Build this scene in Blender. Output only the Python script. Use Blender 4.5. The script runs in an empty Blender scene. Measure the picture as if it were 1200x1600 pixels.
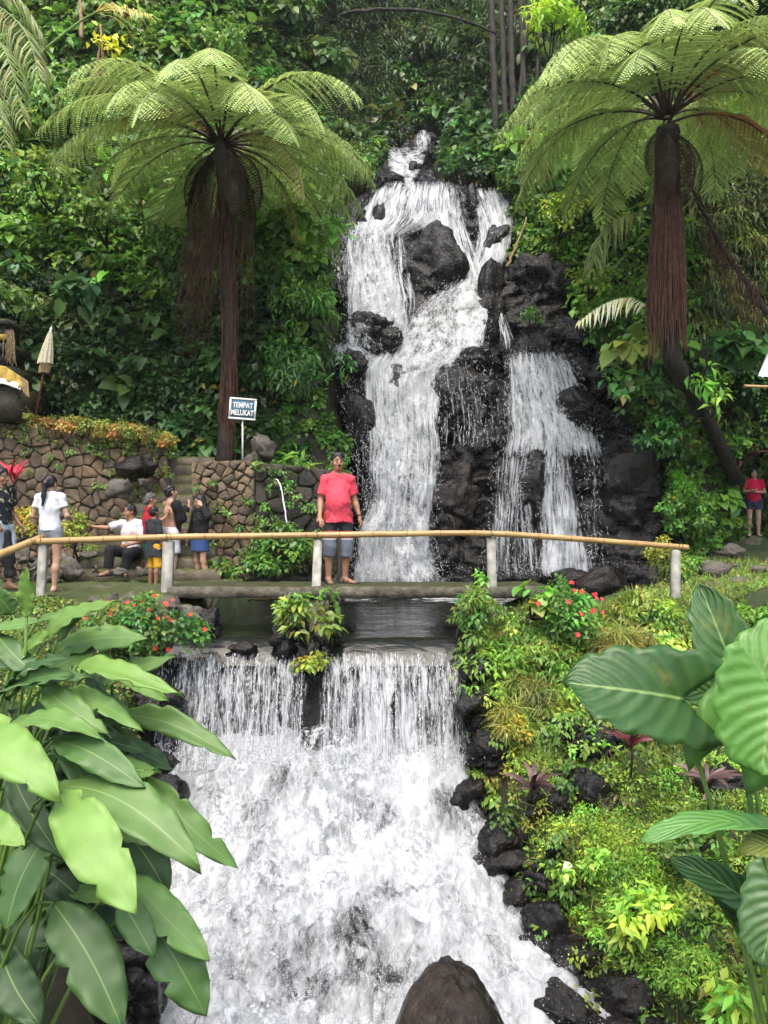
import bpy, bmesh, math
import numpy as np
from mathutils import Vector, Matrix
R = math.radians
rng = np.random.default_rng(7)
SC = bpy.context.scene
COL = SC.collection

# ------------------------------------------------------------------ camera, sky, sun, exposure
CAMZ, F, HOR = 0.65, 1230.0, 835.0      # eye height above the bridge deck, focal length in photo pixels, horizon row
cam = bpy.data.cameras.new('camera'); camo = bpy.data.objects.new('camera', cam); COL.objects.link(camo)
camo.location = (0, 0, CAMZ); camo.rotation_euler = (R(90), 0, 0)
cam.sensor_fit = 'VERTICAL'; cam.sensor_height = 36.0; cam.lens = 36.0 * F / 1600.0
cam.shift_y = (HOR - 800.0) / 1600.0
cam.clip_start = 0.05; cam.clip_end = 2000
SC.camera = camo
SUN_EL, SUN_AZ = R(62), R(188)          # azimuth clockwise from +Y: behind the camera, a little to the left
world = bpy.data.worlds.new('World'); SC.world = world; world.use_nodes = True
wn = world.node_tree.nodes; wl = world.node_tree.links
sky = wn.new('ShaderNodeTexSky'); sky.sky_type = 'NISHITA'; sky.sun_disc = False
sky.sun_elevation = SUN_EL; sky.sun_rotation = SUN_AZ; sky.air_density = 1.0; sky.dust_density = 4.0; sky.ozone_density = 1.0
wn['Background'].inputs[1].default_value = 0.15
wl.new(sky.outputs[0], wn['Background'].inputs[0])
sd = bpy.data.lights.new('sun', 'SUN'); sd.energy = 1.3; sd.angle = R(50); sd.color = (1.0, 0.95, 0.86)
so = bpy.data.objects.new('sun', sd); COL.objects.link(so)
sdir = Vector((math.sin(SUN_AZ) * math.cos(SUN_EL), math.cos(SUN_AZ) * math.cos(SUN_EL), math.sin(SUN_EL)))
so.rotation_euler = sdir.to_track_quat('Z', 'Y').to_euler(); so.location = (0, -10, 30)
SC.view_settings.view_transform = 'Standard'; SC.view_settings.look = 'None'
SC.view_settings.exposure = 1.32; SC.view_settings.gamma = 1.0; SC.view_settings.use_curve_mapping = False
SC.cycles.use_denoising = True
SC.cycles.max_bounces = 5; SC.cycles.diffuse_bounces = 3; SC.cycles.glossy_bounces = 2
SC.cycles.transmission_bounces = 2; SC.cycles.transparent_max_bounces = 8
SC.cycles.use_adaptive_sampling = True; SC.cycles.adaptive_threshold = 0.03

# ------------------------------------------------------------------ helpers
def P(px, py, Y):
    return np.array([(px - 600.0) / F * Y, Y, CAMZ - (py - HOR) / F * Y])
def nrm(v):
    v = np.asarray(v, float); return v / (np.linalg.norm(v, axis=-1, keepdims=True) + 1e-9)
def mesh_np(name, V, faces, mat=None, parent=None, col=None, uv=None, attr=None, smooth=False):
    """faces: list of int arrays (n,3) or (n,4). col: per-vertex rgb, uv: per-vertex, attr: {name: per-vertex float}"""
    me = bpy.data.meshes.new(name)
    V = np.ascontiguousarray(V, dtype=np.float32)
    faces = [np.asarray(f, dtype=np.int32) for f in faces if len(f)]
    me.vertices.add(len(V)); me.vertices.foreach_set('co', V.ravel())
    loops = np.concatenate([f.ravel() for f in faces]).astype(np.int32)
    counts = np.concatenate([np.full(len(f), f.shape[1], np.int32) for f in faces])
    starts = np.concatenate([[0], np.cumsum(counts)[:-1]]).astype(np.int32)
    me.loops.add(len(loops)); me.loops.foreach_set('vertex_index', loops)
    me.polygons.add(len(counts)); me.polygons.foreach_set('loop_start', starts)
    try: me.polygons.foreach_set('loop_total', counts)
    except Exception: pass
    if smooth: me.polygons.foreach_set('use_smooth', np.ones(len(counts), bool))
    me.update(calc_edges=True)
    if col is not None:
        a = me.color_attributes.new('Col', 'FLOAT_COLOR', 'POINT')
        c = np.ones((len(V), 4), np.float32); c[:, :3] = col; a.data.foreach_set('color', c.ravel())
    if uv is not None:
        l = me.uv_layers.new(name='UVMap'); l.data.foreach_set('uv', np.asarray(uv, np.float32)[loops].ravel())
    for k, v in (attr or {}).items():
        a = me.attributes.new(k, 'FLOAT', 'POINT'); a.data.foreach_set('value', np.asarray(v, np.float32))
    if mat: me.materials.append(mat)
    o = bpy.data.objects.new(name, me); COL.objects.link(o)
    if parent: o.parent = parent
    return o
def tag(o, label=None, cat=None, group=None, kind=None):
    if label: o['label'] = label
    if cat: o['category'] = cat
    if group: o['group'] = group
    if kind: o['kind'] = kind
    return o
def empty(name, loc, label=None, cat=None, group=None, rz=0):
    o = bpy.data.objects.new(name, None); COL.objects.link(o); o.location = tuple(loc); o.rotation_euler = (0, 0, rz)
    o.empty_display_size = 0.2
    return tag(o, label, cat, group)
def child(o, parent):
    o.parent = parent; return o
def put(name, mesh, parent=None, loc=(0, 0, 0), rot=(0, 0, 0), scale=(1, 1, 1)):
    o = bpy.data.objects.new(name, mesh); COL.objects.link(o); o.parent = parent
    o.location = tuple(loc); o.rotation_euler = rot; o.scale = scale if hasattr(scale, '__len__') else (scale,) * 3
    return o

class MB:
    """collects verts/faces for one mesh (world or local coordinates)"""
    def __init__(s): s.v = []; s.f3 = []; s.f4 = []; s.n = 0; s.c = []
    def add(s, V, f3=(), f4=(), col=None):
        V = np.asarray(V, float)
        if len(f3): s.f3.append(np.asarray(f3) + s.n)
        if len(f4): s.f4.append(np.asarray(f4) + s.n)
        s.v.append(V); s.n += len(V)
        s.c.append(np.tile(col, (len(V), 1)) if col is not None else np.ones((len(V), 3)))
        return s
    def tube(s, pts, rad, n=6, col=None, cap=True):
        pts = np.asarray(pts, float); rad = np.broadcast_to(np.asarray(rad, float), (len(pts),))
        T = nrm(np.gradient(pts, axis=0)); up = np.array([0, 0, 1.0]) if abs(T[0][2]) < .9 else np.array([1.0, 0, 0])
        A = nrm(np.cross(T, up)); B = np.cross(T, A)
        th = np.linspace(0, 2 * np.pi, n, endpoint=False)
        V = (pts[:, None] + rad[:, None, None] * (np.cos(th)[None, :, None] * A[:, None] + np.sin(th)[None, :, None] * B[:, None])).reshape(-1, 3)
        m = len(pts); i = np.arange(m - 1)[:, None] * n; j = np.arange(n)[None]; k = (j + 1) % n
        f4 = np.stack([i + j, i + k, i + n + k, i + n + j], -1).reshape(-1, 4)
        f3 = []
        if cap:
            V = np.vstack([V, pts[:1], pts[-1:]]); a, b = m * n, m * n + 1
            f3 = [(a, (q + 1) % n, q) for q in range(n)] + [(b, (m - 1) * n + q, (m - 1) * n + (q + 1) % n) for q in range(n)]
        return s.add(V, f3, f4, col)
    def box(s, lo, hi, jit=0, col=None):
        lo = np.array(lo, float); hi = np.array(hi, float)
        V = np.array([[(lo, hi)[i][0], (lo, hi)[j][1], (lo, hi)[k][2]] for i in (0, 1) for j in (0, 1) for k in (0, 1)])
        if jit: V = V + rng.uniform(-jit, jit, V.shape)
        f = [(0, 1, 3, 2), (4, 6, 7, 5), (0, 4, 5, 1), (2, 3, 7, 6), (0, 2, 6, 4), (1, 5, 7, 3)]
        return s.add(V, f4=f, col=col)
    def build(s, name, mat, parent=None, smooth=False, loc=None, usecol=False):
        V = np.vstack(s.v); L = np.array(loc, float) if loc is not None else np.zeros(3)
        fs = ([np.vstack(s.f3)] if s.f3 else []) + ([np.vstack(s.f4)] if s.f4 else [])
        o = mesh_np(name, V - L, fs, mat, parent, smooth=smooth, col=np.vstack(s.c) if usecol else None)
        if loc is not None: o.location = tuple(L)
        return o

# vectorised value noise and cell noise
def _h(a):
    a = (a.astype(np.int64) * 1274126177) & 0xffffffff
    a = ((a ^ (a >> 15)) * 2246822519) & 0xffffffff
    a = ((a ^ (a >> 13)) * 3266489917) & 0xffffffff
    return ((a ^ (a >> 16)) & 0xffffff) / float(0xffffff)
def hash3(i, j, k): return _h(i.astype(np.int64) * 73856093 ^ j.astype(np.int64) * 19349663 ^ k.astype(np.int64) * 83492791)
def vnoise(p):
    p = np.asarray(p, float); i = np.floor(p).astype(np.int64); f = p - i; u = f * f * (3 - 2 * f)
    r = 0
    for a in (0, 1):
        for b in (0, 1):
            for c in (0, 1):
                w = (u[..., 0] if a else 1 - u[..., 0]) * (u[..., 1] if b else 1 - u[..., 1]) * (u[..., 2] if c else 1 - u[..., 2])
                r = r + w * hash3(i[..., 0] + a, i[..., 1] + b, i[..., 2] + c)
    return r * 2 - 1
def fbm(p, o=4, g=.5):
    p = np.asarray(p, float); r = 0; a = 1
    for q in range(o): r = r + a * vnoise(p * 2.03 ** q + 17.3 * q); a *= g
    return r
def cell2(x, z, size, seed=0):
    """nearest jittered cell: returns local offset dx,dz, F1, F2, three random numbers of the cell"""
    X = x / size; Z = z / size; i0 = np.floor(X).astype(np.int64); k0 = np.floor(Z).astype(np.int64)
    b1 = np.full(X.shape, 9.0); b2 = b1.copy(); dx = np.zeros(X.shape); dz = dx.copy(); bi = i0.copy(); bk = k0.copy()
    s = np.zeros_like(i0) + seed
    for a in (-1, 0, 1):
        for b in (-1, 0, 1):
            i = i0 + a; k = k0 + b
            ex = X - (i + hash3(i, k, s)); ez = Z - (k + hash3(i, k, s + 1)); d = np.hypot(ex, ez)
            n = d < b1
            b2 = np.where(n, b1, np.minimum(b2, d)); b1 = np.where(n, d, b1)
            dx = np.where(n, ex, dx); dz = np.where(n, ez, dz); bi = np.where(n, i, bi); bk = np.where(n, k, bk)
    return dx * size, dz * size, b1, b2, hash3(bi, bk, s + 2), hash3(bi, bk, s + 3), hash3(bi, bk, s + 4)
def sstep(a, b, x): t = np.clip((x - a) / (b - a), 0, 1); return t * t * (3 - 2 * t)

def grid_faces(nu, nv):
    i = np.arange(nv - 1)[:, None] * nu; j = np.arange(nu - 1)[None]
    return np.stack([i + j, i + j + 1, i + nu + j + 1, i + nu + j], -1).reshape(-1, 4)

# ------------------------------------------------------------------ materials
def mat_new(name):
    m = bpy.data.materials.new(name); m.use_nodes = True
    nt = m.node_tree; return m, nt.nodes, nt.links, nt.nodes['Principled BSDF']
def ramp(n, l, fac, stops):
    r = n.new('ShaderNodeValToRGB'); e = r.color_ramp.elements
    while len(e) < len(stops): e.new(.5)
    for q, (p, c) in zip(e, stops): q.position = p; q.color = (*c, 1) if len(c) == 3 else c
    if fac is not None: l.new(fac, r.inputs[0])
    return r.outputs[0]
def noise(n, l, scale, detail=4, vec=None, rough=.55, dist=0):
    t = n.new('ShaderNodeTexNoise'); t.inputs['Scale'].default_value = scale; t.inputs['Detail'].default_value = detail
    t.inputs['Roughness'].default_value = rough; t.inputs['Distortion'].default_value = dist
    if vec is not None: l.new(vec, t.inputs['Vector'])
    return t.outputs['Fac']
def objco(n): return n.new('ShaderNodeTexCoord').outputs['Object']
def geoco(n): return n.new('ShaderNodeNewGeometry').outputs['Position']
def mixc(n, l, fac, a, b, mode='MIX'):
    m = n.new('ShaderNodeMix'); m.data_type = 'RGBA'; m.blend_type = mode
    for s, v in ((0, fac), (6, a), (7, b)):
        if isinstance(v, (int, float)): m.inputs[s].default_value = v
        elif isinstance(v, tuple): m.inputs[s].default_value = (*v, 1)
        else: l.new(v, m.inputs[s])
    return m.outputs[2]
def mth(n, l, op, a, b=0.0, c=0.0):
    m = n.new('ShaderNodeMath'); m.operation = op
    for i, v in enumerate((a, b, c)):
        if isinstance(v, (int, float)): m.inputs[i].default_value = v
        else: l.new(v, m.inputs[i])
    return m.outputs[0]
def bump(n, l, b, h, st=.4, dist=.02):
    q = n.new('ShaderNodeBump'); q.inputs['Strength'].default_value = st; q.inputs['Distance'].default_value = dist
    l.new(h, q.inputs['Height']); l.new(q.outputs[0], b.inputs['Normal'])
def attrc(n, name='Col'):
    a = n.new('ShaderNodeAttribute'); a.attribute_name = name; return a

def m_leaf(name, rough=.42, trans=.28, spec=.5):
    m, n, l, b = mat_new(name); a = attrc(n).outputs['Color']
    l.new(a, b.inputs['Base Color']); b.inputs['Roughness'].default_value = rough
    b.inputs['Specular IOR Level'].default_value = spec
    t = n.new('ShaderNodeBsdfTranslucent'); g = n.new('ShaderNodeHueSaturation'); g.inputs['Value'].default_value = 1.3
    g.inputs['Hue'].default_value = .485; l.new(a, g.inputs['Color']); l.new(g.outputs[0], t.inputs[0])
    mx = n.new('ShaderNodeMixShader'); mx.inputs[0].default_value = trans
    l.new(b.outputs[0], mx.inputs[1]); l.new(t.outputs[0], mx.inputs[2]); l.new(mx.outputs[0], n['Material Output'].inputs[0])
    return m
def m_plain(name, c, rough=.7, var=.25, scale=30, bmp=.2, bd=.004, spec=.4):
    m, n, l, b = mat_new(name); co = objco(n); f = noise(n, l, scale, 4, co)
    l.new(ramp(n, l, f, [(.3, tuple(x * (1 - var) for x in c)), (.7, tuple(min(1, x * (1 + var)) for x in c))]), b.inputs['Base Color'])
    b.inputs['Roughness'].default_value = rough; b.inputs['Specular IOR Level'].default_value = spec
    if bmp: bump(n, l, b, f, bmp, bd)
    return m
def m_rock(name, c1, c2, rough=(.25, .6), moss=0.0, scale=2.2, rnd=False, mossc=(.06, .085, .015)):
    m, n, l, b = mat_new(name); co = geoco(n)
    f1 = noise(n, l, scale, 6, co, .6); f2 = noise(n, l, scale * 9, 5, co, .65)
    c = ramp(n, l, f1, [(.32, c1), (.68, c2)])
    c = mixc(n, l, .55, c, ramp(n, l, f2, [(.3, (.45, .45, .45)), (.7, (1.25, 1.25, 1.25))]), 'MULTIPLY')
    if rnd:
        oi = n.new('ShaderNodeObjectInfo')
        c = mixc(n, l, .85, c, ramp(n, l, oi.outputs['Random'], [(0, (.55, .52, .5)), (.35, (1.1, .97, .82)), (.6, (.75, .78, .8)), (.8, (1.15, .95, .75)), (1, (1.25, 1.15, 1.0))]), 'MULTIPLY')
    if moss:
        g = n.new('ShaderNodeNewGeometry'); sx = n.new('ShaderNodeSeparateXYZ'); l.new(g.outputs['Normal'], sx.inputs[0])
        fm = noise(n, l, 3.1, 5, co, .65)
        k = mth(n, l, 'ADD', mth(n, l, 'MULTIPLY', sx.outputs[2], .5), fm)
        k = ramp(n, l, k, [(1.02 - moss * .5, (0, 0, 0)), (1.12 - moss * .5, (1, 1, 1))])
        c = mixc(n, l, k, c, ramp(n, l, f2, [(.3, tuple(.5 * x for x in mossc)), (.7, mossc)]))
    l.new(c, b.inputs['Base Color'])
    l.new(ramp(n, l, f2, [(.3, (rough[0],) * 3), (.7, (rough[1],) * 3)]), b.inputs['Roughness'])
    b.inputs['Specular IOR Level'].default_value = .32 if rough[0] < .2 else .4
    f3 = noise(n, l, scale * 3.2, 6, co, .7, .5)
    bump(n, l, b, mth(n, l, 'ADD', mth(n, l, 'MULTIPLY', f3, 2.0), mth(n, l, 'MULTIPLY', f2, .6)), .6, .035)
    return m
M = {}
M['leaf'] = m_leaf('foliage leaves')
M['leaf_soft'] = m_leaf('soft fern leaves', .55, .3, .3)
M['petal'] = m_leaf('petals', .5, .3, .3)
M['rock_wet'] = m_rock('wet basalt', (.0022, .0020, .0018), (.013, .0108, .009), (.10, .42))
M['boulder_wet'] = m_rock('glossy wet brown boulder', (.005, .0035, .0025), (.032, .022, .015), (.05, .22), 0, 3.4)
M['rock_brown'] = m_rock('damp brown rock', (.006, .0045, .0035), (.026, .0195, .015), (.18, .5))
M['wall_stone'] = m_rock('wall stone', (.11, .082, .056), (.235, .18, .125), (.6, .9), .36, 3.0, True)
M['wall_wet'] = m_rock('wet mossy wall stone', (.018, .016, .012), (.055, .05, .036), (.3, .7), .5, 3.0, True)
M['step_stone'] = m_rock('mossy step stone', (.08, .07, .048), (.20, .165, .115), (.6, .9), .66, mossc=(.085, .105, .022))
M['boulder'] = m_rock('dry boulder', (.07, .06, .048), (.15, .13, .11), (.55, .9), .25)
M['mortar'] = m_rock('dark mortar and soil', (.035, .029, .020), (.085, .07, .046), (.7, .95), .45)
M['soil'] = m_rock('mossy soil', (.016, .013, .008), (.05, .042, .022), (.7, .95), .9, 1.2, mossc=(.035, .055, .014))
M['path'] = m_rock('trodden earth', (.075, .066, .045), (.20, .17, .12), (.7, .95), .40, 2.6, mossc=(.07, .09, .022))
M['concrete'] = m_rock('mossy concrete', (.030, .027, .018), (.19, .17, .12), (.6, .9), .36, 6.0, mossc=(.06, .065, .018))
M['post'] = m_plain('pale painted concrete', (.32, .31, .265), .75, .35, 9, .3)
M['bark'] = m_rock('dark bark', (.012, .009, .007), (.045, .033, .024), (.6, .9), .2, 5)
M['root'] = m_plain('hanging root fibre', (.078, .032, .018), .8, .5, 9, .5, .01)
M['dry'] = m_plain('dry stalk', (.22, .14, .06), .7, .35, 12, .2)
# ------------------------------------------------------------------ hillside and cliff as one height field Y = f(x, z)
_cp = np.array([
 (-250,640,16.5),(0,640,16),(150,640,16),(300,680,15.9),(440,700,15.7),(520,780,16.0),(500,900,16.0),(300,900,15.6),(0,900,15.6),(-250,900,15.6),
 (0,400,17.5),(150,400,17.5),(300,450,17.6),(440,450,16.8),(520,540,16.9),(540,640,16.6),
 (0,150,20),(200,150,20.5),(400,150,21),(480,280,19.6),(500,330,19.0),(460,380,17.8),
 (0,-50,22),(300,-50,23),(500,-50,25),(-250,0,20),
 (560,900,16.0),(620,900,16.4),(750,900,16.4),(870,895,16.2),(930,900,16.1),(1020,900,15.6),
 (570,720,16.5),(680,700,16.8),(830,718,16.4),(930,700,16.8),(1000,700,16.5),
 (560,600,17.1),(690,560,17.6),(830,560,17.4),(930,560,17.6),
 (560,450,18.4),(650,450,18.6),(760,450,18.9),(850,440,18.8),(930,470,18.2),
 (540,340,19.6),(650,300,20.3),(760,310,20.3),(800,340,19.8),
 (560,230,22.5),(630,245,23.5),(700,260,22.0),(650,190,26),(600,100,27),(750,100,25),(680,0,29),
 (850,250,20),(900,350,18.8),(1000,300,18),(1000,450,17.4),(1020,600,16.8),(1060,750,16.6),(1060,850,16.2),(1120,850,16.9),(1200,850,17.6),
 (1200,700,17.6),(1200,500,17.2),(1200,300,17.5),(1200,100,19),(1000,100,20.5),(850,50,24),(1000,-50,22.5),(1450,300,16),(1450,800,16),
 (-700,900,14),(-700,300,16),(-700,-200,20),(1900,900,14),(1900,300,15),(1900,-200,19),(600,-250,33)], float)
_cw = np.array([P(*c) for c in _cp]); _ck = _cw[:, [0, 2]] / 10.0
def _tk(d2): return np.where(d2 > 1e-12, .5 * d2 * np.log(d2 + 1e-12), 0)
_n = len(_ck); _A = np.zeros((_n + 3, _n + 3))
_A[:_n, :_n] = _tk(((_ck[:, None] - _ck[None]) ** 2).sum(-1)) + np.eye(_n) * 4e-4
_A[:_n, _n] = 1; _A[:_n, _n + 1:] = _ck; _A[_n, :_n] = 1; _A[_n + 1:, :_n] = _ck.T
_tw = np.linalg.solve(_A, np.r_[_cw[:, 1], 0, 0, 0])
def hillY(x, z):
    x = np.asarray(x, float); sh = x.shape; q = np.stack([x.ravel(), np.asarray(z, float).ravel()], -1) / 10.0
    out = np.empty(len(q))
    for s in range(0, len(q), 40000):
        c = q[s:s + 40000]
        out[s:s + 40000] = _tk(((c[:, None] - _ck[None]) ** 2).sum(-1)) @ _tw[:_n] + _tw[_n] + c @ _tw[_n + 1:]
    return np.clip(out, 13.0, 40.0).reshape(sh)
_ML = np.array([(150,680),(195,668),(210,640),(240,594),(285,550),(340,498),(450,520),(560,505),(640,525),(780,545),(905,500),(1000,490)], float)
_MR = np.array([(150,640),(195,664),(210,684),(240,672),(268,690),(288,770),(305,800),(330,808),(400,800),(440,835),(480,905),(560,940),(620,985),(700,1030),(800,1050),(905,1062),(1000,1070)], float)
def rockmask(x, Y, z, soft=25.0):
    px = 600 + x / Y * F; py = HOR - (z - CAMZ) / Y * F
    l = np.interp(py, _ML[:, 0], _ML[:, 1]); r = np.interp(py, _MR[:, 0], _MR[:, 1])
    wob = 18 * vnoise(np.stack([x * .9, z * .9, x * 0], -1))
    return sstep(-soft, soft, px - l + wob) * sstep(-soft, soft, r - px + wob)
def rockbumps(x, z):
    wx = x + .18 * fbm(np.stack([x * 1.2, z * 1.2, x * 0 + 3], -1), 3); wz = z + .18 * fbm(np.stack([x * 1.2, z * 1.2, x * 0 + 9], -1), 3)
    d = 0
    for size, amp, tilt, sd_ in ((1.5, .34, .30, 1), (.55, .13, .35, 5), (.21, .045, .35, 9)):
        dx, dz, f1, f2, r1, r2, r3 = cell2(wx, wz * 1.25, size, sd_)
        d = d + amp * (r1 - .5) * 2 + tilt * (dx * (r2 - .5) * 2 + dz * (r3 - .25) * 1.6) - amp * .5 * sstep(.16, 0, f2 - f1)
    return -d + .02 * fbm(np.stack([x * 9, z * 9, x * 0], -1), 3)
def cliffY(x, z):
    Y = hillY(x, z); m = rockmask(x, Y, z)
    return Y + rockbumps(x, z) * .8 + (1 - m) * 1.3
def smoothY(x, z):          # the cliff without its fine blocks, for water to follow
    return hillY(x, z)
def on_hill(px, py, off=0.0, it=6):
    Y = 17.0
    for _ in range(it):
        p = P(px, py, Y); Y = float(hillY(np.array([p[0]]), np.array([p[2]]))[0]) - off
    return P(px, py, Y)

xs = np.arange(-3.6, 7.6, .055); zs = np.arange(-1.4, 15.0, .055)
X, Z = np.meshgrid(xs, zs); Y = cliffY(X, Z)
V = np.stack([X, Y, Z], -1).reshape(-1, 3)
cl = mesh_np('cliff', V, [grid_faces(len(xs), len(zs))], M['rock_wet'])
tag(cl, 'dark wet basalt cliff carrying the waterfall', 'cliff', kind='structure')
xs = np.arange(-20, 20.01, .17); zs = np.arange(-1.6, 26, .17)
X, Z = np.meshgrid(xs, zs); Y = hillY(X, Z); mk = rockmask(X, Y, Z)
Y = Y + mk * 1.6 + .25 * fbm(np.stack([X * .7, Z * .7, X * 0 + 5], -1), 3)
hl = mesh_np('hillside', np.stack([X, Y, Z], -1).reshape(-1, 3), [grid_faces(len(xs), len(zs))], M['soil'])
tag(hl, 'steep dark soil hillside under the jungle', 'hillside', kind='structure')

# ------------------------------------------------------------------ ground: stream bed, banks and terraces
def bedz(y): return np.interp(y, [-2, 2, 3, 6, 7.5, 8.2, 8.8, 9.25, 9.5, 12, 17], [-3.9, -3.8, -3.7, -3.55, -3.25, -3.1, -2.7, -2.15, -.85, -1.05, -1.05])
def xRf(y): return np.interp(y, [0, 3, 6, 6.8, 7.5, 8.9, 9.4, 10.2, 10.9, 11.3, 11.9, 14, 16, 18], [3.3, 2.75, 1.95, 1.65, 1.30, 1.0, .80, .85, .95, 2.6, 4.4, 4.9, 5.2, 5.3])
def xLf(y): return np.interp(y, [0, 3, 6, 9, 9.4, 10, 11, 12, 13, 14, 18], [-2.6, -2.2, -2.05, -2.6, -2.5, -2.3, -2.3, -2.2, -1.9, -1.5, -1.2])
_br = np.array([P(*c) for c in [(780,1290,8.2),(900,1285,8.0),(1000,1300,7.9),(1150,1260,7.6),(1000,1420,6.9),(900,1420,7.0),(1150,1450,6.1),(1190,1590,5.1),(960,1590,5.9),
  (820,1180,8.7),(900,1210,8.6),(1000,1180,8.5),(1150,1180,8.4),(850,1120,8.95),(950,1110,8.95),(1150,1100,9.0),(850,1000,9.35),(1000,1000,9.35),(1150,1000,9.4),
  (740,950,9.65),(850,936,9.8),(1000,934,9.85),(1190,930,9.9),(1400,930,10),(850,928,10.5),(1000,925,10.6),(1190,915,10.9),(1400,915,10.8),(1060,925,11.3),
  (1120,905,12.5),(1200,895,12.8),(1100,880,14.5),(1200,862,15.5),(1180,842,17.0),(1060,880,15.8),(1450,900,12),(1450,860,16)]] +
  [(3.0,4.0,-2.2),(3.2,3.0,-1.9),(3.5,1.5,-1.2),(3.5,-2,-.95),(6,4,-1.4),(6,7,-1.2),(8,9,-.2),(0,-.5,-.98),(0,-3,-.95)], float)
_bl = np.array([(-2.8,9.2,-1.0),(-2.8,9.6,-.35),(-3.2,9.5,-.30),(-4,9.4,-.35),(-5.5,9.2,-.35),(-3,9.9,-.12),(-4.5,9.9,-.12),(-6,9.8,-.12),(-8,10,-.1),
  (-2.7,10.6,-.12),(-4.5,10.8,-.13),(-6.5,11,-.13),(-2.7,12,-.13),(-4.5,12,-.13),(-6.5,12.5,-.1),(-2.5,13.2,-.12),(-4,13.2,-.1),(-8,13,0),(-2.4,14.5,-.1),
  (-2.6,8.5,-1.6),(-3.5,8.4,-1.2),(-5,8.3,-.9),(-2.4,7,-2.0),(-3.5,7,-1.6),(-2.3,5.5,-2.3),(-3,5.5,-2.0),(-5,6,-1.3),(-2.4,4.2,-2.1),(-3.5,4,-1.7),(-3,3,-1.6),(-3,1.5,-1.1),(-3,-2,-.95),(-7,6,-.8),(-6,3,-1.0)], float)
def shep(pts, x, y, pw=3.2):
    x = np.asarray(x, float); sh = x.shape; q = np.stack([x.ravel(), np.asarray(y, float).ravel()], -1); out = np.empty(len(q))
    for s in range(0, len(q), 50000):
        w = 1.0 / ((((q[s:s + 50000, None] - pts[None, :, :2]) ** 2).sum(-1)) + .01) ** (pw / 2)
        out[s:s + 50000] = (w @ pts[:, 2]) / w.sum(1)
    return out.reshape(sh)
def groundz(x, y, rough=True):
    x = np.asarray(x, float); y = np.asarray(y, float)
    b = bedz(y); near = sstep(2.6, 1.2, y)
    wr = np.interp(y, [0, 6, 9, 9.8, 10.5, 18], [1.2, .7, .35, .16, .16, .5])
    zr = shep(_br, x, y); zl = shep(_bl, x, y)
    z = b + (zr - b) * sstep(0, 1, (x - xRf(y)) / wr) + (zl - b) * sstep(0, 1, (xLf(y) - x) / wr)
    z = z * (1 - near) + np.minimum(-.98, z + 0 * z) * 0 + near * -1.0
    if rough:
        a = np.where((x > xRf(y) + .35) & (y < 9.7), .17, .09); a = np.where((y > 9.9) & ((x > xRf(y) + .3) | (x < xLf(y) - .3)), .025, .09)
        z = z + a * fbm(np.stack([x * 2.3, y * 2.3, x * 0], -1), 4)
    return z
def gpt(px, py, it=30):
    """first hit of a photo ray with the ground"""
    Ys = np.linspace(3.5, 18, 1200); x = (px - 600) / F * Ys; z = CAMZ - (py - HOR) / F * Ys
    h = groundz(x, Ys, False) >= z
    k = int(np.argmax(h)) if h.any() else len(Ys) - 1
    return np.array([x[k], Ys[k], float(groundz(x[k:k + 1], Ys[k:k + 1])[0])])
far = np.array([12, 16, 24, 40, 80, 160, 320.])
xs = np.r_[-far[::-1], np.arange(-9, 9.01, .09), far]; ys = np.r_[-far[::-1] - 2, np.arange(-2, 18.01, .09), far + 12]
X, Y = np.meshgrid(xs, ys)
inch = sstep(0, .25, xRf(Y) + .1 - X) * sstep(0, .25, X - xLf(Y) + .1) * sstep(9.7, 9.3, Y) * sstep(1, 2.5, Y)
g = mesh_np('ground', np.stack([X, Y, groundz(X, Y) - .45 * inch], -1).reshape(-1, 3), [grid_faces(len(xs), len(ys))], M['soil'], smooth=True)
tag(g, 'mossy earth banks and rocky stream bed', 'ground', kind='structure')
# trodden terrace sheet on the left bank, a hand above the soil
xs = np.arange(-7.6, -2.35, .08); ys = np.arange(10.02, 13.6, .08); X, Y = np.meshgrid(xs, ys)
Zt = groundz(X, Y) + .035 + .012 * fbm(np.stack([X * 6, Y * 6, X * 0], -1), 3)
tag(mesh_np('path', np.stack([X, Y, Zt], -1).reshape(-1, 3), [grid_faces(len(xs), len(ys))], M['path'], smooth=True), 'trodden earth terrace before the stone wall', 'path', kind='structure')

# dark rock bed of the stream below the lip
xs = np.arange(-3.4, 2.6, .045); ys = np.arange(2.0, 9.62, .045); X, Y = np.meshgrid(xs, ys)
inb = sstep(.55, .1, X - xRf(Y)) * sstep(.55, .1, xLf(Y) - X)
Zb = groundz(X, Y) + .05 - rockbumps(X * 1.6, Y * 1.6) * .30 * sstep(9.7, 9.3, Y) - (1 - inb) * .5
tag(mesh_np('stream_bed', np.stack([X, Y, Zb], -1).reshape(-1, 3), [grid_faces(len(xs), len(ys))], M['rock_wet']), 'dark wet rock bed under the lower fall', 'stream bed', kind='structure')

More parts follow.
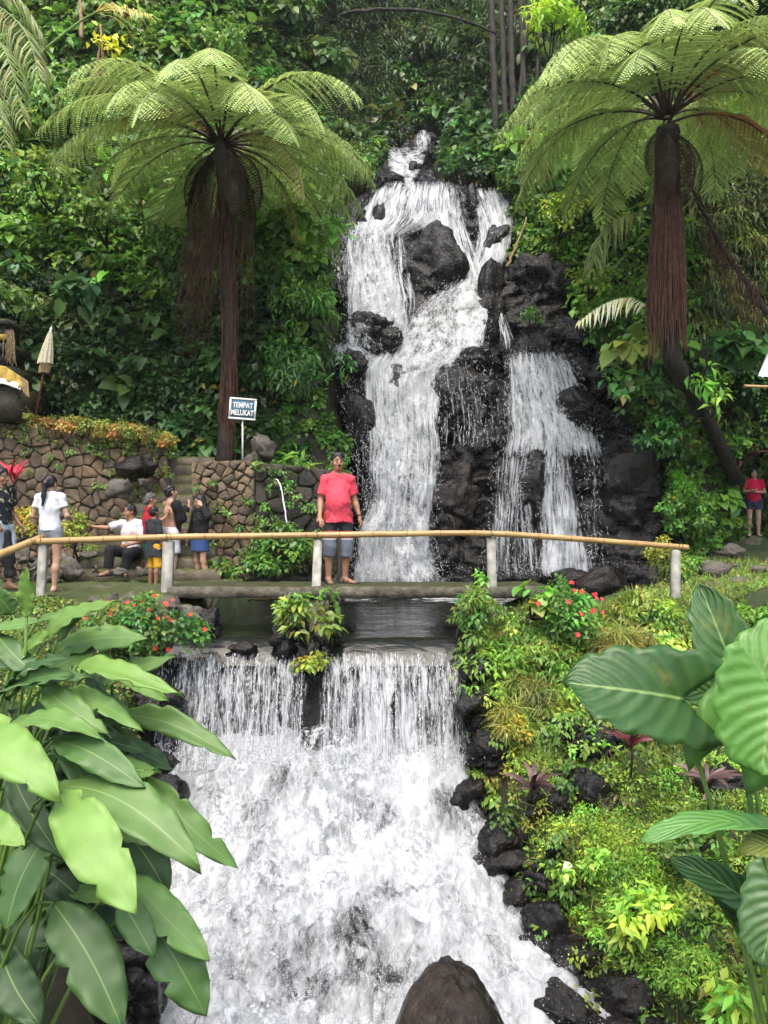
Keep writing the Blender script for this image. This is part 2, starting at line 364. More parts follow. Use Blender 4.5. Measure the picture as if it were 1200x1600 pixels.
# ------------------------------------------------------------------ water materials
def m_foam(name, su, sv, fine, uvmode=True, sy=None, lo=.40, hi=.62, c=(.62, .64, .65), rough=.5, spec=.25, bm=.5):
    m, n, l, b = mat_new(name)
    if uvmode:
        uvn = n.new('ShaderNodeUVMap'); mp = n.new('ShaderNodeMapping'); mp.inputs['Scale'].default_value = (su, sv, 1); l.new(uvn.outputs[0], mp.inputs[0]); vec = mp.outputs[0]
    else:
        mp = n.new('ShaderNodeMapping'); mp.inputs['Scale'].default_value = (su, sy or su, sv); l.new(geoco(n), mp.inputs[0]); vec = mp.outputs[0]
    f1 = noise(n, l, 1.0, 5, vec, .62, .6); f2 = noise(n, l, fine, 4, vec, .6, 1.2)
    f = mth(n, l, 'ADD', mth(n, l, 'MULTIPLY', f1, .55), mth(n, l, 'MULTIPLY', f2, .45))
    d = attrc(n, 'dens').outputs['Fac']
    f = mth(n, l, 'ADD', mth(n, l, 'MULTIPLY', f, 2.2), -.6)
    k = mth(n, l, 'SUBTRACT', mth(n, l, 'ADD', f, d), .5)
    al = n.new('ShaderNodeMapRange'); al.interpolation_type = 'SMOOTHSTEP'; l.new(k, al.inputs[0])
    al.inputs[1].default_value = lo; al.inputs[2].default_value = hi
    b.inputs['Base Color'].default_value = (*c, 1); b.inputs['Roughness'].default_value = rough
    b.inputs['Specular IOR Level'].default_value = spec
    bump(n, l, b, f, bm, .04)
    tl = n.new('ShaderNodeBsdfTranslucent'); tl.inputs[0].default_value = (*c, 1)
    mt = n.new('ShaderNodeMixShader'); mt.inputs[0].default_value = .25; l.new(b.outputs[0], mt.inputs[1]); l.new(tl.outputs[0], mt.inputs[2])
    tr = n.new('ShaderNodeBsdfTransparent'); mx = n.new('ShaderNodeMixShader')
    l.new(al.outputs[0], mx.inputs[0]); l.new(tr.outputs[0], mx.inputs[1]); l.new(mt.outputs[0], mx.inputs[2]); l.new(mx.outputs[0], n['Material Output'].inputs[0])
    return m
M['fall'] = m_foam('falling white water', 11, .9, 2.8, lo=.18, hi=.80)
M['froth'] = m_foam('frothing white water', 5.5, 2.4, 3.6, lo=.16, hi=.84)
M['fall_thin'] = m_foam('thin falling threads', 15, .8, 2.6, lo=.36, hi=.84)
M['curtain'] = m_foam('water curtain', 13, 1.5, 2.8, lo=.26, hi=.82)
M['rapids'] = m_foam('white rapids foam', 3.4, 1.5, 4.4, uvmode=False, sy=1.7, lo=.06, hi=.88, c=(.55, .57, .58), rough=.9, spec=.08, bm=.35)
M['splash'] = m_foam('white splashing foam', 7.0, 3.4, 3.4, uvmode=False, sy=4.0, lo=.42, hi=.86, rough=.9, spec=.08, bm=.35)
M['drop'] = m_plain('white water drops', (.66, .68, .69), .12, .03, 5, 0, spec=.6)
def m_pool():
    m, n, l, b = mat_new('stream water'); co = geoco(n)
    mp = n.new('ShaderNodeMapping'); mp.inputs['Scale'].default_value = (1.3, 3.2, 1); l.new(co, mp.inputs[0])
    f = noise(n, l, 2.0, 4, mp.outputs[0], .5, .6); f2 = noise(n, l, 2.2, 6, mp.outputs[0], .65, .8)
    d = attrc(n, 'dens').outputs['Fac']; k = mth(n, l, 'SUBTRACT', mth(n, l, 'ADD', f2, d), .5)
    k = ramp(n, l, k, [(.52, (0, 0, 0)), (.66, (1, 1, 1))])
    l.new(mixc(n, l, k, (.013, .015, .011), (.72, .74, .75)), b.inputs['Base Color'])
    l.new(ramp(n, l, k, [(0, (.06,) * 3), (1, (.5,) * 3)]), b.inputs['Roughness'])
    b.inputs['IOR'].default_value = 1.33; bump(n, l, b, f, .5, .06)
    return m
M['pool'] = m_pool()

# pool under the bridge, bending over the lip
ys = np.r_[np.linspace(9.36, 9.8, 14), np.linspace(9.9, 17.6, 80)]; xs = np.linspace(-2.9, 6.2, 110)
X, Y = np.meshgrid(xs, ys)
POOLZ = -.62
Zp = POOLZ - .30 * np.clip((9.72 - Y) / .36, 0, 1) ** 2 + .012 * fbm(np.stack([X * 2, Y * 4, X * 0], -1), 3)
dens = np.interp(Y, [9.3, 9.6, 10.2, 12, 13.6, 15.0, 17], [-.1, -.2, -.05, .05, .22, .5, .5]) + .12 * fbm(np.stack([X * .8, Y * .8, X * 0], -1), 2) - .35 * sstep(-.6, -1.6, X)
tag(mesh_np('stream_pool', np.stack([X, Y, Zp], -1).reshape(-1, 3), [grid_faces(len(xs), len(ys))], M['pool'], attr={'dens': dens.ravel()}, smooth=True),
    'dark stream pool flowing under the footbridge', 'pool', kind='structure')

# ------------------------------------------------------------------ upper waterfall: ribbons that follow the cliff
DROPS = []      # (pos, dir, len, rad) arrays for spray
def drops(pos, d, ln, rd): DROPS.append((pos, d, ln, rd))
def ribbon(rows, dens=.5, mat='fall', off=.22, lump=.08, step=.05, name='waterfall', label='', ndrop=0, edge=.3, doff=.0, seed=0):
    rows = np.array([(r[0], r[1], r[2], r[3] if len(r) > 3 else dens) for r in rows], float)
    t0 = rows[:, 0]; n = max(6, int((t0[-1] - t0[0]) / 72 / step * 1.0))
    py = np.linspace(t0[0], t0[-1], n)
    def sm(a): 
        v = np.interp(py, t0, a); k = np.ones(5) / 5; return np.convolve(np.pad(v, 2, 'edge'), k, 'valid')
    L, Rr, D = sm(rows[:, 1]), sm(rows[:, 2]), sm(rows[:, 3])
    nu = max(5, int((Rr - L).max() / 72 / step)); u = np.linspace(0, 1, nu)
    px = L[:, None] + (Rr - L)[:, None] * u[None]; pyy = np.repeat(py[:, None], nu, 1)
    px = px + 6 * fbm(np.stack([u[None] * 3 + 0 * px, pyy / 60, px * 0 + seed], -1), 2)
    Y = np.full(px.shape, 18.0)
    for _ in range(7):
        x = (px - 600) / F * Y; z = CAMZ - (pyy - HOR) / F * Y; Y = .4 * Y + .6 * (smoothY(x, z) - off)
    # water never hides inside the rock: come in front of the local blocks
    x = (px - 600) / F * Y; z = CAMZ - (pyy - HOR) / F * Y
    Yc = cliffY(x, z) - .05
    w = np.minimum(Y, Yc); 
    for _ in range(3): w[1:-1] = (w[:-2] + w[1:-1] * 2 + w[2:]) / 4
    Y = w
    b = np.sin(np.pi * u)[None] * .10
    Y = Y - b - lump * fbm(np.stack([x * 2.6, z * 1.3, x * 0 + seed], -1), 4)
    x = (px - 600) / F * Y; z = CAMZ - (pyy - HOR) / F * Y
    V = np.stack([x, Y, z], -1)
    vv = np.r_[0, np.cumsum(np.linalg.norm(np.diff(V[:, nu // 2], axis=0), axis=1))]
    wm = float(np.mean(x[:, -1] - x[:, 0])); uvx = (u - .5)[None] * wm * .6 + .4 * x + seed * 3.1; uv = np.stack([uvx, np.repeat(vv[:, None], nu, 1)], -1)
    ed = np.minimum(u, 1 - u)[None] * (Rr - L)[:, None] / 72.0
    dn = D[:, None] - .35 * np.exp(-ed / .07) * edge / .3 + 0 * x
    fd = np.minimum(np.arange(n), np.arange(n)[::-1]) * step
    dn -= .34 * np.exp(-fd / .09)[:, None] + 0 * x
    dn += .10 * fbm(np.stack([x * 1.5, z * .5, x * 0 + seed], -1), 2)
    o = mesh_np(name, V.reshape(-1, 3), [grid_faces(nu, n)], M[mat], uv=uv.reshape(-1, 2), attr={'dens': dn.ravel()}, smooth=True)
    tag(o, label, 'waterfall', kind='structure')
    if ndrop:
        a = rng.integers(0, n - 1, ndrop); q = np.clip(rng.normal(.5, .36, ndrop), -.08, 1.08); ui = np.clip((q * (nu - 1)).astype(int), 0, nu - 1)
        p = V[a, ui] + np.stack([(q - np.clip(q, 0, 1)) * .8 + rng.normal(0, .03, ndrop), -rng.exponential(.07, ndrop) - .02, rng.normal(0, .05, ndrop)], -1)
        d = nrm(V[np.minimum(a + 1, n - 1), ui] - V[a, ui] + rng.normal(0, .035, (ndrop, 3)))
        k = rng.uniform(0, 1, ndrop) < .30
        drops(p[k], d[k], rng.uniform(.02, .16, k.sum()), rng.uniform(.002, .0048, k.sum()))
    return o
W = ribbon
W([(203,650,668),(222,648,672),(238,645,674)], .55, label='small far cascade above the chute', off=.1, ndrop=60)
W([(230,600,663),(250,604,660),(268,606,652),(290,604,650)], .62, 'froth', label='white chute feeding the waterfall from above', off=.15, ndrop=200, seed=1)
W([(283,600,715),(300,580,722),(340,560,728),(370,548,640,.5)], .55, label='broad white lip of the waterfall', off=.25, ndrop=1500, seed=2)
W([(330,632,725),(370,672,738),(400,700,748),(430,722,762),(455,712,760)], .62, label='white stream plunging behind the big boulder', off=.3, ndrop=700, seed=3)
W([(294,730,780),(320,742,798),(360,752,802),(400,742,800),(430,728,780),(450,722,764)], .60, label='right hand stream at the top of the waterfall', ndrop=900, seed=4)
W([(335,505,545),(380,503,556),(430,512,560),(470,525,560)], .42, 'fall_thin', label='thin threads at the left edge of the waterfall', ndrop=900, seed=5)
W([(350,546,604),(390,538,608),(440,540,628),(500,540,640),(545,535,645)], .52, label='left hand veil beside the big boulder', off=.3, ndrop=3500, seed=6)
W([(340,590,636),(400,600,640),(470,606,650),(530,600,640)], .45, 'fall_thin', label='threads running down the big boulder edge', off=.75, ndrop=900, seed=7)
W([(440,700,752),(460,672,754),(490,642,756),(520,626,756),(550,616,752),(575,590,740)], .58, 'froth', label='domed white fan in the middle of the waterfall', off=.55, lump=.12, ndrop=2600, seed=8)
W([(548,600,750),(575,575,705),(620,576,690),(700,580,690),(780,576,682),(840,560,676),(880,552,676),(915,544,684)], .57, label='main white stream in the middle of the waterfall', off=.45, lump=.12, ndrop=4500, seed=9)
W([(780,580,668),(830,562,672),(870,548,682),(918,540,690)], .52, 'froth', label='frothing foot of the main stream', off=.75, lump=.16, ndrop=1500, seed=20)
W([(535,515,560),(560,518,600),(585,540,610)], .58, 'froth', label='white overflow at the left rock ledge', off=.3, ndrop=350, seed=10)
W([(590,530,575),(650,540,590),(720,546,600),(800,540,600)], .38, 'fall_thin', label='sparse threads left of the main stream', ndrop=1400, seed=11)
W([(455,776,786,.6),(500,783,796,.6),(550,785,799,.6)], .6, 'fall_thin', label='single narrow trickle beside the dark rocks', off=.3, ndrop=120, edge=.1, seed=12)
W([(550,795,884),(590,790,906),(640,794,922),(690,796,932),(714,786,938)], .60, label='right hand fan spreading over the ledge', off=.4, ndrop=2600, seed=13)
W([(560,680,790),(620,690,790),(700,690,800)], .36, 'fall_thin', label='scattered threads over the central rocks', off=.75, ndrop=1500, seed=14)
W([(706,780,846),(760,768,842),(830,758,862),(905,750,884)], .52, 'fall_thin', label='splitting threads below the ledge', off=.45, ndrop=1700, seed=15)
W([(706,842,896),(760,844,898),(830,844,908),(900,838,934)], .58, label='narrow curtain below the ledge on the right', off=.45, ndrop=1300, seed=16)
W([(615,912,928),(690,896,934),(740,914,938),(830,914,938),(895,914,944)], .44, 'fall_thin', label='rightmost thin stream of the waterfall', off=.3, ndrop=700, edge=.12, seed=17)
W([(350,548,606),(400,540,612),(450,542,630),(500,540,640),(550,535,645)], .40, 'froth', label='frothy broken water over the left hand veil', off=.42, ndrop=1200, seed=21)
W([(556,598,700),(620,580,680),(700,584,680),(780,580,672)], .40, 'froth', label='frothy broken water over the main stream', off=.60, lump=.15, ndrop=1500, seed=22)
W([(556,800,876),(600,796,898),(660,800,918),(705,800,926)], .40, 'froth', label='frothy broken water over the right hand fan', off=.52, ndrop=1200, seed=23)
# spray at the foot of the fall
def spray(px, py, Y, rx, rz, n, l=(.01, .04), r=(.004, .011), ry=.4):
    c = P(px, py, Y); p = c + np.stack([rng.normal(0, rx, n), rng.normal(0, ry, n), np.abs(rng.normal(0, rz, n))], -1)
    drops(p, nrm(rng.normal(0, 1, (n, 3)) + np.array([0, 0, -1])), rng.uniform(*l, n), rng.uniform(*r, n))
spray(610, 908, 15.6, .6, .45, 1300, (.008, .03), (.003, .007)); spray(860, 900, 15.6, .7, .2, 700, (.008, .03), (.003, .007)); spray(600, 800, 15.9, .3, .6, 600, (.008, .03), (.003, .007))

# ------------------------------------------------------------------ lower fall: curtain and rapids below the bridge
def lipx(px, Y=9.45): return (px - 600) / F * Y
def curtain(pl, pr, dens, seed, label, fan=0.0):
    x0, x1 = lipx(pl), lipx(pr); nu = int((x1 - x0) / .022); nv = 66
    u = np.linspace(x0, x1, nu); t = np.linspace(0, 1, nv)
    Y = 9.46 - .62 * t ** .55 * .9; z = -.76 - 1.25 * t ** 1.15
    Xg = u[None] + fan * (u - (x0 + x1) / 2)[None] * t[:, None] + .05 * fbm(np.stack([u[None] * 2 + 0 * t[:, None], t[:, None] * 2 + 0 * u[None], 0 * u[None] + 0 * t[:, None] + seed], -1), 2)
    Yg = Y[:, None] - .05 * fbm(np.stack([Xg * 5, t[:, None] * 1.2 + 0 * Xg, Xg * 0 + seed], -1), 3) * (.3 + t[:, None])
    Zg = z[:, None] + 0 * Xg
    ed = np.minimum(u - x0, x1 - u)[None]
    dn = dens + .10 * (t[:, None]) + .08 * fbm(np.stack([Xg * 1.6, t[:, None] * .6 + 0 * Xg, Xg * 0 + seed + 7], -1), 2) - .3 * np.exp(-ed / .08) - .34 * np.exp(-t[:, None] / .09)
    V = np.stack([Xg, Yg, Zg], -1); uv = np.stack([Xg + seed, t[:, None] * 1.4 + 0 * Xg], -1)
    o = mesh_np('waterfall', V.reshape(-1, 3), [grid_faces(nu, nv)], M['curtain'], uv=uv.reshape(-1, 2), attr={'dens': dn.ravel()}, smooth=True)
    tag(o, label, 'waterfall', kind='structure')
    n = int(1500 * (x1 - x0)); tt = rng.uniform(.02, 1.05, n); xx = rng.uniform(x0, x1, n)
    xx = xx + .10 * np.sin(xx * 23) * .5                       # gathers into strings
    p = np.stack([xx, 9.46 - .56 * tt ** .55 - rng.exponential(.04, n), -.76 - 1.25 * tt ** 1.15], -1)
    drops(p, nrm(np.stack([rng.normal(0, .12, n), -.12 + 0 * tt, -np.ones(n)], -1)), rng.uniform(.012, .08, n), rng.uniform(.0016, .0042, n))
curtain(262, 486, .42, 1, 'left half of the lower curtain of water below the bridge')
curtain(508, 726, .50, 2, 'right half of the lower curtain of water below the bridge')
# foaming rapids running toward the viewer
def rapz(x, y):
    b = np.interp(y, [3.4, 5, 6, 7, 7.8, 8.3, 8.7, 9.0, 9.3], [-3.66, -3.48, -3.30, -3.06, -2.84, -2.60, -2.28, -1.95, -1.90])
    c = np.interp(y, [4, 9], [0.2, -.85]); w = (x - c) / np.interp(y, [4, 9], [2.1, 1.75])
    return b - .16 * np.abs(w) ** 3 + .05
def rapn(x, y):
    q = np.stack([x, y, x * 0], -1)
    return .20 * fbm(q * np.array([1.5, 1.1, 1]), 3) + .10 * fbm(q * 4.5 + 5, 3) + .03 * np.abs(fbm(q * 11 + 9, 2))
xs = np.arange(-3.0, 2.3, .02); ys = np.arange(3.6, 9.3, .02); X, Y = np.meshgrid(xs, ys)
Zr = rapz(X, Y) + rapn(X, Y)
xr = xRf(Y) + .10; xl = xLf(Y) - .05
dn = .70 + .13 * fbm(np.stack([X * .9, Y * .9, X * 0 + 2], -1), 2) - .5 * sstep(.30, -.05, xr - X) - .45 * sstep(.3, -.05, X - xl)
for (hx, hy, hr, hd) in [(P(548,1450,7.2)[0],7.2,.20,.42),(P(600,1390,7.6)[0],7.6,.18,.26),(P(620,1500,6.9)[0],6.9,.16,.34),(P(400,1330,8.2)[0],8.2,.26,.16),(P(590,1280,8.5)[0],8.5,.18,.16),(P(520,1450,7.2)[0],7.2,.5,.12),(P(680,1380,7.7)[0],7.7,.2,.2),(P(350,1400,7.7)[0],7.7,.25,.2),(P(470,1540,6.7)[0],6.7,.2,.3),(P(700,1250,8.6)[0],8.6,.14,.22),(P(450,1230,8.75)[0],8.75,.14,.2)]:
    dn = dn - hd * np.exp(-((X - hx) ** 2 + (Y - hy) ** 2) / hr ** 2)
ins = (X < xr + .25) & (X > xl - .25)
fid = grid_faces(len(xs), len(ys)); keep = ins.ravel()[fid].all(1)
used = np.unique(fid[keep]); re = np.full(X.size, -1); re[used] = np.arange(len(used))
tag(mesh_np('rapids', np.stack([X, Y, Zr], -1).reshape(-1, 3)[used], [re[fid[keep]]], M['rapids'], attr={'dens': dn.ravel()[used]}, smooth=True),
    'foaming white rapids below the lower fall', 'rapids', kind='structure')
Zs = rapz(X, Y) + .07 + .16 * fbm(np.stack([X * 1.6 + 3, Y * 1.3, X * 0], -1), 3) + .10 * fbm(np.stack([X * 5, Y * 4 + 2, X * 0], -1), 3)
tag(mesh_np('splash', np.stack([X, Y, Zs], -1).reshape(-1, 3)[used], [re[fid[keep]]], M['splash'], attr={'dens': dn.ravel()[used] - .10}, smooth=True),
    'broken splashing foam leaping over the rapids', 'splash', kind='structure')
n = 34000
y = rng.uniform(4.2, 9.2, n); q = rng.beta(1.1, 1.1, n); x = xLf(y) + (xRf(y) - xLf(y) - .12) * q
z = rapz(x, y) + rapn(x, y) + rng.exponential(.05, n) - .01
cl_ = .5 + .5 * vnoise(np.stack([x * 3, y * 3, z * 0], -1)); k = rng.uniform(0, 1, n) < cl_ + .15
drops(np.stack([x, y, z], -1)[k], nrm(rng.normal(0, 1, (k.sum(), 3)) + np.array([0, -.5, -.3])), rng.uniform(.004, .020, k.sum()), rng.uniform(.0015, .0045, k.sum()))
for (a, b_, c_) in [(300,1190,9.0),(400,1185,9.0),(500,1200,8.95),(600,1195,9.0),(690,1190,9.0)]: spray(a, b_, c_, .3, .10, 700, (.008, .03), (.003, .007), .15)
for (a, b_, c_) in [(720,1340,7.9),(760,1440,7.2),(300,1300,8.2)]: spray(a, b_, c_, .12, .06, 160, (.006, .02), (.002, .005), .15)

def build_drops():
    P_, D_, L_, R_ = [np.concatenate([d[i] for d in DROPS]) for i in range(4)]
    N = len(P_); a = nrm(np.cross(D_, rng.normal(0, 1, (N, 3)))); b = np.cross(D_, a)
    V = np.stack([P_ - D_ * L_[:, None] / 2, P_ + a * R_[:, None], P_ + b * R_[:, None], P_ - a * R_[:, None], P_ - b * R_[:, None], P_ + D_ * L_[:, None] / 2], 1)
    f = np.array([(0, 2, 1), (0, 3, 2), (0, 4, 3), (0, 1, 4), (5, 1, 2), (5, 2, 3), (5, 3, 4), (5, 4, 1)])
    F_ = (np.arange(N)[:, None, None] * 6 + f[None]).reshape(-1, 3)
    tag(mesh_np('spray', V.reshape(-1, 3), [F_], M['drop'], smooth=True), 'flying drops and spray around the falling water', 'spray', kind='stuff')
build_drops()
# ------------------------------------------------------------------ leaves
TPL = {
 'ovate': (np.array([(0,0,0),(.42,.5,.10),(.5,0,0),(.42,-.5,.10),(1,0,-.16)]), np.array([(0,2,1),(0,3,2),(1,2,4),(2,3,4)])),
 'heart': (np.array([(.1,0,0),(-.06,.26,.04),(.22,.5,.09),(.66,.36,.05),(1,0,-.2),(.66,-.36,.05),(.22,-.5,.09),(-.06,-.26,.04),(.5,0,-.02)]),
           np.array([(0,2,1),(0,8,2),(8,3,2),(8,4,3),(8,5,4),(8,6,5),(0,6,8),(0,7,6)])),
 'blade': (np.array([(0,.5,0),(0,-.5,0),(.45,.42,.10),(.45,-.42,.10),(.8,.25,.02),(.8,-.25,.02),(1,0,-.14)]), np.array([(0,1,3),(0,3,2),(2,3,5),(2,5,4),(4,5,6)])),
}
def leaves(name, pos, ax, nm, ln, wd, col, shape='ovate', mat='leaf', parent=None, loc=None):
    T, Fc = TPL[shape]; N = len(pos); ax = nrm(ax); nm = nrm(nm - (nm * ax).sum(-1, keepdims=True) * ax); sd_ = np.cross(nm, ax)
    ln = np.broadcast_to(np.asarray(ln, float), (N,)); wd = np.broadcast_to(np.asarray(wd, float), (N,))
    V = pos[:, None] + T[None, :, 0:1] * (ax * ln[:, None])[:, None] + T[None, :, 1:2] * (sd_ * wd[:, None])[:, None] + T[None, :, 2:3] * (nm * ln[:, None])[:, None]
    F_ = (np.arange(N)[:, None, None] * len(T) + Fc[None]).reshape(-1, 3)
    L = np.array(loc, float) if loc is not None else np.zeros(3)
    o = mesh_np(name, V.reshape(-1, 3) - L, [F_], M[mat], parent, col=np.repeat(col, len(T), 0))
    if loc is not None and parent is None: o.location = tuple(L)
    return o
def leafcol(base, n, clump=None, jit=.2, yellow=.012):
    base = np.asarray(base, float)
    c = np.broadcast_to(base, (n, 3)) * np.array([2.2, 1.9, 1.45]) * np.exp(rng.normal(0, jit, (n, 1)))
    if clump is not None: c = c * clump
    c = c * np.exp(rng.normal(0, .10, (n, 3)) * np.array([1.2, .3, 1]))
    y = rng.uniform(0, 1, n) < yellow
    c[y] = np.array([.28, .24, .03]) * rng.uniform(.6, 1.1, (y.sum(), 1))
    return np.clip(c, .004, .75)
def clump_leaves(C, Rd, nper, out, ln, wr, colb, droop=.5, jit=.2, flat=.75, csd=.3, yellow=.012):
    """C (K,3) centres, Rd (K,) radii, out (K,3) outward; returns arrays for leaves()"""
    K = len(C); k = np.repeat(np.arange(K), nper); n = len(k)
    d = nrm(rng.normal(0, 1, (n, 3)) + out[k] * 1.1)
    rr = Rd[k] * rng.uniform(.55, 1.08, n)
    pos = C[k] + d * rr[:, None] * np.array([1, 1, flat])
    ax = d * .55 + np.array([0, 0, -droop]) + rng.normal(0, .45, (n, 3))
    nm = d * .55 + np.array([0, 0, .75]) + out[k] * .25 + rng.normal(0, .27, (n, 3))
    cl = np.exp(rng.normal(0, csd, (K, 1)))[k] * np.exp(rng.normal(0, .12, (K, 3)) * np.array([1.3, .2, 1]))[k]
    colb = np.asarray(colb, float); cb = colb[k] if colb.ndim == 2 else colb
    L = (np.asarray(ln, float)[k] if np.ndim(ln) else ln) * rng.uniform(.6, 1.3, n)
    Wd = L * ((np.asarray(wr, float)[k] if np.ndim(wr) else wr)) * rng.uniform(.8, 1.2, n)
    return pos, ax, nm, L, Wd, leafcol(cb, n, cl, jit, yellow)

# undergrowth clothing the hillsides: nobody could count it
OUT = nrm(np.array([0, -.8, .6]))
def zone(px, py, x, z):
    n = len(px); col = np.tile((.034, .082, .016), (n, 1)); ln = np.full(n, .12); wr = np.full(n, .55); off = np.full(n, 1.0); nl = np.full(n, 62); kind = np.zeros(n, int)
    def setz(m, c=None, l=None, w=None, o=None, k=None, N=None):
        if c is not None: col[m] = c
        if l is not None: ln[m] = l
        if w is not None: wr[m] = w
        if o is not None: off[m] = o
        if k is not None: kind[m] = k
        if N is not None: nl[m] = N
    wob = 40 * vnoise(np.stack([x * .8, z * .8, x * 0], -1)); qx = px + wob; qy = py + 40 * vnoise(np.stack([x * .8, z * .8, x * 0 + 8], -1))
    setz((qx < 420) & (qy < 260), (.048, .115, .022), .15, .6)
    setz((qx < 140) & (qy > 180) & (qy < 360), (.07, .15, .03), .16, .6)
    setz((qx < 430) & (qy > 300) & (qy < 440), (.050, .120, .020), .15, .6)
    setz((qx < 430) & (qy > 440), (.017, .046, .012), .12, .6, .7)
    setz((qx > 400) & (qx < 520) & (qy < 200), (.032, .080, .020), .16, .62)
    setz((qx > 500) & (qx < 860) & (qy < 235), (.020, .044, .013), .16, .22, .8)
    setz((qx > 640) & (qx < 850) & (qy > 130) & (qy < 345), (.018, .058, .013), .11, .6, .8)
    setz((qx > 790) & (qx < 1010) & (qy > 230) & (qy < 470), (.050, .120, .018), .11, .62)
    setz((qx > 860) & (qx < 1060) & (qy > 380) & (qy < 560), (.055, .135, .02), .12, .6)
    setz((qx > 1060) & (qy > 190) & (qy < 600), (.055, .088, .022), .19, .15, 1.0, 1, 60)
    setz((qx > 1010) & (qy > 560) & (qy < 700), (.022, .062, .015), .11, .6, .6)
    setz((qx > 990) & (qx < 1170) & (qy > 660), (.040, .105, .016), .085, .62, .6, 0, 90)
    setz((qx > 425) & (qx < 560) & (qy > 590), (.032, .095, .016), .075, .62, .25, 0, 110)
    return col, ln, wr, off, nl, kind
K = 9600
x = rng.uniform(-13, 13, K); z = rng.uniform(-.6, 21, K); Yh = hillY(x, z)
px = 600 + x / Yh * F; py = HOR - (z - CAMZ) / Yh * F
mk = rockmask(x, Yh, z, 18); ok = (px > -120) & (px < 1320) & (py > -90) & (py < 930) & (mk < .35)
low = (px < 440) & (py > 730); ok &= ~low
x, z, Yh, px, py = x[ok], z[ok], Yh[ok], px[ok], py[ok]
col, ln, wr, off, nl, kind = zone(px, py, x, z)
ln = ln * np.where(kind == 1, 1.15, 1.3) * rng.uniform(.75, 1.35, len(ln)); wr = np.where(wr > .4, wr * 1.12, wr)
relief = .12 + .8 * off * np.clip(fbm(np.stack([x * .75, z * .75, x * 0 + 2], -1), 3), -.15, 1)
C = np.stack([x, Yh - relief, z], -1); Rd = rng.uniform(.22, .48, len(x)) * np.clip(off, .45, 1)
nearcliff = np.abs(px - np.interp(py, _ML[:, 0], _ML[:, 1])) < 40
outv = nrm(np.stack([rng.normal(0, .25, len(x)), np.full(len(x), -.85), np.full(len(x), .5) + rng.normal(0, .15, len(x))], -1))
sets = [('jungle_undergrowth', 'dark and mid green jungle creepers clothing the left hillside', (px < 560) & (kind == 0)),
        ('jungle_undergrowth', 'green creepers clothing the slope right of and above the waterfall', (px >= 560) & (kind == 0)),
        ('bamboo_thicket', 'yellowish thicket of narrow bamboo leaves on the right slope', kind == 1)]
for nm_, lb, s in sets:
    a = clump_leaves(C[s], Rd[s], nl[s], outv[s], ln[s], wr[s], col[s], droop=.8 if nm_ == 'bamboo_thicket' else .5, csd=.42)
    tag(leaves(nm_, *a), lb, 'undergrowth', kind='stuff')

# larger leaves scattered through the cover
s = rng.choice(np.nonzero((kind == 0) & (off > .5))[0], 330, replace=False); cb = col[s] * rng.uniform(1.0, 1.7, (330, 1))
a = clump_leaves(C[s] + np.array([0, -.22, .05]), Rd[s] * 1.1, rng.integers(7, 16, 330), outv[s], rng.uniform(.20, .34, 330), np.full(330, .8), cb, droop=.45, csd=.3)
tag(leaves('broadleaf_undergrowth', *a, shape='heart'), 'scattered broad heart shaped leaves among the hillside creepers', 'undergrowth', kind='stuff')

# single shrubs one can tell apart
def shrub(name, label, c, r, n, shape, ln, wr, col, cat='shrub', group=None, nclump=14, droop=.5, stem=True, csd=.22, yellow=.012, base=None, nstem=5, jit=.2, out=OUT):
    c = np.asarray(c, float); r = np.broadcast_to(np.asarray(r, float), (3,))
    b = np.asarray(base, float) if base is not None else c + np.array([0, r[1] * .6, -r[2] * 1.0])
    root = empty(name, b, label, cat, group)
    d = nrm(rng.normal(0, 1, (nclump, 3)) + out * .6); C = c + d * r * rng.uniform(.25, .85, (nclump, 1))
    Rd = np.full(nclump, r.mean() * .38) * rng.uniform(.7, 1.25, nclump)
    o = nrm(nrm(C - c) * .7 + out)
    a = list(clump_leaves(C, Rd, np.full(nclump, max(3, n // nclump)), o, ln, wr, col, droop, csd=csd, yellow=yellow, jit=jit))
    a[0] = a[0] - b
    leaves('crown', *a, shape=shape, parent=root)
    if stem:
        for q in range(nstem):
            e = C[q % nclump] - b; m = MB(); t = np.linspace(0, 1, 6)[:, None]
            pts = t * e + np.sin(t * np.pi) * rng.normal(0, .12, 3) * np.linalg.norm(e); m.tube(pts, np.linspace(.018, .006, 6) * (1 + r.mean() * .4), 5)
            m.build('stem', M['bark'], root, smooth=True)
    return root
H = on_hill
LIME, MID, DARK = (.085, .20, .03), (.045, .115, .02), (.018, .055, .013)
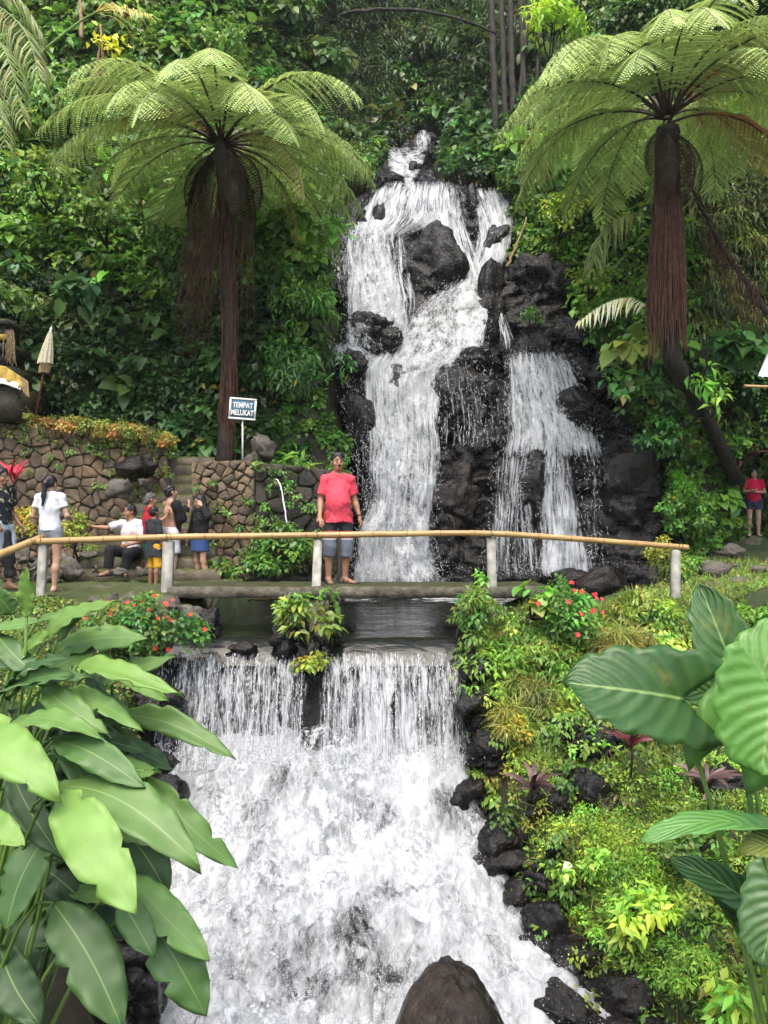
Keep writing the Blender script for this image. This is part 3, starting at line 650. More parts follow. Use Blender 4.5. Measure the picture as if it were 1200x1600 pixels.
SHR = [
 ('broadleaf_shrub','bright shrub with broad heart shaped leaves left of the waterfall',H(462,375,.5),(1.0,.6,1.0),420,'heart',.21,.95,(.085,.195,.035)),
 ('broadleaf_shrub','pale broad leaved shrub under the left tree fern fronds near the fall',H(440,300,.4),(.8,.5,.5),260,'heart',.20,.95,(.07,.17,.035)),
 ('fine_leaved_shrub','feathery narrow leaved shrub leaning toward the waterfall ledge',H(478,490,.5),(1.1,.6,.55),900,'ovate',.16,.24,(.042,.12,.02)),
 ('fine_leaved_shrub','dark drooping narrow leaved shrub above the creeper wall',H(468,575,.4),(1.0,.6,.6),900,'ovate',.17,.26,(.020,.075,.014)),
 ('weeping_shrub','fine green bush right beside the left rim of the fall',H(505,455,.4),(.5,.4,.35),420,'ovate',.11,.3,(.05,.13,.02)),
 ('taro_plant','taro like plant with big blue green leaves on the left slope',H(112,458,.9),(.50,.35,.35),26,'heart',.34,.8,(.030,.075,.030)),
 ('leafy_bush','large mid green bush at upper left behind the palm stalk',H(80,170,.9),(1.3,.8,.8),700,'ovate',.19,.6,(.06,.14,.028)),
 ('leafy_bush','light green bush under the tips of the left tree fern',H(70,285,.9),(1.0,.7,.6),600,'ovate',.18,.62,(.075,.165,.032)),
 ('leafy_bush','rounded bush of small leaves above the left tree fern',H(235,150,.8),(1.2,.7,.9),900,'ovate',.14,.6,(.045,.11,.022)),
 ('leafy_bush','bright small leaved bush behind the crown of the left tree fern',H(340,75,.6),(1.1,.7,.5),500,'ovate',.16,.6,(.07,.16,.03)),
 ('grape_leaved_vine','pale lobed leaf vine hanging at top centre left',H(500,95,.7),(.9,.6,.9),240,'heart',.26,.95,(.05,.105,.03)),
 ('grape_leaved_vine','big leaved climber at the top edge near centre left',H(440,20,.6),(1.0,.6,.6),240,'heart',.26,.95,(.045,.10,.026)),
 ('leafy_bush','low bush with reddish tips beneath the left tree fern',H(155,345,.7),(.9,.6,.5),520,'ovate',.15,.6,(.06,.13,.025)),
 ('leafy_bush','mid green bush right behind the left tree fern trunk',H(265,390,.6),(1.0,.6,.7),560,'ovate',.17,.62,(.045,.115,.02)),
 ('leafy_bush','green bush at the left edge above the shrine',H(15,470,.7),(.8,.6,.4),420,'ovate',.14,.6,(.05,.12,.022)),
 ('broadleaf_shrub','dark green large leaved shrub overhanging the right of the fall',H(935,265,.5),(1.0,.6,.6),260,'heart',.26,.8,(.030,.10,.028)),
 ('yellow_green_shrub','yellow green shrub leaning out right of the waterfall top',H(880,330,.6),(.7,.5,.6),620,'ovate',.11,.6,(.12,.20,.022)),
 ('leafy_bush','bright small leaved bush over the dark rocks right of the fall',H(860,245,.5),(.9,.6,.5),900,'ovate',.11,.62,(.07,.165,.022)),
 ('yellow_green_shrub','yellowish shrub above the dark boulders on the right',H(930,440,.5),(.75,.5,.3),520,'ovate',.11,.6,(.10,.18,.025)),
 ('small_fern_bush','small bright bush growing on the dark rock beside the trickle',H(830,497,.35),(.25,.2,.28),170,'ovate',.09,.6,(.05,.13,.02)),
 ('broadleaf_shrub','pale yellow green big leaved shrub beside the right fern trunk',H(985,545,.9),(.62,.4,.34),44,'heart',.34,.95,(.14,.21,.045)),
 ('broadleaf_shrub','glossy oval leaved shrub below the right fern roots',H(985,605,.8),(.68,.4,.42),90,'ovate',.27,.55,(.024,.085,.020)),
 ('leafy_bush','dense dark green bush left of the leaning fern trunk',H(1035,690,.4),(.6,.4,.5),620,'ovate',.13,.55,(.022,.080,.016)),
 ('leafy_bush','light green small leaved bush left of the woman in red',H(1075,790,.4),(.8,.4,.55),1400,'ovate',.095,.62,(.05,.14,.02)),
 ('pinnate_shrub','bright pinnate leaved shrub beside the leaning trunk',H(1105,610,1.6),(.35,.25,.55),90,'ovate',.24,.3,(.08,.20,.03)),
 ('leafy_bush','broad leaved bush at the right edge beneath the bamboo',H(1150,545,.7),(.8,.5,.4),110,'heart',.32,.85,(.035,.10,.025)),
 ('lime_shrub','vivid lime green bush behind the right tree fern crown',H(865,45,2.4),(.9,.6,.7),700,'ovate',.21,.3,(.17,.34,.03)),
 ('lime_shrub','vivid lime leaves at the right edge behind the tree fern',H(1170,190,1.2),(.9,.6,.5),300,'heart',.22,.8,(.12,.26,.03)),
 ('broadleaf_shrub','broad leaved plant clinging above the water spout',H(455,735,.3),(.45,.3,.4),70,'ovate',.30,.3,(.06,.15,.025)),
 ('mossy_shrub','yellow green moss bush behind the right end post',P(1035,880,13.0),(.32,.3,.45),1300,'ovate',.05,.6,(.12,.16,.02)),
]
for s in SHR:
    nm_, lb, c, r, n_, sh, l_, w_, cc = s
    c = c if nm_ == 'mossy_shrub' else c * (c[1] - .65) / c[1] + np.array([0, 0, CAMZ * .65 / c[1]])
    shrub(nm_, lb, c, r, n_, sh, l_, w_, cc, base=c + np.array([0, .5, -r[2] * .8]) if nm_ != 'mossy_shrub' else np.array([c[0], c[1], float(groundz(c[:1], c[1:2])[0])]))

# ------------------------------------------------------------------ tree ferns
def frond_mesh(L, a0, a1, seed, pl=.55, npair=26, pw=1.3, col=(.13, .22, .05), dead=False, s0=.16):
    r_ = np.random.default_rng(seed); S = np.linspace(0, 1, 60)
    ang = a0 - (a0 + a1) * S ** pw; dx = np.cos(ang); dz = np.sin(ang)
    cx = np.r_[0, np.cumsum((dx[1:] + dx[:-1]) / 2)] * L / 59; cz = np.r_[0, np.cumsum((dz[1:] + dz[:-1]) / 2)] * L / 59
    def at(s): return np.array([np.interp(s, S, cx), 0, np.interp(s, S, cz)]), np.interp(s, S, ang)
    pos, ax, nm, ln, wd, cc = [], [], [], [], [], []
    for i in range(npair):
        s = s0 + (1 - s0) * (i / (npair - 1)) ** .92; p, a = at(s); q = (s - s0) / (1 - s0)
        T = np.array([math.cos(a), 0, math.sin(a)]); N = np.array([-math.sin(a), 0, math.cos(a)])
        pln = pl * (math.sin(math.pi * (.16 + .80 * q)) ** .8) + .02
        for sgn in (-1, 1):
            D = nrm(np.array([0, sgn, 0]) * .88 + T * (.34 + .4 * q) - N * (.12 + r_.uniform(0, .30)))
            k = max(4, int(pln / .033)); t = (np.arange(k) + .5) / k
            pp = p + D * (t * pln)[:, None] - N * (t ** 2 * pln * .34)[:, None]
            Sd = nrm(np.cross(N, D))
            for s2 in (-1, 1):
                pos.append(pp); ax.append(nrm(Sd * s2 * .92 + D * .45) + 0 * pp); nm.append(np.tile(N, (k, 1)) + r_.normal(0, .12, (k, 3)))
                l_ = .073 * (1 - .72 * t ** 1.6) * (.55 + .45 * min(1, pln / (.7 * pl))); ln.append(l_); wd.append(np.full(k, .038))
                b = np.array(col) * math.exp(r_.normal(0, .22)) * (1 + .25 * t[:, None]); cc.append(b + 0 * pp)
    pos, ax, nm, ln, wd, cc = map(np.concatenate, (pos, ax, nm, ln, wd, cc))
    o = leaves('frond', pos, ax, nm, ln, wd, cc, mat='leaf_soft'); me = o.data; bpy.data.objects.remove(o)
    m = MB(); m.tube(np.stack([cx, cx * 0, cz - .008], -1)[::4], np.linspace(.026, .004, 15) * L / 3, 6)
    o = m.build('rachis', M['rachis'], smooth=True); me2 = o.data; bpy.data.objects.remove(o)
    return me, me2
M['leaf_soft'] = m_leaf('fern leaves', .5, .16, .35)
M['rachis'] = m_plain('dark fern stalk', (.05, .030, .016), .6, .4, 20, .2)
FG, FG2 = (.37, .47, .15), (.28, .38, .115)
FA = [frond_mesh(3.8, R(42), R(50), 1, .72, 27, 1.05, FG), frond_mesh(3.9, R(48), R(50), 2, .74, 28, 1.1, FG), frond_mesh(3.7, R(36), R(52), 3, .70, 27, 1.05, FG), frond_mesh(3.6, R(30), R(48), 4, .68, 26, 1.1, FG2)]
FB = [frond_mesh(3.9, R(60), R(64), 5, .74, 28, 1.05, FG), frond_mesh(4.0, R(50), R(66), 6, .76, 28, 1.0, FG), frond_mesh(3.8, R(66), R(64), 7, .72, 28, 1.05, FG), frond_mesh(3.5, R(36), R(60), 8, .70, 26, 1.0, FG2)]
FY = frond_mesh(3.1, R(20), R(75), 9, .45, 26, 1.0, (.34, .32, .10)); FD = frond_mesh(2.3, R(20), R(80), 10, .32, col=(.05, .032, .018)); FR = frond_mesh(3.6, R(58), R(62), 11, .58, 32, 1.05, (.42, .19, .08))
FO = frond_mesh(3.2, R(44), R(66), 12, .55, 30, 1.0, (.48, .34, .08))
def frond(parent, pair, az, tilt=0, roll=0, sc=1.0, z=0, nm_='frond'):
    o = put(nm_, pair[0], parent, (0, 0, z), (roll, -tilt, az), sc); put('rachis', pair[1], o); return o
def fibres(name, parent, base, fn, n, mat, r=(.004, .010)):
    """hanging fibres: fn(i)->(start, end) local points"""
    m = MB()
    for q in range(n):
        a, b = fn(q); t = np.linspace(0, 1, 6)[:, None]
        pts = a + (b - a) * t + np.cumsum(rng.normal(0, .012, (6, 3)), 0); w = rng.uniform(*r); m.tube(pts, np.linspace(w, w * .4, 6), 4, cap=False)
    return m.build(name, mat, parent)
def trunk(name, parent, pts, rad, mat, n=12, rough=.12):
    pts = np.asarray(pts, float); t = np.linspace(0, 1, len(pts)); tt = np.linspace(0, 1, 40)
    p = np.stack([np.interp(tt, t, pts[:, i]) for i in range(3)], -1); rr = np.interp(tt, t, rad)
    m = MB(); m.tube(p, rr, n); V = m.v[0]
    V[:-2] += nrm(V[:-2] - np.repeat(p, n, 0)) * (fbm(V[:-2] * np.array([9, 9, 3.0]), 3) * rough * np.repeat(rr, n)[:, None] [:, 0])[:, None]
    return m.build(name, mat, parent, smooth=True)
# left tree fern
b = P(352, 712, 15.0); c = P(346, 228, 15.0) - b
tf = empty('tree_fern', b, 'tree fern on the left with brown roots hanging behind the sign', 'tree fern')
trunk('trunk', tf, [(0, 0, -.2), (.02, .05, 1.2), (.12, 0, 2.6), (.02, 0, 4.2), c + [0, 0, -.1], c + [0, 0, .15]], [.15, .12, .12, .11, .14, .09], M['bark'], 14, .3)
def fnl(i):
    side = rng.choice([-1, 1], p=[.72, .28]); u = abs(rng.normal(0, 1))
    x0 = side * rng.uniform(.05, .52) - .05; z0 = c[2] - rng.uniform(.7, 1.9); l = rng.uniform(.6, 2.5)
    return np.array([x0 + .05, rng.normal(-.05, .14), z0]), np.array([x0 * 1.5 - .12, rng.normal(-.08, .16), z0 - l])
fibres('hanging_root', tf, b, fnl, 190, M['root'], (.003, .007))
def fnt(i):
    th = rng.uniform(0, 6.28); z0 = rng.uniform(.2, c[2]); rr = rng.uniform(.11, .15)
    return np.array([math.cos(th) * rr + np.interp(z0, [0, 2.6, 5.5], [.0, .1, .0]), math.sin(th) * rr, z0]), np.array([math.cos(th) * rr * 1.05 + np.interp(z0, [0, 2.6, 5.5], [0, .08, 0]), math.sin(th) * rr * 1.05, max(-.2, z0 - rng.uniform(.4, 1.2))])
fibres('trunk_fibre', tf, b, fnt, 260, M['root'], (.006, .016))
for i in range(32):
    az = 2 * math.pi * (i + rng.uniform(-.3, .3)) / 32
    o = frond(tf, FA[i % 4], az, R(rng.uniform(-6, 6) - (20 if math.sin(az) > .6 else 8)), R(rng.uniform(-9, 9)), rng.uniform(.84, .98)); o.location = tuple(c + np.array([math.cos(az) * .06, math.sin(az) * .06, .05]))
for az, pr, tl, sc in ((R(-38), FY, -8, .95), (R(-150), FO, 6, .72), (R(20), FY, -20, .8)):
    o = frond(tf, pr, az, R(tl), 0, sc); o.location = tuple(c)
for i in range(9):
    o = frond(tf, FD, rng.uniform(0, 6.28), R(rng.uniform(-55, -25)), 0, rng.uniform(.6, .95), nm_='dead_frond'); o.location = tuple(c + np.array([0, 0, -.1]))
# right tree fern: leaning foot, root mantle, crown cut by the frame
b = P(1152, 730, 16.9); c = P(1042, 195, 14.4) - b; kx = P(1048, 560, 14.5) - b
tf = empty('tree_fern', b, 'tree fern on the right with thick red brown root mantle and leaning foot', 'tree fern')
trunk('trunk', tf, [(0, 0, -.3), kx * .55, kx, (kx + c) / 2, c - [0, 0, .1], c + [0, 0, .3]], [.15, .13, .15, .17, .19, .13], M['bark'], 14, .3)
def fnr(i):
    th = rng.uniform(0, 6.28); q = rng.uniform(0, 1) ** .8; z0 = c[2] - .3 - q * 1.9; rr = .17 + .12 * q * rng.uniform(.3, 1.2); l = rng.uniform(1.0, 2.3)
    s_ = np.array([c[0] + math.cos(th) * rr * .9, c[1] + math.sin(th) * rr * .9, z0]); e = np.array([c[0] + math.cos(th) * (rr + .06), c[1] + math.sin(th) * (rr + .05), max(z0 - l, kx[2] - rng.uniform(-.2, .55))])
    return s_, e
fibres('root_mantle', tf, b, fnr, 760, M['root'], (.008, .018))
for i in range(34):
    az = 2 * math.pi * (i + rng.uniform(-.3, .3)) / 34
    o = frond(tf, FB[i % 4], az, R(rng.uniform(-8, 6)), R(rng.uniform(-9, 9)), rng.uniform(.82, .98)); o.location = tuple(c + np.array([math.cos(az) * .08, math.sin(az) * .08, .15]))
o = frond(tf, FR, R(-42), R(-4), 0, .95); o.location = tuple(c); o = frond(tf, FR, R(2), R(-28), 0, .9); o.location = tuple(c)
for i in range(6):
    o = frond(tf, FD, rng.uniform(0, 6.28), R(rng.uniform(-60, -30)), 0, rng.uniform(.5, .8), nm_='dead_frond'); o.location = tuple(c + np.array([0, 0, -.1]))

# ------------------------------------------------------------------ big leaved plants near the viewer
def m_bigleaf(name, rough=.35, heart=False):
    m, n, l, b = mat_new(name); a = attrc(n).outputs['Color']; uv = n.new('ShaderNodeUVMap').outputs[0]; s = n.new('ShaderNodeSeparateXYZ'); l.new(uv, s.inputs[0])
    v = mth(n, l, 'ABSOLUTE', mth(n, l, 'SUBTRACT', s.outputs[1], .5))
    ph = mth(n, l, 'SUBTRACT', mth(n, l, 'MULTIPLY', s.outputs[0], 1.0), mth(n, l, 'MULTIPLY', v, .55 if not heart else .9))
    w = mth(n, l, 'SINE', mth(n, l, 'MULTIPLY', ph, 150.0 if not heart else 44.0))
    rib = n.new('ShaderNodeMapRange'); rib.inputs[1].default_value = .022; rib.inputs[2].default_value = .008; l.new(v, rib.inputs[0])
    nz = noise(n, l, 7, 4, objco(n))
    c = mixc(n, l, mth(n, l, 'MULTIPLY', w, .06 if not heart else .16), a, mixc(n, l, .5, a, (.25, .36, .10)))
    c = mixc(n, l, .35, c, ramp(n, l, nz, [(.3, (.6, .6, .6)), (.7, (1.25, 1.25, 1.25))]), 'MULTIPLY')
    nb = noise(n, l, 3.2, 6, objco(n), .7); c = mixc(n, l, mth(n, l, 'MULTIPLY', ramp(n, l, nb, [(.60, (0, 0, 0)), (.72, (1, 1, 1))]), .45), c, (.24, .24, .05))
    ns = noise(n, l, 42, 3, objco(n), .5); c = mixc(n, l, ramp(n, l, ns, [(.70, (0, 0, 0)), (.74, (.7, .7, .7))]), c, (.10, .07, .03))
    c = mixc(n, l, rib.outputs[0], c, (.22, .34, .10))
    l.new(c, b.inputs['Base Color']); b.inputs['Roughness'].default_value = rough
    bump(n, l, b, mth(n, l, 'ADD', mth(n, l, 'MULTIPLY', w, .45 if heart else .07), mth(n, l, 'MULTIPLY', nz, 1.5)), .5 if heart else .35, .012 if heart else .003)
    t = n.new('ShaderNodeBsdfTranslucent'); g = n.new('ShaderNodeHueSaturation'); g.inputs['Value'].default_value = 1.4; l.new(c, g.inputs['Color']); l.new(g.outputs[0], t.inputs[0])
    mx = n.new('ShaderNodeMixShader'); mx.inputs[0].default_value = .25; l.new(b.outputs[0], mx.inputs[1]); l.new(t.outputs[0], mx.inputs[2]); l.new(mx.outputs[0], n['Material Output'].inputs[0])
    return m
M['bigleaf'] = m_bigleaf('broad leaf', .48); M['heartleaf'] = m_bigleaf('ribbed heart leaf', .38, True); M['stalk'] = m_plain('green leaf stalk', (.12, .22, .04), .45, .2, 8, 0)
def bigleaf(parent, A, B, width, face, bend=.12, fold=.25, wav=.02, col=(.07, .17, .03), shape='lance', seed=0, mat='bigleaf', nu=18, nv=9, org=(0, 0, 0)):
    A = np.asarray(A, float); B = np.asarray(B, float); ax = B - A; L = np.linalg.norm(ax); T = ax / L
    N = nrm(np.asarray(face, float) - np.dot(face, T) * T); S = np.cross(N, T)
    u = np.linspace(0, 1, nu); v = np.linspace(-1, 1, nv); U, Vv = np.meshgrid(u, v)
    if shape == 'lance': prof = np.interp(u, [0, .06, .18, .38, .62, .80, .92, 1], [.04, .40, .80, 1.0, .95, .70, .36, .02]); back = 0 * u
    else: prof = np.interp(u, [0, .08, .22, .4, .6, .8, .93, 1], [.74, .95, 1.0, .99, .90, .68, .44, 0.0])
    r_ = np.random.default_rng(seed)
    H_ = U * L
    if shape == 'heart': H_ = H_ - (np.abs(Vv) ** 1.2) * .40 * L * np.clip(1 - U * 1.5, 0, 1)
    side = Vv * prof[None] * width / 2
    if shape == 'lance' and mat == 'bigleaf':
        for q in range(r_.integers(0, 4)):
            iu = r_.integers(5, nu - 5); sg = r_.choice([-1, 1]); dp = r_.uniform(.12, .5); m_ = np.zeros_like(side); m_[:, iu] = 1.0; m_[:, iu - 1] = .25
            side = side * (1 - dp * m_ * (np.sign(Vv) == sg) * np.abs(Vv) ** 2)
    nz = fbm(np.stack([U * 5 + seed * 7, Vv * 1.5, U * 0], -1), 2)
    rise = bend * L * np.sin(np.pi * U ** .9) - bend * .9 * L * U ** 2.2 + fold * np.abs(side) * (1 - .5 * U) + .10 * L * np.sin(U * 3.1 + seed * 1.7) * Vv * (width / L) + wav * L * nz * np.abs(Vv) ** 1.5 + .3 * wav * L * np.sin(U * (34 if shape == 'lance' else 46) + seed) * np.abs(Vv) ** 2
    side = side + (.05 * L * math.sin(seed * 2.3) * np.sin(np.pi * U) if shape == 'lance' else .03 * width * np.sin(U * 30 + seed) * np.sign(Vv) * np.abs(Vv) ** 3)
    Vt = A + T * H_[..., None] + S * side[..., None] + N * rise[..., None]
    o = mesh_np('leaf', Vt.reshape(-1, 3) - np.asarray(org), [grid_faces(nu, nv)], M[mat], parent, col=np.tile(np.array(col) * math.exp(r_.normal(0, .12)), (nu * nv, 1)),
                uv=np.stack([U, Vv / 2 + .5], -1).reshape(-1, 2), smooth=True)
    sm_ = o.modifiers.new('thickness', 'SOLIDIFY'); sm_.thickness = .0015
    return o
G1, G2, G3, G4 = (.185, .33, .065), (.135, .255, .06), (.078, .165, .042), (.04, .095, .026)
hb = np.array([-2.45, 4.25, float(groundz(np.array([-2.45]), np.array([4.25]))[0])])
hel = empty('ginger_plant', hb, 'large clump of long glossy ginger leaves at lower left', 'plant')
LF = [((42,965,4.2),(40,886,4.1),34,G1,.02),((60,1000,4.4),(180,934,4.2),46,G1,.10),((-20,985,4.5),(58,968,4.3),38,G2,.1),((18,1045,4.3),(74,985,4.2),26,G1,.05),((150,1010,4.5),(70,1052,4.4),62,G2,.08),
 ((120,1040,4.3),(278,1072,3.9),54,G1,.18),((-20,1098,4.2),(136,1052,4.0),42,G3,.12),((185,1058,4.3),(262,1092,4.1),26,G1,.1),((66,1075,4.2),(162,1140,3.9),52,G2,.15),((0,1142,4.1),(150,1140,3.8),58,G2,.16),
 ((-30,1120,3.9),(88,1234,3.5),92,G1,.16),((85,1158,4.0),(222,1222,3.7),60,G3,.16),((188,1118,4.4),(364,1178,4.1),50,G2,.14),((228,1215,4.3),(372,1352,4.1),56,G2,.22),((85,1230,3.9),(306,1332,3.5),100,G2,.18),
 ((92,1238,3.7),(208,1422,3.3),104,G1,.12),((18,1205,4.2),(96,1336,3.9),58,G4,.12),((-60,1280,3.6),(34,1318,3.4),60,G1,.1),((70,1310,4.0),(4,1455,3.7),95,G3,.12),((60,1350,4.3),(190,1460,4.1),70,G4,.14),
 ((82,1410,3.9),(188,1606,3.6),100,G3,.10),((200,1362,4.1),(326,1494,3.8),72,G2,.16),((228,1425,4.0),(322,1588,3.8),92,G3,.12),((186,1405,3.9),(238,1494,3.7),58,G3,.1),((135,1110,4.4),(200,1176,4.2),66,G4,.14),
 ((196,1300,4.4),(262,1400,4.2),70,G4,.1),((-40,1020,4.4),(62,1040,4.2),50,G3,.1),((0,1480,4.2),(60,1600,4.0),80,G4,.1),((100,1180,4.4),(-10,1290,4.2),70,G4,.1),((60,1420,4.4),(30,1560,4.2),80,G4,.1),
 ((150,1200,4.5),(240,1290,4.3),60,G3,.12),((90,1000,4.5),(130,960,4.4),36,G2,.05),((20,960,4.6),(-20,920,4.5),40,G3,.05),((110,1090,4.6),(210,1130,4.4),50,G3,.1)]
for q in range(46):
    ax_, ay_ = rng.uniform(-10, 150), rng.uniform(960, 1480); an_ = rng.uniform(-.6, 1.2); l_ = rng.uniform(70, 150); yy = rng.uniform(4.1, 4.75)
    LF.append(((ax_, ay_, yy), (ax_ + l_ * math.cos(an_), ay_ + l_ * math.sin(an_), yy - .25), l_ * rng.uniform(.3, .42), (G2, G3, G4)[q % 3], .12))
for i, (a, b_, w, cc, bd) in enumerate(LF):
    A, B = P(*a), P(*b_); fc = nrm(np.array([.05 * math.sin(i * 2.1), -.62, .72]) + .18 * np.array([math.sin(i * 3.7), 0, math.cos(i * 1.3)]))
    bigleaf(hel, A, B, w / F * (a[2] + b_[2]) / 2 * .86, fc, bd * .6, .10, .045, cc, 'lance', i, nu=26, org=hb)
    m = MB(); t = np.linspace(0, 1, 7)[:, None]; s_ = hb + np.array([rng.uniform(-.15, .25), rng.uniform(-.2, .2), 0]); T = nrm(B - A)
    ctl = A - T * .45 + np.array([-.05, .1, -.25]); pts = (1 - t) ** 2 * s_ + 2 * t * (1 - t) * ctl + t ** 2 * A
    m.tube(pts - hb, np.linspace(.016, .007, 7), 6).build('stalk', M['stalk'], hel, smooth=True)
ab = gpt(1185, 1330); ab = np.array([P(1235, 1330, 4.7)[0], 4.7, 0]); ab[2] = float(groundz(ab[:1], ab[1:2])[0])
alo = empty('elephant_ear', ab, 'elephant ear plant with huge ribbed heart leaves at right', 'plant')
AL = [((1068,1092,4.6),(886,1066,4.5),150,(.042,.12,.024),(.05,-.90,.35),.04,.16),((1160,1085,4.9),(1094,914,5.0),96,(.06,.15,.034),(-.35,-.85,.35),.05,.3),((1150,1150,4.6),(1225,965,4.6),130,(.12,.28,.05),(-.25,-.9,.3),.03,.2),
 ((1148,1090,4.8),(1054,1076,4.7),58,(.11,.25,.05),(0,-.85,.45),.06,.2),((1205,1070,4.3),(1190,1212,4.2),165,(.10,.25,.045),(-.15,-.95,.2),.03,.15),((1192,1304,4.4),(1006,1296,4.2),54,(.11,.28,.06),(0,-.35,.93),.12,.2),
 ((1168,1412,4.6),(1058,1342,4.5),54,(.04,.12,.03),(-.3,-.75,.6),.12,.35),((1150,1440,4.6),(1085,1350,4.7),40,(.035,.11,.03),(.3,-.75,.5),.1,.35),((1215,1395,4.1),(1190,1510,4.0),100,(.075,.16,.05),(-.3,-.9,.3),.05,.2),((1230,1330,4.4),(1160,1320,4.3),50,(.16,.20,.03),(0,-.6,.8),.1,.3)]
for i, (a, b_, w, cc, fc, bd, fo) in enumerate(AL):
    A, B = P(*a), P(*b_); bigleaf(alo, A, B, w / F * a[2], np.array(fc, float), bd, fo, .012, cc, 'heart', 40 + i, 'heartleaf', 22, 13, org=ab)
    m = MB(); t = np.linspace(0, 1, 9)[:, None]; ctl = (ab + A) / 2 + np.array([.12, .1, .35]); pts = (1 - t) ** 2 * ab + 2 * t * (1 - t) * ctl + t ** 2 * (A + nrm(B - A) * .04)
    m.tube(pts - ab, np.linspace(.026, .011, 9), 7).build('stalk', M['stalk'], alo, smooth=True)

# ------------------------------------------------------------------ bank plants: flowers, creepers, grass
def flower_mesh(col, r):
    pos = np.zeros((5, 3)); th = np.arange(5) * 2 * np.pi / 5; ax = np.stack([np.cos(th), np.sin(th), th * 0 + .12], -1)
    o = leaves('flower', pos, ax, np.tile((0, 0, 1.0), (5, 1)), r, r * .95, np.tile(col, (5, 1)), 'heart', 'petal'); me = o.data; bpy.data.objects.remove(o); return me
fl1 = [flower_mesh((.72, .09, .03), .032), flower_mesh((.66, .06, .03), .028)]
fl2 = [flower_mesh((.70, .045, .05), .034), flower_mesh((.75, .10, .09), .030)]
def impatiens(label, c, r, nleaf, nfl, col, fls, group):
    root = shrub('impatiens_bush', label, c, r, nleaf, 'ovate', .072, .55, col, 'flower bush', None, 26, .35, csd=.2, base=np.array([c[0], c[1] + .1, c[2] - r[2]]))
    bb = np.array(root.location); c = np.asarray(c); r = np.asarray(r)
    for i in range(nfl):
        d = nrm(rng.normal(0, 1, 3) + np.array([0, -1.3, .9])); p = c + d * r * rng.uniform(1.0, 1.15) - bb
        nz_ = Vector(nrm(d + np.array([0, -.8, .5]))).to_track_quat('Z', 'Y').to_euler()
        put('flower', fls[i % 2], root, p, nz_, rng.uniform(.8, 1.25))
impatiens('wide bush with many orange red flowers on the left bank', P(220, 985, 9.15), (.84, .35, .36), 3200, 38, (.035, .10, .02), fl1, None)
impatiens('bush with scattered red flowers beside the right of the bridge', P(880, 965, 9.3), (.46, .35, .42), 1300, 15, (.05, .13, .025), fl2, None)
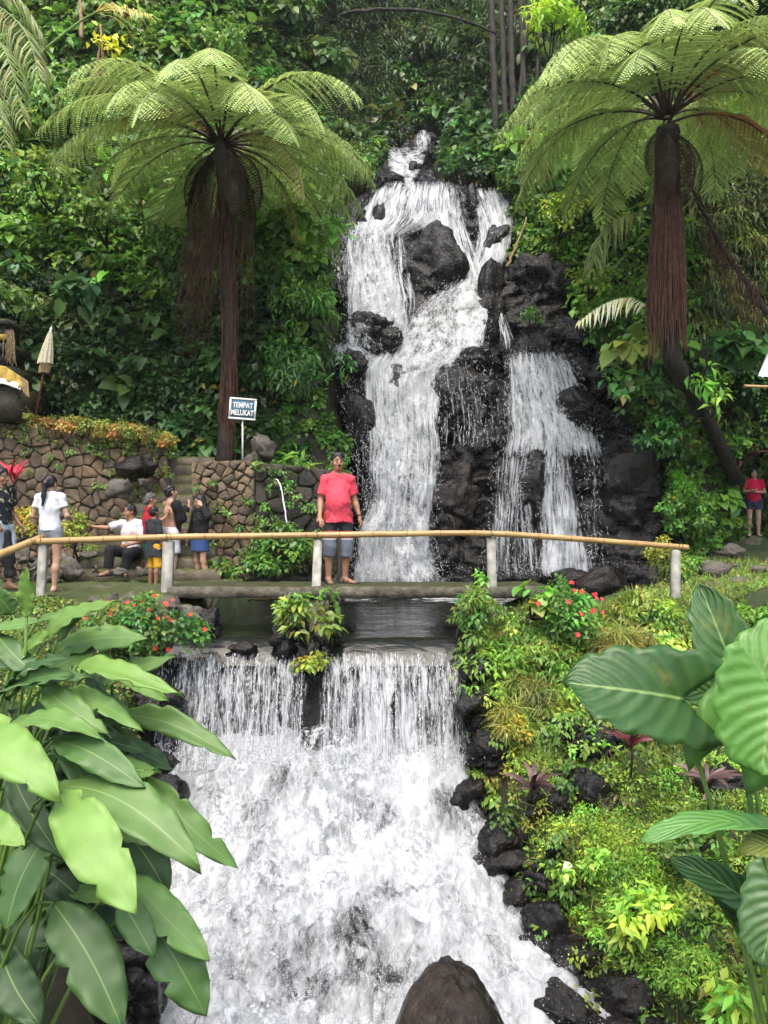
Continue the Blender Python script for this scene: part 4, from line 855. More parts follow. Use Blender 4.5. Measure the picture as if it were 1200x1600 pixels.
BANK = [
 ('heart_leaf_sapling','young plant with large pale heart leaves right of the bridge',P(832,935,9.3),(.25,.2,.24),32,'heart',.15,.85,(.10,.25,.045),6),
 ('weir_plant','leafy plant growing from the rocks that split the weir',P(484,962,9.35),(.44,.24,.40),420,'ovate',.125,.5,(.075,.15,.03),16),
 ('weir_plant','yellowish trailing plant hanging over the weir rocks',P(488,1030,9.2),(.24,.15,.20),150,'ovate',.09,.55,(.14,.20,.03),8),
 ('hanging_shrub','leafy shrub hanging beside the right of the weir',P(765,1045,9.2),(.42,.25,.40),620,'ovate',.105,.36,(.085,.19,.03),14),
 ('hanging_shrub','narrow leaved tuft at the end of the bridge deck',P(745,950,9.4),(.34,.25,.28),520,'ovate',.085,.25,(.07,.15,.028),12),
 ('tall_sprig','small upright sprig beside the fourth post',P(748,905,9.5),(.12,.1,.16),60,'ovate',.09,.5,(.10,.25,.04),5),
 ('hanging_creeper','yellow green creeper trailing down the right bank rocks',P(810,1190,8.6),(.20,.15,.62),900,'ovate',.05,.45,(.15,.19,.025),16),
 ('hanging_creeper','thin trailing creeper below the retaining stones on the right',P(838,1290,8.0),(.12,.12,.38),260,'ovate',.05,.4,(.13,.17,.025),8),
 ('leafy_ground_plant','small leafy plant between the retaining stones',P(925,1180,8.5),(.30,.15,.35),240,'ovate',.07,.55,(.06,.15,.025),10),
 ('lime_ground_plant','lime green plant of pointed leaves on the lower right slope',P(1005,1440,6.6),(.34,.25,.32),330,'ovate',.105,.42,(.15,.31,.04),12),
 ('lime_ground_plant','lime green plant at the lower right corner',P(1165,1560,5.0),(.24,.2,.18),120,'ovate',.115,.42,(.14,.30,.04),8),
 ('low_grass_mound','soft yellow green mound of fine leaves below the red leaved plants',P(955,1330,7.6),(.50,.35,.32),3000,'ovate',.05,.3,(.13,.21,.025),26),
 ('low_grass_mound','soft green mound of fine leaves in the middle of the right slope',P(990,1390,7.1),(.50,.35,.34),3000,'ovate',.05,.3,(.085,.19,.022),26),
 ('low_grass_mound','green mound of fine leaves low on the right slope',P(1080,1520,6.0),(.44,.3,.28),2200,'ovate',.045,.35,(.075,.17,.022),22),
 ('leafy_ground_plant','low leafy plant left of the lower wall under the steps',P(452,850,13.2),(.6,.25,.45),420,'ovate',.12,.6,(.04,.11,.02),14),
 ('leafy_ground_plant','scrubby weeds along the foot of the dark wall',P(380,885,13.0),(.8,.25,.25),420,'ovate',.10,.6,(.045,.12,.02),14),
 ('leafy_ground_plant','pale weeds on the bank beside the right end post',P(1085,890,12.6),(.35,.25,.25),240,'ovate',.09,.55,(.07,.17,.025),10),
 ('leafy_ground_plant','tuft of narrow leaves under the red flower bush',P(850,1030,9.15),(.40,.2,.20),420,'ovate',.09,.28,(.08,.15,.025),12),
 ('leafy_ground_plant','dark leafy cushion hanging over the grey retaining stones',P(960,1085,8.85),(.50,.2,.16),520,'ovate',.07,.5,(.04,.10,.02),14),
 ('leafy_ground_plant','bright leafy cushion on the terrace edge at right',P(1040,955,9.6),(.60,.25,.10),900,'ovate',.05,.55,(.10,.19,.025),16),
 ('leafy_ground_plant','green cushion on the terrace edge at the right border',P(1165,965,9.6),(.45,.25,.14),700,'ovate',.06,.55,(.07,.16,.025),14),
 ('dry_grass_tuft','yellowish grass tuft hanging below the terrace edge',P(965,1000,9.2),(.45,.2,.22),700,'blade',.20,.05,(.12,.14,.04),12),
 ('dry_grass_tuft','olive grass tuft hanging under the flower bush',P(830,1085,9.0),(.34,.2,.22),600,'blade',.20,.05,(.10,.125,.035),12),
 ('dry_grass_tuft','yellow grass tuft trailing over the wet rocks',P(790,1125,8.75),(.20,.2,.24),420,'blade',.20,.05,(.13,.16,.035),8),
 ('leafy_ground_plant','small dark leaved plant at the foot of the elephant ear',P(1080,1330,6.9),(.35,.2,.22),320,'ovate',.08,.5,(.05,.12,.025),10),
 ('leafy_ground_plant','mixed weeds beside the lower elephant ear leaf',P(1120,1400,6.3),(.35,.2,.22),420,'ovate',.06,.5,(.09,.16,.03),10),
 ('lime_ground_plant','lime green leafy plant left of the lower grass mound',P(930,1350,7.2),(.20,.15,.18),160,'ovate',.07,.5,(.12,.25,.035),6),
 ('golden_shrub','low golden leaved shrub behind the woman in white',P(40,815,12.8),(.55,.25,.30),900,'ovate',.065,.6,(.20,.20,.03),16),
 ('golden_shrub','low yellow green shrub left of the seated man',P(118,835,12.8),(.36,.25,.42),700,'ovate',.07,.6,(.13,.18,.03),14),
]
for nm_, lb, c, r, n_, sh, l_, w_, cc, nc in BANK:
    shrub(nm_, lb, c, r, n_, sh, l_, w_, cc, 'plant', None, nc, .5, base=np.array([c[0], c[1] + .12, c[2] - r[2] * 1.05]), nstem=4, out=nrm(np.array([0, -.7, .7])))
# ivy on the retaining stones
def cordyline(label, px, py, Y, n, ln, col, h=.35, up=.5):
    b = P(px, py, Y); root = empty('cordyline', b, label, 'plant')
    MB().tube([(0, 0, 0), (.02, 0, h * .6), (0, 0, h)], [.014, .012, .009], 6).build('stem', M['bark'], root, smooth=True)
    for i in range(n):
        th = i * 2.4; e = rng.uniform(up - .5, up + .6); d = nrm(np.array([math.cos(th), math.sin(th), e]))
        A = np.array([0, 0, h - .10 * rng.uniform(0, 1)]); L = ln * rng.uniform(.7, 1.15)
        bigleaf(root, A, A + d * L, L * .16, nrm(np.array([-d[0] * .4, -.5, 1.0])), .14, .3, .01, tuple(np.array(col) * rng.uniform(.6, 1.5)), 'lance', i + px, 'cordy', 9, 5)
def m_cordy():
    m = m_leaf('cordyline leaf', .4, .2); return m
M['cordy'] = m_cordy()
cordyline('dull maroon leaved plant in front of the retaining stones', 832, 1290, 8.0, 13, .34, (.11, .06, .055), .36, 1.0)
cordyline('dark red leaved plant under the elephant ear leaf', 985, 1215, 7.6, 14, .34, (.15, .035, .04), .36, 1.0)
cordyline('purplish leaved plant beside the elephant ear stalk', 1105, 1290, 7.0, 14, .34, (.12, .07, .065), .36, .7)
cordyline('bright crimson leaved plant behind the man at the left edge', 24, 790, 12.6, 12, .40, (.62, .03, .07), .42, 1.4)
cordyline('dark red leaved plant behind the woman in red at right', 1158, 735, 17.1, 18, .55, (.09, .03, .025), .25, .2)

# grass and ground cover on the banks
def scatter_ground(name, label, regs, n, shape, ln, wr, cols, dropz=0.0, up=1.0):
    ps = []
    for (x0, x1, y0, y1, k) in regs:
        m = int(n * k); ps.append(np.stack([rng.uniform(x0, x1, m), rng.uniform(y0, y1, m)], -1))
    p = np.vstack(ps); x, y = p[:, 0], p[:, 1]
    ok = (x > xRf(y) + .22 + .15 * vnoise(np.stack([x * 3, y * 3, x * 0], -1))) | (x < xLf(y) - .2)
    ok &= vnoise(np.stack([x * 1.6, y * 1.6, x * 0 + 4], -1)) + rng.uniform(-.5, .8, len(x)) > -.2
    x, y = x[ok], y[ok]; z = groundz(x, y); k = len(x)
    e = .06; gx = (groundz(x + e, y, False) - groundz(x - e, y, False)) / (2 * e); gy = (groundz(x, y + e, False) - groundz(x, y - e, False)) / (2 * e)
    N = nrm(np.stack([-gx, -gy, np.ones(k)], -1))
    ax = N * .5 + np.array([0, 0, .5 * up]) + rng.normal(0, .45, (k, 3)); nm = N + rng.normal(0, .5, (k, 3)) + np.array([0, -.4, 0])
    c = np.array(cols)[rng.integers(0, len(cols), k)]; patch = np.exp(.35 * fbm(np.stack([x * 1.3, y * 1.3, x * 0], -1), 2))[:, None]
    L = ln * rng.uniform(.5, 1.4, k)
    tag(leaves(name, np.stack([x, y, z], -1) + N * .01, ax, nm, L, L * wr, leafcol(c, k, patch, .25, .02), shape), label, 'grass', kind='stuff')
RB = [(.8, 4.5, 8.6, 10.3, .45), (1.0, 5.0, 5.0, 8.6, .4), (3.5, 7, 10, 15, .15)]
scatter_ground('grass', 'tangled grass on the right bank', RB, 60000, 'blade', .12, .055, [(.055, .105, .018), (.09, .11, .028), (.04, .10, .016), (.05, .11, .018), (.13, .11, .04)])
scatter_ground('ground_cover', 'small leaved ground cover on the right bank', RB, 80000, 'ovate', .055, .6, [(.05, .12, .018), (.07, .15, .022), (.10, .16, .025)], up=.3)
scatter_ground('ground_cover', 'small leaved weeds along the left bank', [(-6.5, -2.3, 8.2, 10.1, .8), (-6.5, -2.3, 12.6, 13.6, .2)], 20000, 'ovate', .045, .6, [(.05, .12, .02), (.08, .13, .025), (.10, .13, .03)], up=.3)

def bank_cover(name, label, boxes, n, rad, nl, ln, wr, cols, droop):
    ps = np.vstack([np.stack([rng.uniform(a, b, int(n * k)), rng.uniform(c, d, int(n * k))], -1) for a, b, c, d, k in boxes]); x, y = ps[:, 0], ps[:, 1]
    ok = x > xRf(y) + .12; x, y = x[ok], y[ok]; k = len(x); z = groundz(x, y); cc = np.array(cols)[rng.integers(0, len(cols), k)] * np.exp(.4 * fbm(np.stack([x * 1.5, y * 1.5, x * 0], -1), 2))[:, None]
    A = clump_leaves(np.stack([x, y - .03, z + .02], -1), rng.uniform(*rad, k), rng.integers(nl[0], nl[1], k), nrm(np.tile((0, -.75, .65), (k, 1)) + rng.normal(0, .15, (k, 3))), rng.uniform(ln[0], ln[1], k), wr, cc, droop, csd=.35)
    tag(leaves(name, *A), label, 'ground cover', kind='stuff')
bank_cover('creeper_cover', 'mixed green creepers tumbling down the steep face under the right terrace', [(.8, 4.6, 8.7, 9.75, 1)], 420, (.08, .24), (24, 60), (.05, .10), .5, [(.045, .12, .02), (.08, .16, .025), (.11, .16, .03), (.06, .11, .02)], .9)
bank_cover('moss_cover', 'low bright green cushions on the lower right slope', [(1.6, 3.6, 5.4, 8.3, 1)], 330, (.07, .20), (40, 90), (.03, .06), .4, [(.07, .17, .02), (.11, .20, .025), (.05, .13, .02)], .3)
# ------------------------------------------------------------------ rocks
_ico = {}
def ico(sub):
    if sub not in _ico:
        bm = bmesh.new(); bmesh.ops.create_icosphere(bm, subdivisions=sub, radius=1.0)
        _ico[sub] = (np.array([v.co[:] for v in bm.verts]), np.array([[v.index for v in f.verts] for f in bm.faces])); bm.free()
    return _ico[sub]
def rock_mesh(r, seed, sub=4, rough=.16, facet=.22, egg=0):
    V, Fc = ico(sub); r_ = np.random.default_rng(seed); V = V.copy()
    if not egg:
        V = V + .12 * np.stack([fbm(V * .9 + seed * 1.3 + 11 * q, 2) for q in range(3)], -1)
    for q in range(6 if egg else 26):                   # planar cuts make broken faces
        d = nrm(r_.normal(0, 1, 3)); h = r_.uniform(.52, .92) if q < 14 else r_.uniform(.70, .85); s = V @ d; V = V - np.clip(s - h, 0, None)[:, None] * d * (.94 if not egg else .5)
    V = V / np.abs(V).max(0)
    f = fbm(V * 1.7 + seed * 3.3, 3) * rough * .5 + .035 * fbm(V * 6 + seed, 3) - (.05 * np.abs(vnoise(V * np.array([2.2, 2.2, 7]) + seed)) if not egg else 0)
    V = V * (1 + f)[:, None]
    if egg: V[:, :2] *= (1 - egg * np.clip(V[:, 2:3], -1, 1))
    V = V * np.asarray(r, float)
    if not egg:
        D = nrm(V); a = V[:, 0] + .7 * V[:, 1] + seed * 5.1; c = V[:, 2] + .45 * V[:, 1] + seed * 2.3; k = np.clip(np.mean(r) * 2.2, .5, 1.6)
        V = V - D * (rockbumps(a / k * 1.0, c / k * 1.0) * k * .42)[:, None]
    return V, Fc
def rock(label, c, r, seed, mat='rock_wet', cat='boulder', name='boulder', group=None, sub=4, rot=0, parent=None, rough=.16, smooth=False, egg=0):
    V, Fc = rock_mesh(r, seed, sub, rough, egg=egg)
    o = mesh_np(name, V, [Fc], M[mat], parent, smooth=smooth); o.location = tuple(c); o.rotation_euler = (0, rot, 0)
    if not parent: tag(o, label, cat, group)
    return o
def cr(px, py, w, h, off=.1, dep=.7):      # a boulder on the cliff from its photo box
    c = on_hill(px, py, off); k = c[1] / F; return c, (w * k, w * k * dep, h * k)
for i, (px, py, w, h, off, lb, rot) in enumerate([
 (672,418,58,88,.25,'biggest dark boulder splitting the upper waterfall',.35),
 (578,522,46,50,.30,'rounded dark boulder under the left veil of the fall',.2),
 (548,572,34,26,.40,'dark ledge rock at the left overflow',0),
 (622,592,24,30,.40,'small dark rock standing in the main stream',.1),
 (728,630,58,56,-.05,'broad layered rock in the centre below the fan',.1),
 (742,562,44,24,.40,'flat dark rock at the foot of the white fan',0),
 (766,480,24,62,.35,'upright dark rock left of the narrow trickle',.15),
 (768,388,26,52,.15,'grey slab between the two upper right streams',.25),
 (742,325,18,42,.15,'dark rib of rock near the top right of the fall',-.2),
 (850,455,66,52,-.05,'large dark boulder right of the narrow trickle',.3),
 (895,530,66,40,-.1,'dark boulder below the yellowish shrub',.25),
 (832,760,27,58,.40,'dark block between the two lower right streams',.05),
 (905,650,42,28,.35,'dark rock beside the right hand fan',.2),
 (962,585,46,52,-.1,'dark wet rock under the glossy oval leaved shrub',.3),
 (556,655,26,78,.20,'dark upright rock left of the main stream',-.1),
 (556,345,16,36,.25,'small dark rock among the top left threads',.1),
 (528,395,18,46,.15,'dark rock under the leftmost threads',.1),
 (592,352,14,40,.2,'narrow dark rock beneath the broad lip',.1),
 (604,288,26,16,.1,'dark stone at the left of the white lip',0),
 (648,268,16,20,.2,'dark stone beside the white chute',0),
 (990,780,52,92,-.25,'massive dark rock face right of the waterfall',.1),
 (700,790,48,72,-.25,'dark brown rock face behind the middle of the bridge',0)]):
    c, r = cr(px, py, w, h, off); rock(lb, c, r, 100 + i, 'rock_wet' if i < 20 else 'rock_brown', sub=5 if w > 32 else 4, rot=rot)
def gr(px, py, w, h, Y, lb, i, mat='rock_wet', rot=0, group=None, sub=4, smooth=False, egg=0, cat='rock', name='rock'):
    k = Y / F; return rock(lb, P(px, py, Y), (w * k, (w + h) / 2 * k, h * k), 200 + i, mat, cat, name, group, sub, rot, None, .13, smooth, egg)
gr(940,912,42,30,14.9,'reddish brown rock at the foot of the fall behind the flower bush',0,'rock_brown')
gr(888,905,30,18,15.1,'low dark rock in the splash at the right foot of the fall',1)
RK = [(733,1105,36,36,8.95,'wet dark rock at the right edge of the lower curtain'),(757,1178,44,46,8.75,'large glossy dark rock right of the lower fall'),(742,1050,30,26,9.2,'dark rock under the hanging shrub'),
 (792,1325,52,52,7.75,'dark boulder where foam meets the right bank'),(745,1245,40,38,8.4,'half wet dark rock splashed by the rapids'),(872,1152,30,24,8.75,'grey retaining stone under the tangled grass'),
 (925,1168,44,28,8.7,'wide grey retaining stone right of the creeper'),(868,1205,24,22,8.6,'small grey retaining stone in the middle row'),(852,1252,42,34,8.4,'dark glossy retaining stone at the lower row'),
 (918,1240,34,42,8.45,'tall smooth retaining stone below the elephant ear leaf'),(975,1150,36,24,8.75,'brown retaining stone behind the dark red plant'),(880,1130,30,16,8.9,'flat stone on top of the retaining stones'),
 (845,1372,26,30,7.5,'wet stone below the trailing creeper'),(868,1330,24,22,7.9,'small grey stone beside the grass mound'),(862,1455,46,44,6.85,'dark jagged rock at the right edge of the rapids'),
 (905,1520,62,40,6.4,'broad jagged dark rock at the lower right waterline'),(975,1555,58,36,6.2,'dark broken rock under the lower right slope'),(900,1590,70,34,5.9,'dark rock at the bottom edge right of the foam'),
 (1000,1600,70,30,5.7,'dark rock at the bottom edge below the lime plant'),(820,1400,34,30,7.2,'wet dark rock in the spray right of the rapids'),(885,1395,24,32,7.3,'dark stone left of the lower grass mound'),
 (1125,1230,42,34,7.6,'shaded boulder behind the elephant ear stalks'),(960,1265,26,24,8.2,'brown stone at the top of the grass mound')]
for i, a in enumerate(RK):
    a = list(a)
    if i > 2: a[4] = min(a[4] + .5, gpt(a[0], a[1])[1] - .06)
    gr(*a, 10 + i, 'rock_wet', rot=.5 * math.sin(i * 2.3), sub=5 if a[2] > 40 else 4)
for i, a in enumerate([(245,1105,40,28,8.9,'grey flat rock at the left of the lower curtain'),(238,1190,46,40,8.5,'dark wet rock behind the ginger leaves'),(262,1240,34,30,8.2,'dark rock at the left edge of the foam'),
   (448,990,28,26,9.45,'brown rock at the left foot of the weir plant'),(522,1000,26,32,9.45,'brown rock at the right foot of the weir plant'),(322,978,20,26,9.75,'dark stone at the left bridge abutment'),
   (480,1045,22,60,9.3,'dark rock rib dividing the lower curtain'),(200,1480,60,60,6.3,'dark rock in the shade under the ginger leaves'),(215,1560,50,50,5.9,'dark rock at the bottom edge left of the foam'),
   (382,1014,20,7,9.45,'flat brown rock on the left half of the weir lip')]): gr(*a, 50 + i, 'rock_brown' if i in (3, 4, 9) else 'rock_wet')
gr(704,1630,96,116,5.55,'big smooth wet boulder rising from the foam at the bottom',70,'boulder_wet',sub=5,smooth=True,egg=.34,name='boulder',cat='boulder')

# moss and creepers spilling over the bank rocks
C_, R_ = [], []
for i, a in enumerate(RK):
    a = list(a)
    if i > 2: a[4] = min(a[4] + .5, gpt(a[0], a[1])[1] - .06)
    k_ = a[4] / F
    for q in range(3 + i % 4): C_.append(P(a[0] + rng.uniform(-.2, 1.0) * a[2], a[1] - rng.uniform(.1, 1.0) * a[3], a[4] - rng.uniform(-.1, .35) * a[2] * k_)); R_.append(rng.uniform(.06, .15))
C_ = np.array(C_); n = len(C_)
tag(leaves('rock_creeper', *clump_leaves(C_, np.array(R_), rng.integers(20, 55, n), np.tile((-.2, -.75, .6), (n, 1)), rng.uniform(.035, .08, n), .5, np.array([(.06, .13, .02), (.09, .15, .025), (.04, .10, .018)])[rng.integers(0, 3, n)], .9)),
    'moss and small creepers spilling over the dark rocks of the right bank', 'creeper', kind='stuff')

# ------------------------------------------------------------------ dry stone walls
def clip_poly(poly, a, b, c):              # keep a*x+b*z<=c
    out = []
    for i in range(len(poly)):
        p, q = poly[i], poly[(i + 1) % len(poly)]; dp = a * p[0] + b * p[1] - c; dq = a * q[0] + b * q[1] - c
        if dp <= 0: out.append(p)
        if (dp < 0) != (dq < 0) and abs(dp - dq) > 1e-9: t = dp / (dp - dq); out.append((p[0] + t * (q[0] - p[0]), p[1] + t * (q[1] - p[1])))
    return out
def voronoi_cells(x0, x1, z0, z1, size, r_, asp=1.3):
    nx = max(2, int((x1 - x0) / size / asp ** .5)); nz = max(2, int((z1 - z0) / size * asp ** .5))
    s = np.array([(x0 + (i + .5 + (j % 2) * .5 - .25 + r_.uniform(-.48, .48)) * (x1 - x0) / nx, z0 + (j + .5 + r_.uniform(-.46, .46)) * (z1 - z0) / nz) for i in range(nx) for j in range(nz)])
    for k, p in enumerate(s):
        poly = [(x0, z0), (x1, z0), (x1, z1), (x0, z1)]; d = ((s - p) ** 2).sum(1)
        for j in np.argsort(d)[1:18]:
            q = s[j]; a, b = q - p; poly = clip_poly(poly, a, b, (q @ q - p @ p) / 2)
            if len(poly) < 3: break
        if len(poly) >= 3: yield p, np.array(poly)
def stone(parent, poly, y, r_, mat, gap=.007, proud=.035):
    c = poly.mean(0); d = poly - c; R0 = np.linalg.norm(d, axis=1, keepdims=True)
    # round the corners a little: insert corner-cut points
    pts = []
    for i in range(len(poly)):
        a, p, b = poly[i - 1], poly[i], poly[(i + 1) % len(poly)]
        pts += [p + (a - p) * .13, p + (b - p) * .13]
    d = np.array(pts) - c; R0 = np.linalg.norm(d, axis=1, keepdims=True); d = d * np.clip((R0 - gap) / R0, .2, 1); n = len(d)
    h = proud * r_.uniform(.5, 1.5); tx, tz = r_.normal(0, .12, 2)
    rings = []
    for s, e in ((1.0, .10), (.96, -h * .75), (.80, -h)):
        q = d * s + r_.normal(0, .006, d.shape); rings.append(np.stack([q[:, 0], e + (tx * q[:, 0] + tz * q[:, 1]) * (1 if e < 0 else 0) + r_.normal(0, .006, n), q[:, 1]], -1))
    V = np.vstack(rings + [np.array([[0, -h * 1.05, 0]])]); f4 = []; f3 = []
    for k in range(2):
        for i in range(n): j = (i + 1) % n; f4.append((k * n + i, k * n + j, (k + 1) * n + j, (k + 1) * n + i))
    for i in range(n): f3.append((2 * n + i, 2 * n + (i + 1) % n, 3 * n))
    o = mesh_np('stone', V, [np.array(f3), np.array(f4)], M[mat], parent); o.location = (c[0] - parent.location[0], y - parent.location[1], c[1] - parent.location[2])
    return o
def wall(label, x0, x1, zb, ztop, y, size, seed, mat, depth=1.2):
    r_ = np.random.default_rng(seed); zt = max(ztop(x0), ztop(x1))
    root = empty('stone_wall', ((x0 + x1) / 2, y, zb), label, 'wall')
    n = 24; xs_ = np.linspace(x0, x1, n); m = MB(); V = []
    for x_ in xs_: V += [(x_, y + .03, zb), (x_, y + .03, ztop(x_) - .03), (x_, y + depth, ztop(x_) - .03), (x_, y + depth, zb)]
    f = []
    for i in range(n - 1):
        a = i * 4; f += [(a, a + 4, a + 5, a + 1), (a + 1, a + 5, a + 6, a + 2), (a + 2, a + 6, a + 7, a + 3)]
    f += [(0, 1, 2, 3), ((n - 1) * 4 + 3, (n - 1) * 4 + 2, (n - 1) * 4 + 1, (n - 1) * 4)]
    m.add(np.array(V), f4=np.array(f)).build('mortar_core', M['mortar'], root, loc=None).location = tuple(-np.array(root.location))
    for p, poly in voronoi_cells(x0, x1, zb, zt, size, r_):
        poly = clip_poly([tuple(q) for q in poly], (ztop(x1) - ztop(x0)) / (x0 - x1), 1.0, ztop(x0) + (ztop(x1) - ztop(x0)) / (x0 - x1) * x0)
        if len(poly) < 3: continue
        poly = np.array(poly)
        if np.ptp(poly[:, 0]) < .06 or np.ptp(poly[:, 1]) < .05: continue
        stone(root, poly, y, r_, mat)
    return root
def zt_(pts):
    a = np.array(pts); return lambda x: float(np.interp(x, a[:, 0], a[:, 1]))
pl, pr = P(-40, 652, 14.3), P(262, 700, 14.3)
wall('tall brown dry stone wall behind the people on the left', pl[0], pr[0], -.15, zt_([(pl[0], pl[2]), (pr[0], pr[2])]), 14.3, .20, 3, 'wall_stone', 1.7)
pl, pr = P(300, 722, 13.5), P(398, 718, 13.5)
wall('stone wall of small blocks right of the mossy steps', pl[0], pr[0], -.15, zt_([(pl[0], pl[2]), (pr[0], pr[2])]), 13.5, .15, 4, 'wall_stone', 2.2)
pl, pr = P(398, 720, 13.5), P(528, 735, 13.5)
wall('dark wet mossy stone wall with the water spout', pl[0] + .004, pr[0], -.6, zt_([(pl[0], pl[2]), (pr[0], pr[2])]), 13.53, .26, 5, 'wall_wet', 2.2)
# mossy steps rising away from the terrace
st = empty('stone_steps', (P(210, 900, 13.0)[0], 13.0, -.12), 'flight of mossy stone steps climbing between the two walls', 'steps')
SL = np.array(st.location)
for i in range(12):
    z1 = -.10 + .185 * (i + 1); y0 = 12.75 + .2 * i
    a = np.interp(i, [0, 2, 4, 6, 8, 11], [108, 140, 178, 203, 240, 262]); b = np.interp(i, [0, 2, 4, 6, 8, 11], [345, 335, 312, 306, 312, 335])
    x0, x1 = P(a, 0, y0)[0], P(b, 0, y0)[0]; n = 26; us = np.linspace(x0, x1, n)
    sec = [(0, -.26), (-.015, -.10), (0, -.02), (.03, 0), (.16, .006), (.62, 0), (.62, -.26)]
    V = np.array([[u, y0 + q[0], z1 + q[1]] for u in us for q in sec]); V += .022 * np.stack([fbm(V * 4 + k * 9, 3) for k in range(3)], -1)
    f = []; k = len(sec)
    for j in range(n - 1):
        for q in range(k): f.append((j * k + q, (j + 1) * k + q, (j + 1) * k + (q + 1) % k, j * k + (q + 1) % k))
    mm = MB(); mm.add(V, f4=np.array(f)); mm.add(V[:k], f3=[(0, q, q + 1) for q in range(1, k - 1)]); mm.add(V[-k:], f3=[(0, q + 1, q) for q in range(1, k - 1)])
    mm.build('step', M['step_stone'], st).location = tuple(-SL)
# loose stones round the steps
gr(218,733,30,20,13.9,'big dark boulder lying at the top of the steps',80,'rock_brown',name='boulder',cat='boulder')
gr(188,766,15,13,13.3,'pale angular stone on the left side of the steps',81,'boulder')
gr(222,758,10,8,13.4,'small pale stone on the steps right of the angular stone',82,'boulder')
gr(411,702,13,18,13.8,'upright rounded stone right of the sign foot',83,'boulder',smooth=True)
gr(395,714,10,9,13.7,'small rounded stone beside the sign foot',84,'boulder',smooth=True)
ORD = ['first','second','third','fourth','fifth','sixth','seventh','eighth','ninth','tenth','eleventh','twelfth']
k = 0
for q_, (px, py, w, h, Y) in enumerate(sorted([(35,872,22,18,12.7),(62,885,20,18,12.6),(98,876,18,14,12.6),(110,892,16,16,12.4),(135,868,18,10,12.7),(150,893,18,10,12.4),(20,905,24,16,12.2),(88,900,16,12,12.3),(190,896,20,10,12.4),(222,893,14,10,12.4),(48,845,20,14,12.9),(15,860,20,18,12.8)])):
    gr(px, py, w, h, Y, ORD[q_] + ' grey rubble stone from the left along the foot of the wall', 90 + k, 'boulder', group='rubble stones at the wall foot', name='rubble_stone'); k += 1
for q_, (px, py, w, h, Y) in enumerate(sorted([(160,942,26,12,9.9),(215,940,24,12,9.85),(262,944,22,12,9.85),(300,960,20,22,9.75),(110,945,24,10,9.9),(240,955,18,10,9.8)])):
    gr(px, py, w, h, Y, ORD[q_] + ' low edging stone from the left above the flower bush', 110 + k, 'boulder', group='edging stones of the terrace', name='edging_stone'); k += 1
for q_, (px, py, w, h, Y) in enumerate(sorted([(1115,893,22,12,12.6),(1150,885,16,10,13.0),(1185,890,18,12,12.6),(1105,915,20,8,12.0),(1160,910,24,10,12.0),(1140,860,22,14,15.2),(1180,848,26,10,16.6)])):
    gr(px, py, w, h, Y, ORD[q_] + ' pale stone from the left in the bank below the woman in crimson', 130 + k, 'boulder', group='stones in the right bank', name='bank_stone'); k += 1

# hedge along the wall top
def hedge():
    a, b = P(-40, 645, 14.15), P(268, 692, 14.15); n = 110; t = rng.uniform(0, 1, n)
    root = empty('hedge', (a + b) / 2, 'low hedge of orange and yellow green leaves along the wall top', 'hedge'); L = np.array(root.location)
    C = a + (b - a) * t[:, None] + np.stack([0 * t, rng.uniform(-.12, .5, n), rng.normal(.05, .07, n)], -1)
    cc = np.array([(.15, .15, .035), (.11, .15, .03), (.22, .14, .05), (.08, .13, .025)])[rng.integers(0, 4, n)]
    A = list(clump_leaves(C, rng.uniform(.10, .2, n), np.full(n, 85), np.tile(OUT, (n, 1)), .055, .6, cc)); A[0] = A[0] - L; leaves('crown', *A, parent=root)
    for i in range(14):
        p = a + (b - a) * (i + .5) / 14 + np.array([0, .15, -.1]) - L; MB().tube([p, p + [0.02, 0, .12], p + [0, .03, .2]], [.012, .01, .006], 5).build('stem', M['bark'], root)
    # creeping tufts on the wall face
    n = 60; t = rng.uniform(0, 1, n); C = a + (b - a) * t[:, None] + np.stack([0 * t, np.full(n, .10), -rng.exponential(.45, n) - .1], -1)
    A = list(clump_leaves(C, rng.uniform(.06, .14, n), np.full(n, 26), np.tile((0, -1., .2), (n, 1)), .06, .6, (.06, .13, .025)))
    tag(leaves('wall_creeper', *A), 'small green creepers growing in the joints of the tall wall', 'creeper', kind='stuff')
hedge()
n = 60; t = rng.uniform(0, 1, n); C = np.stack([P(310, 0, 13.45)[0] + t * 2.3, np.full(n, 13.42), rng.uniform(0.0, 2.0, n)], -1)
tag(leaves('wall_creeper', *clump_leaves(C, rng.uniform(.06, .16, n), np.full(n, 26), np.tile((0, -1., .2), (n, 1)), .07, .6, (.045, .11, .02))), 'small green creepers growing on the right and wet walls', 'creeper', kind='stuff')

# ------------------------------------------------------------------ footbridge and bamboo rail
xl_, xr_ = P(262, 0, 9.9)[0], P(858, 0, 9.9)[0]
fb = empty('footbridge', ((xl_ + xr_) / 2, 10.35, -.15), 'mossy concrete slab footbridge over the stream', 'bridge'); L0 = np.array(fb.location)
n = 90; us = np.linspace(xl_, xr_, n); sec = [(9.86, -.15), (9.85, -.075), (9.86, -.012), (9.885, 0), (10.2, .004), (10.55, .002), (10.82, 0), (10.85, -.02), (10.85, -.15)]
V = np.array([[u, q[0], q[1]] for u in us for q in sec]); V[:, 1:] += .016 * np.stack([fbm(V * 8, 3), fbm(V * 8 + 7, 3)], -1) * np.array([1, .5]); k = len(sec); f = []
for j in range(n - 1):
    for q in range(k): f.append((j * k + q, (j + 1) * k + q, (j + 1) * k + (q + 1) % k, j * k + (q + 1) % k))
mm = MB(); mm.add(V, f4=np.array(f)); mm.add(V[:k], f3=[(0, q, q + 1) for q in range(1, k - 1)]); mm.add(V[-k:], f3=[(0, q + 1, q) for q in range(1, k - 1)])
mm.build('deck_slab', M['concrete'], fb).location = tuple(-L0)
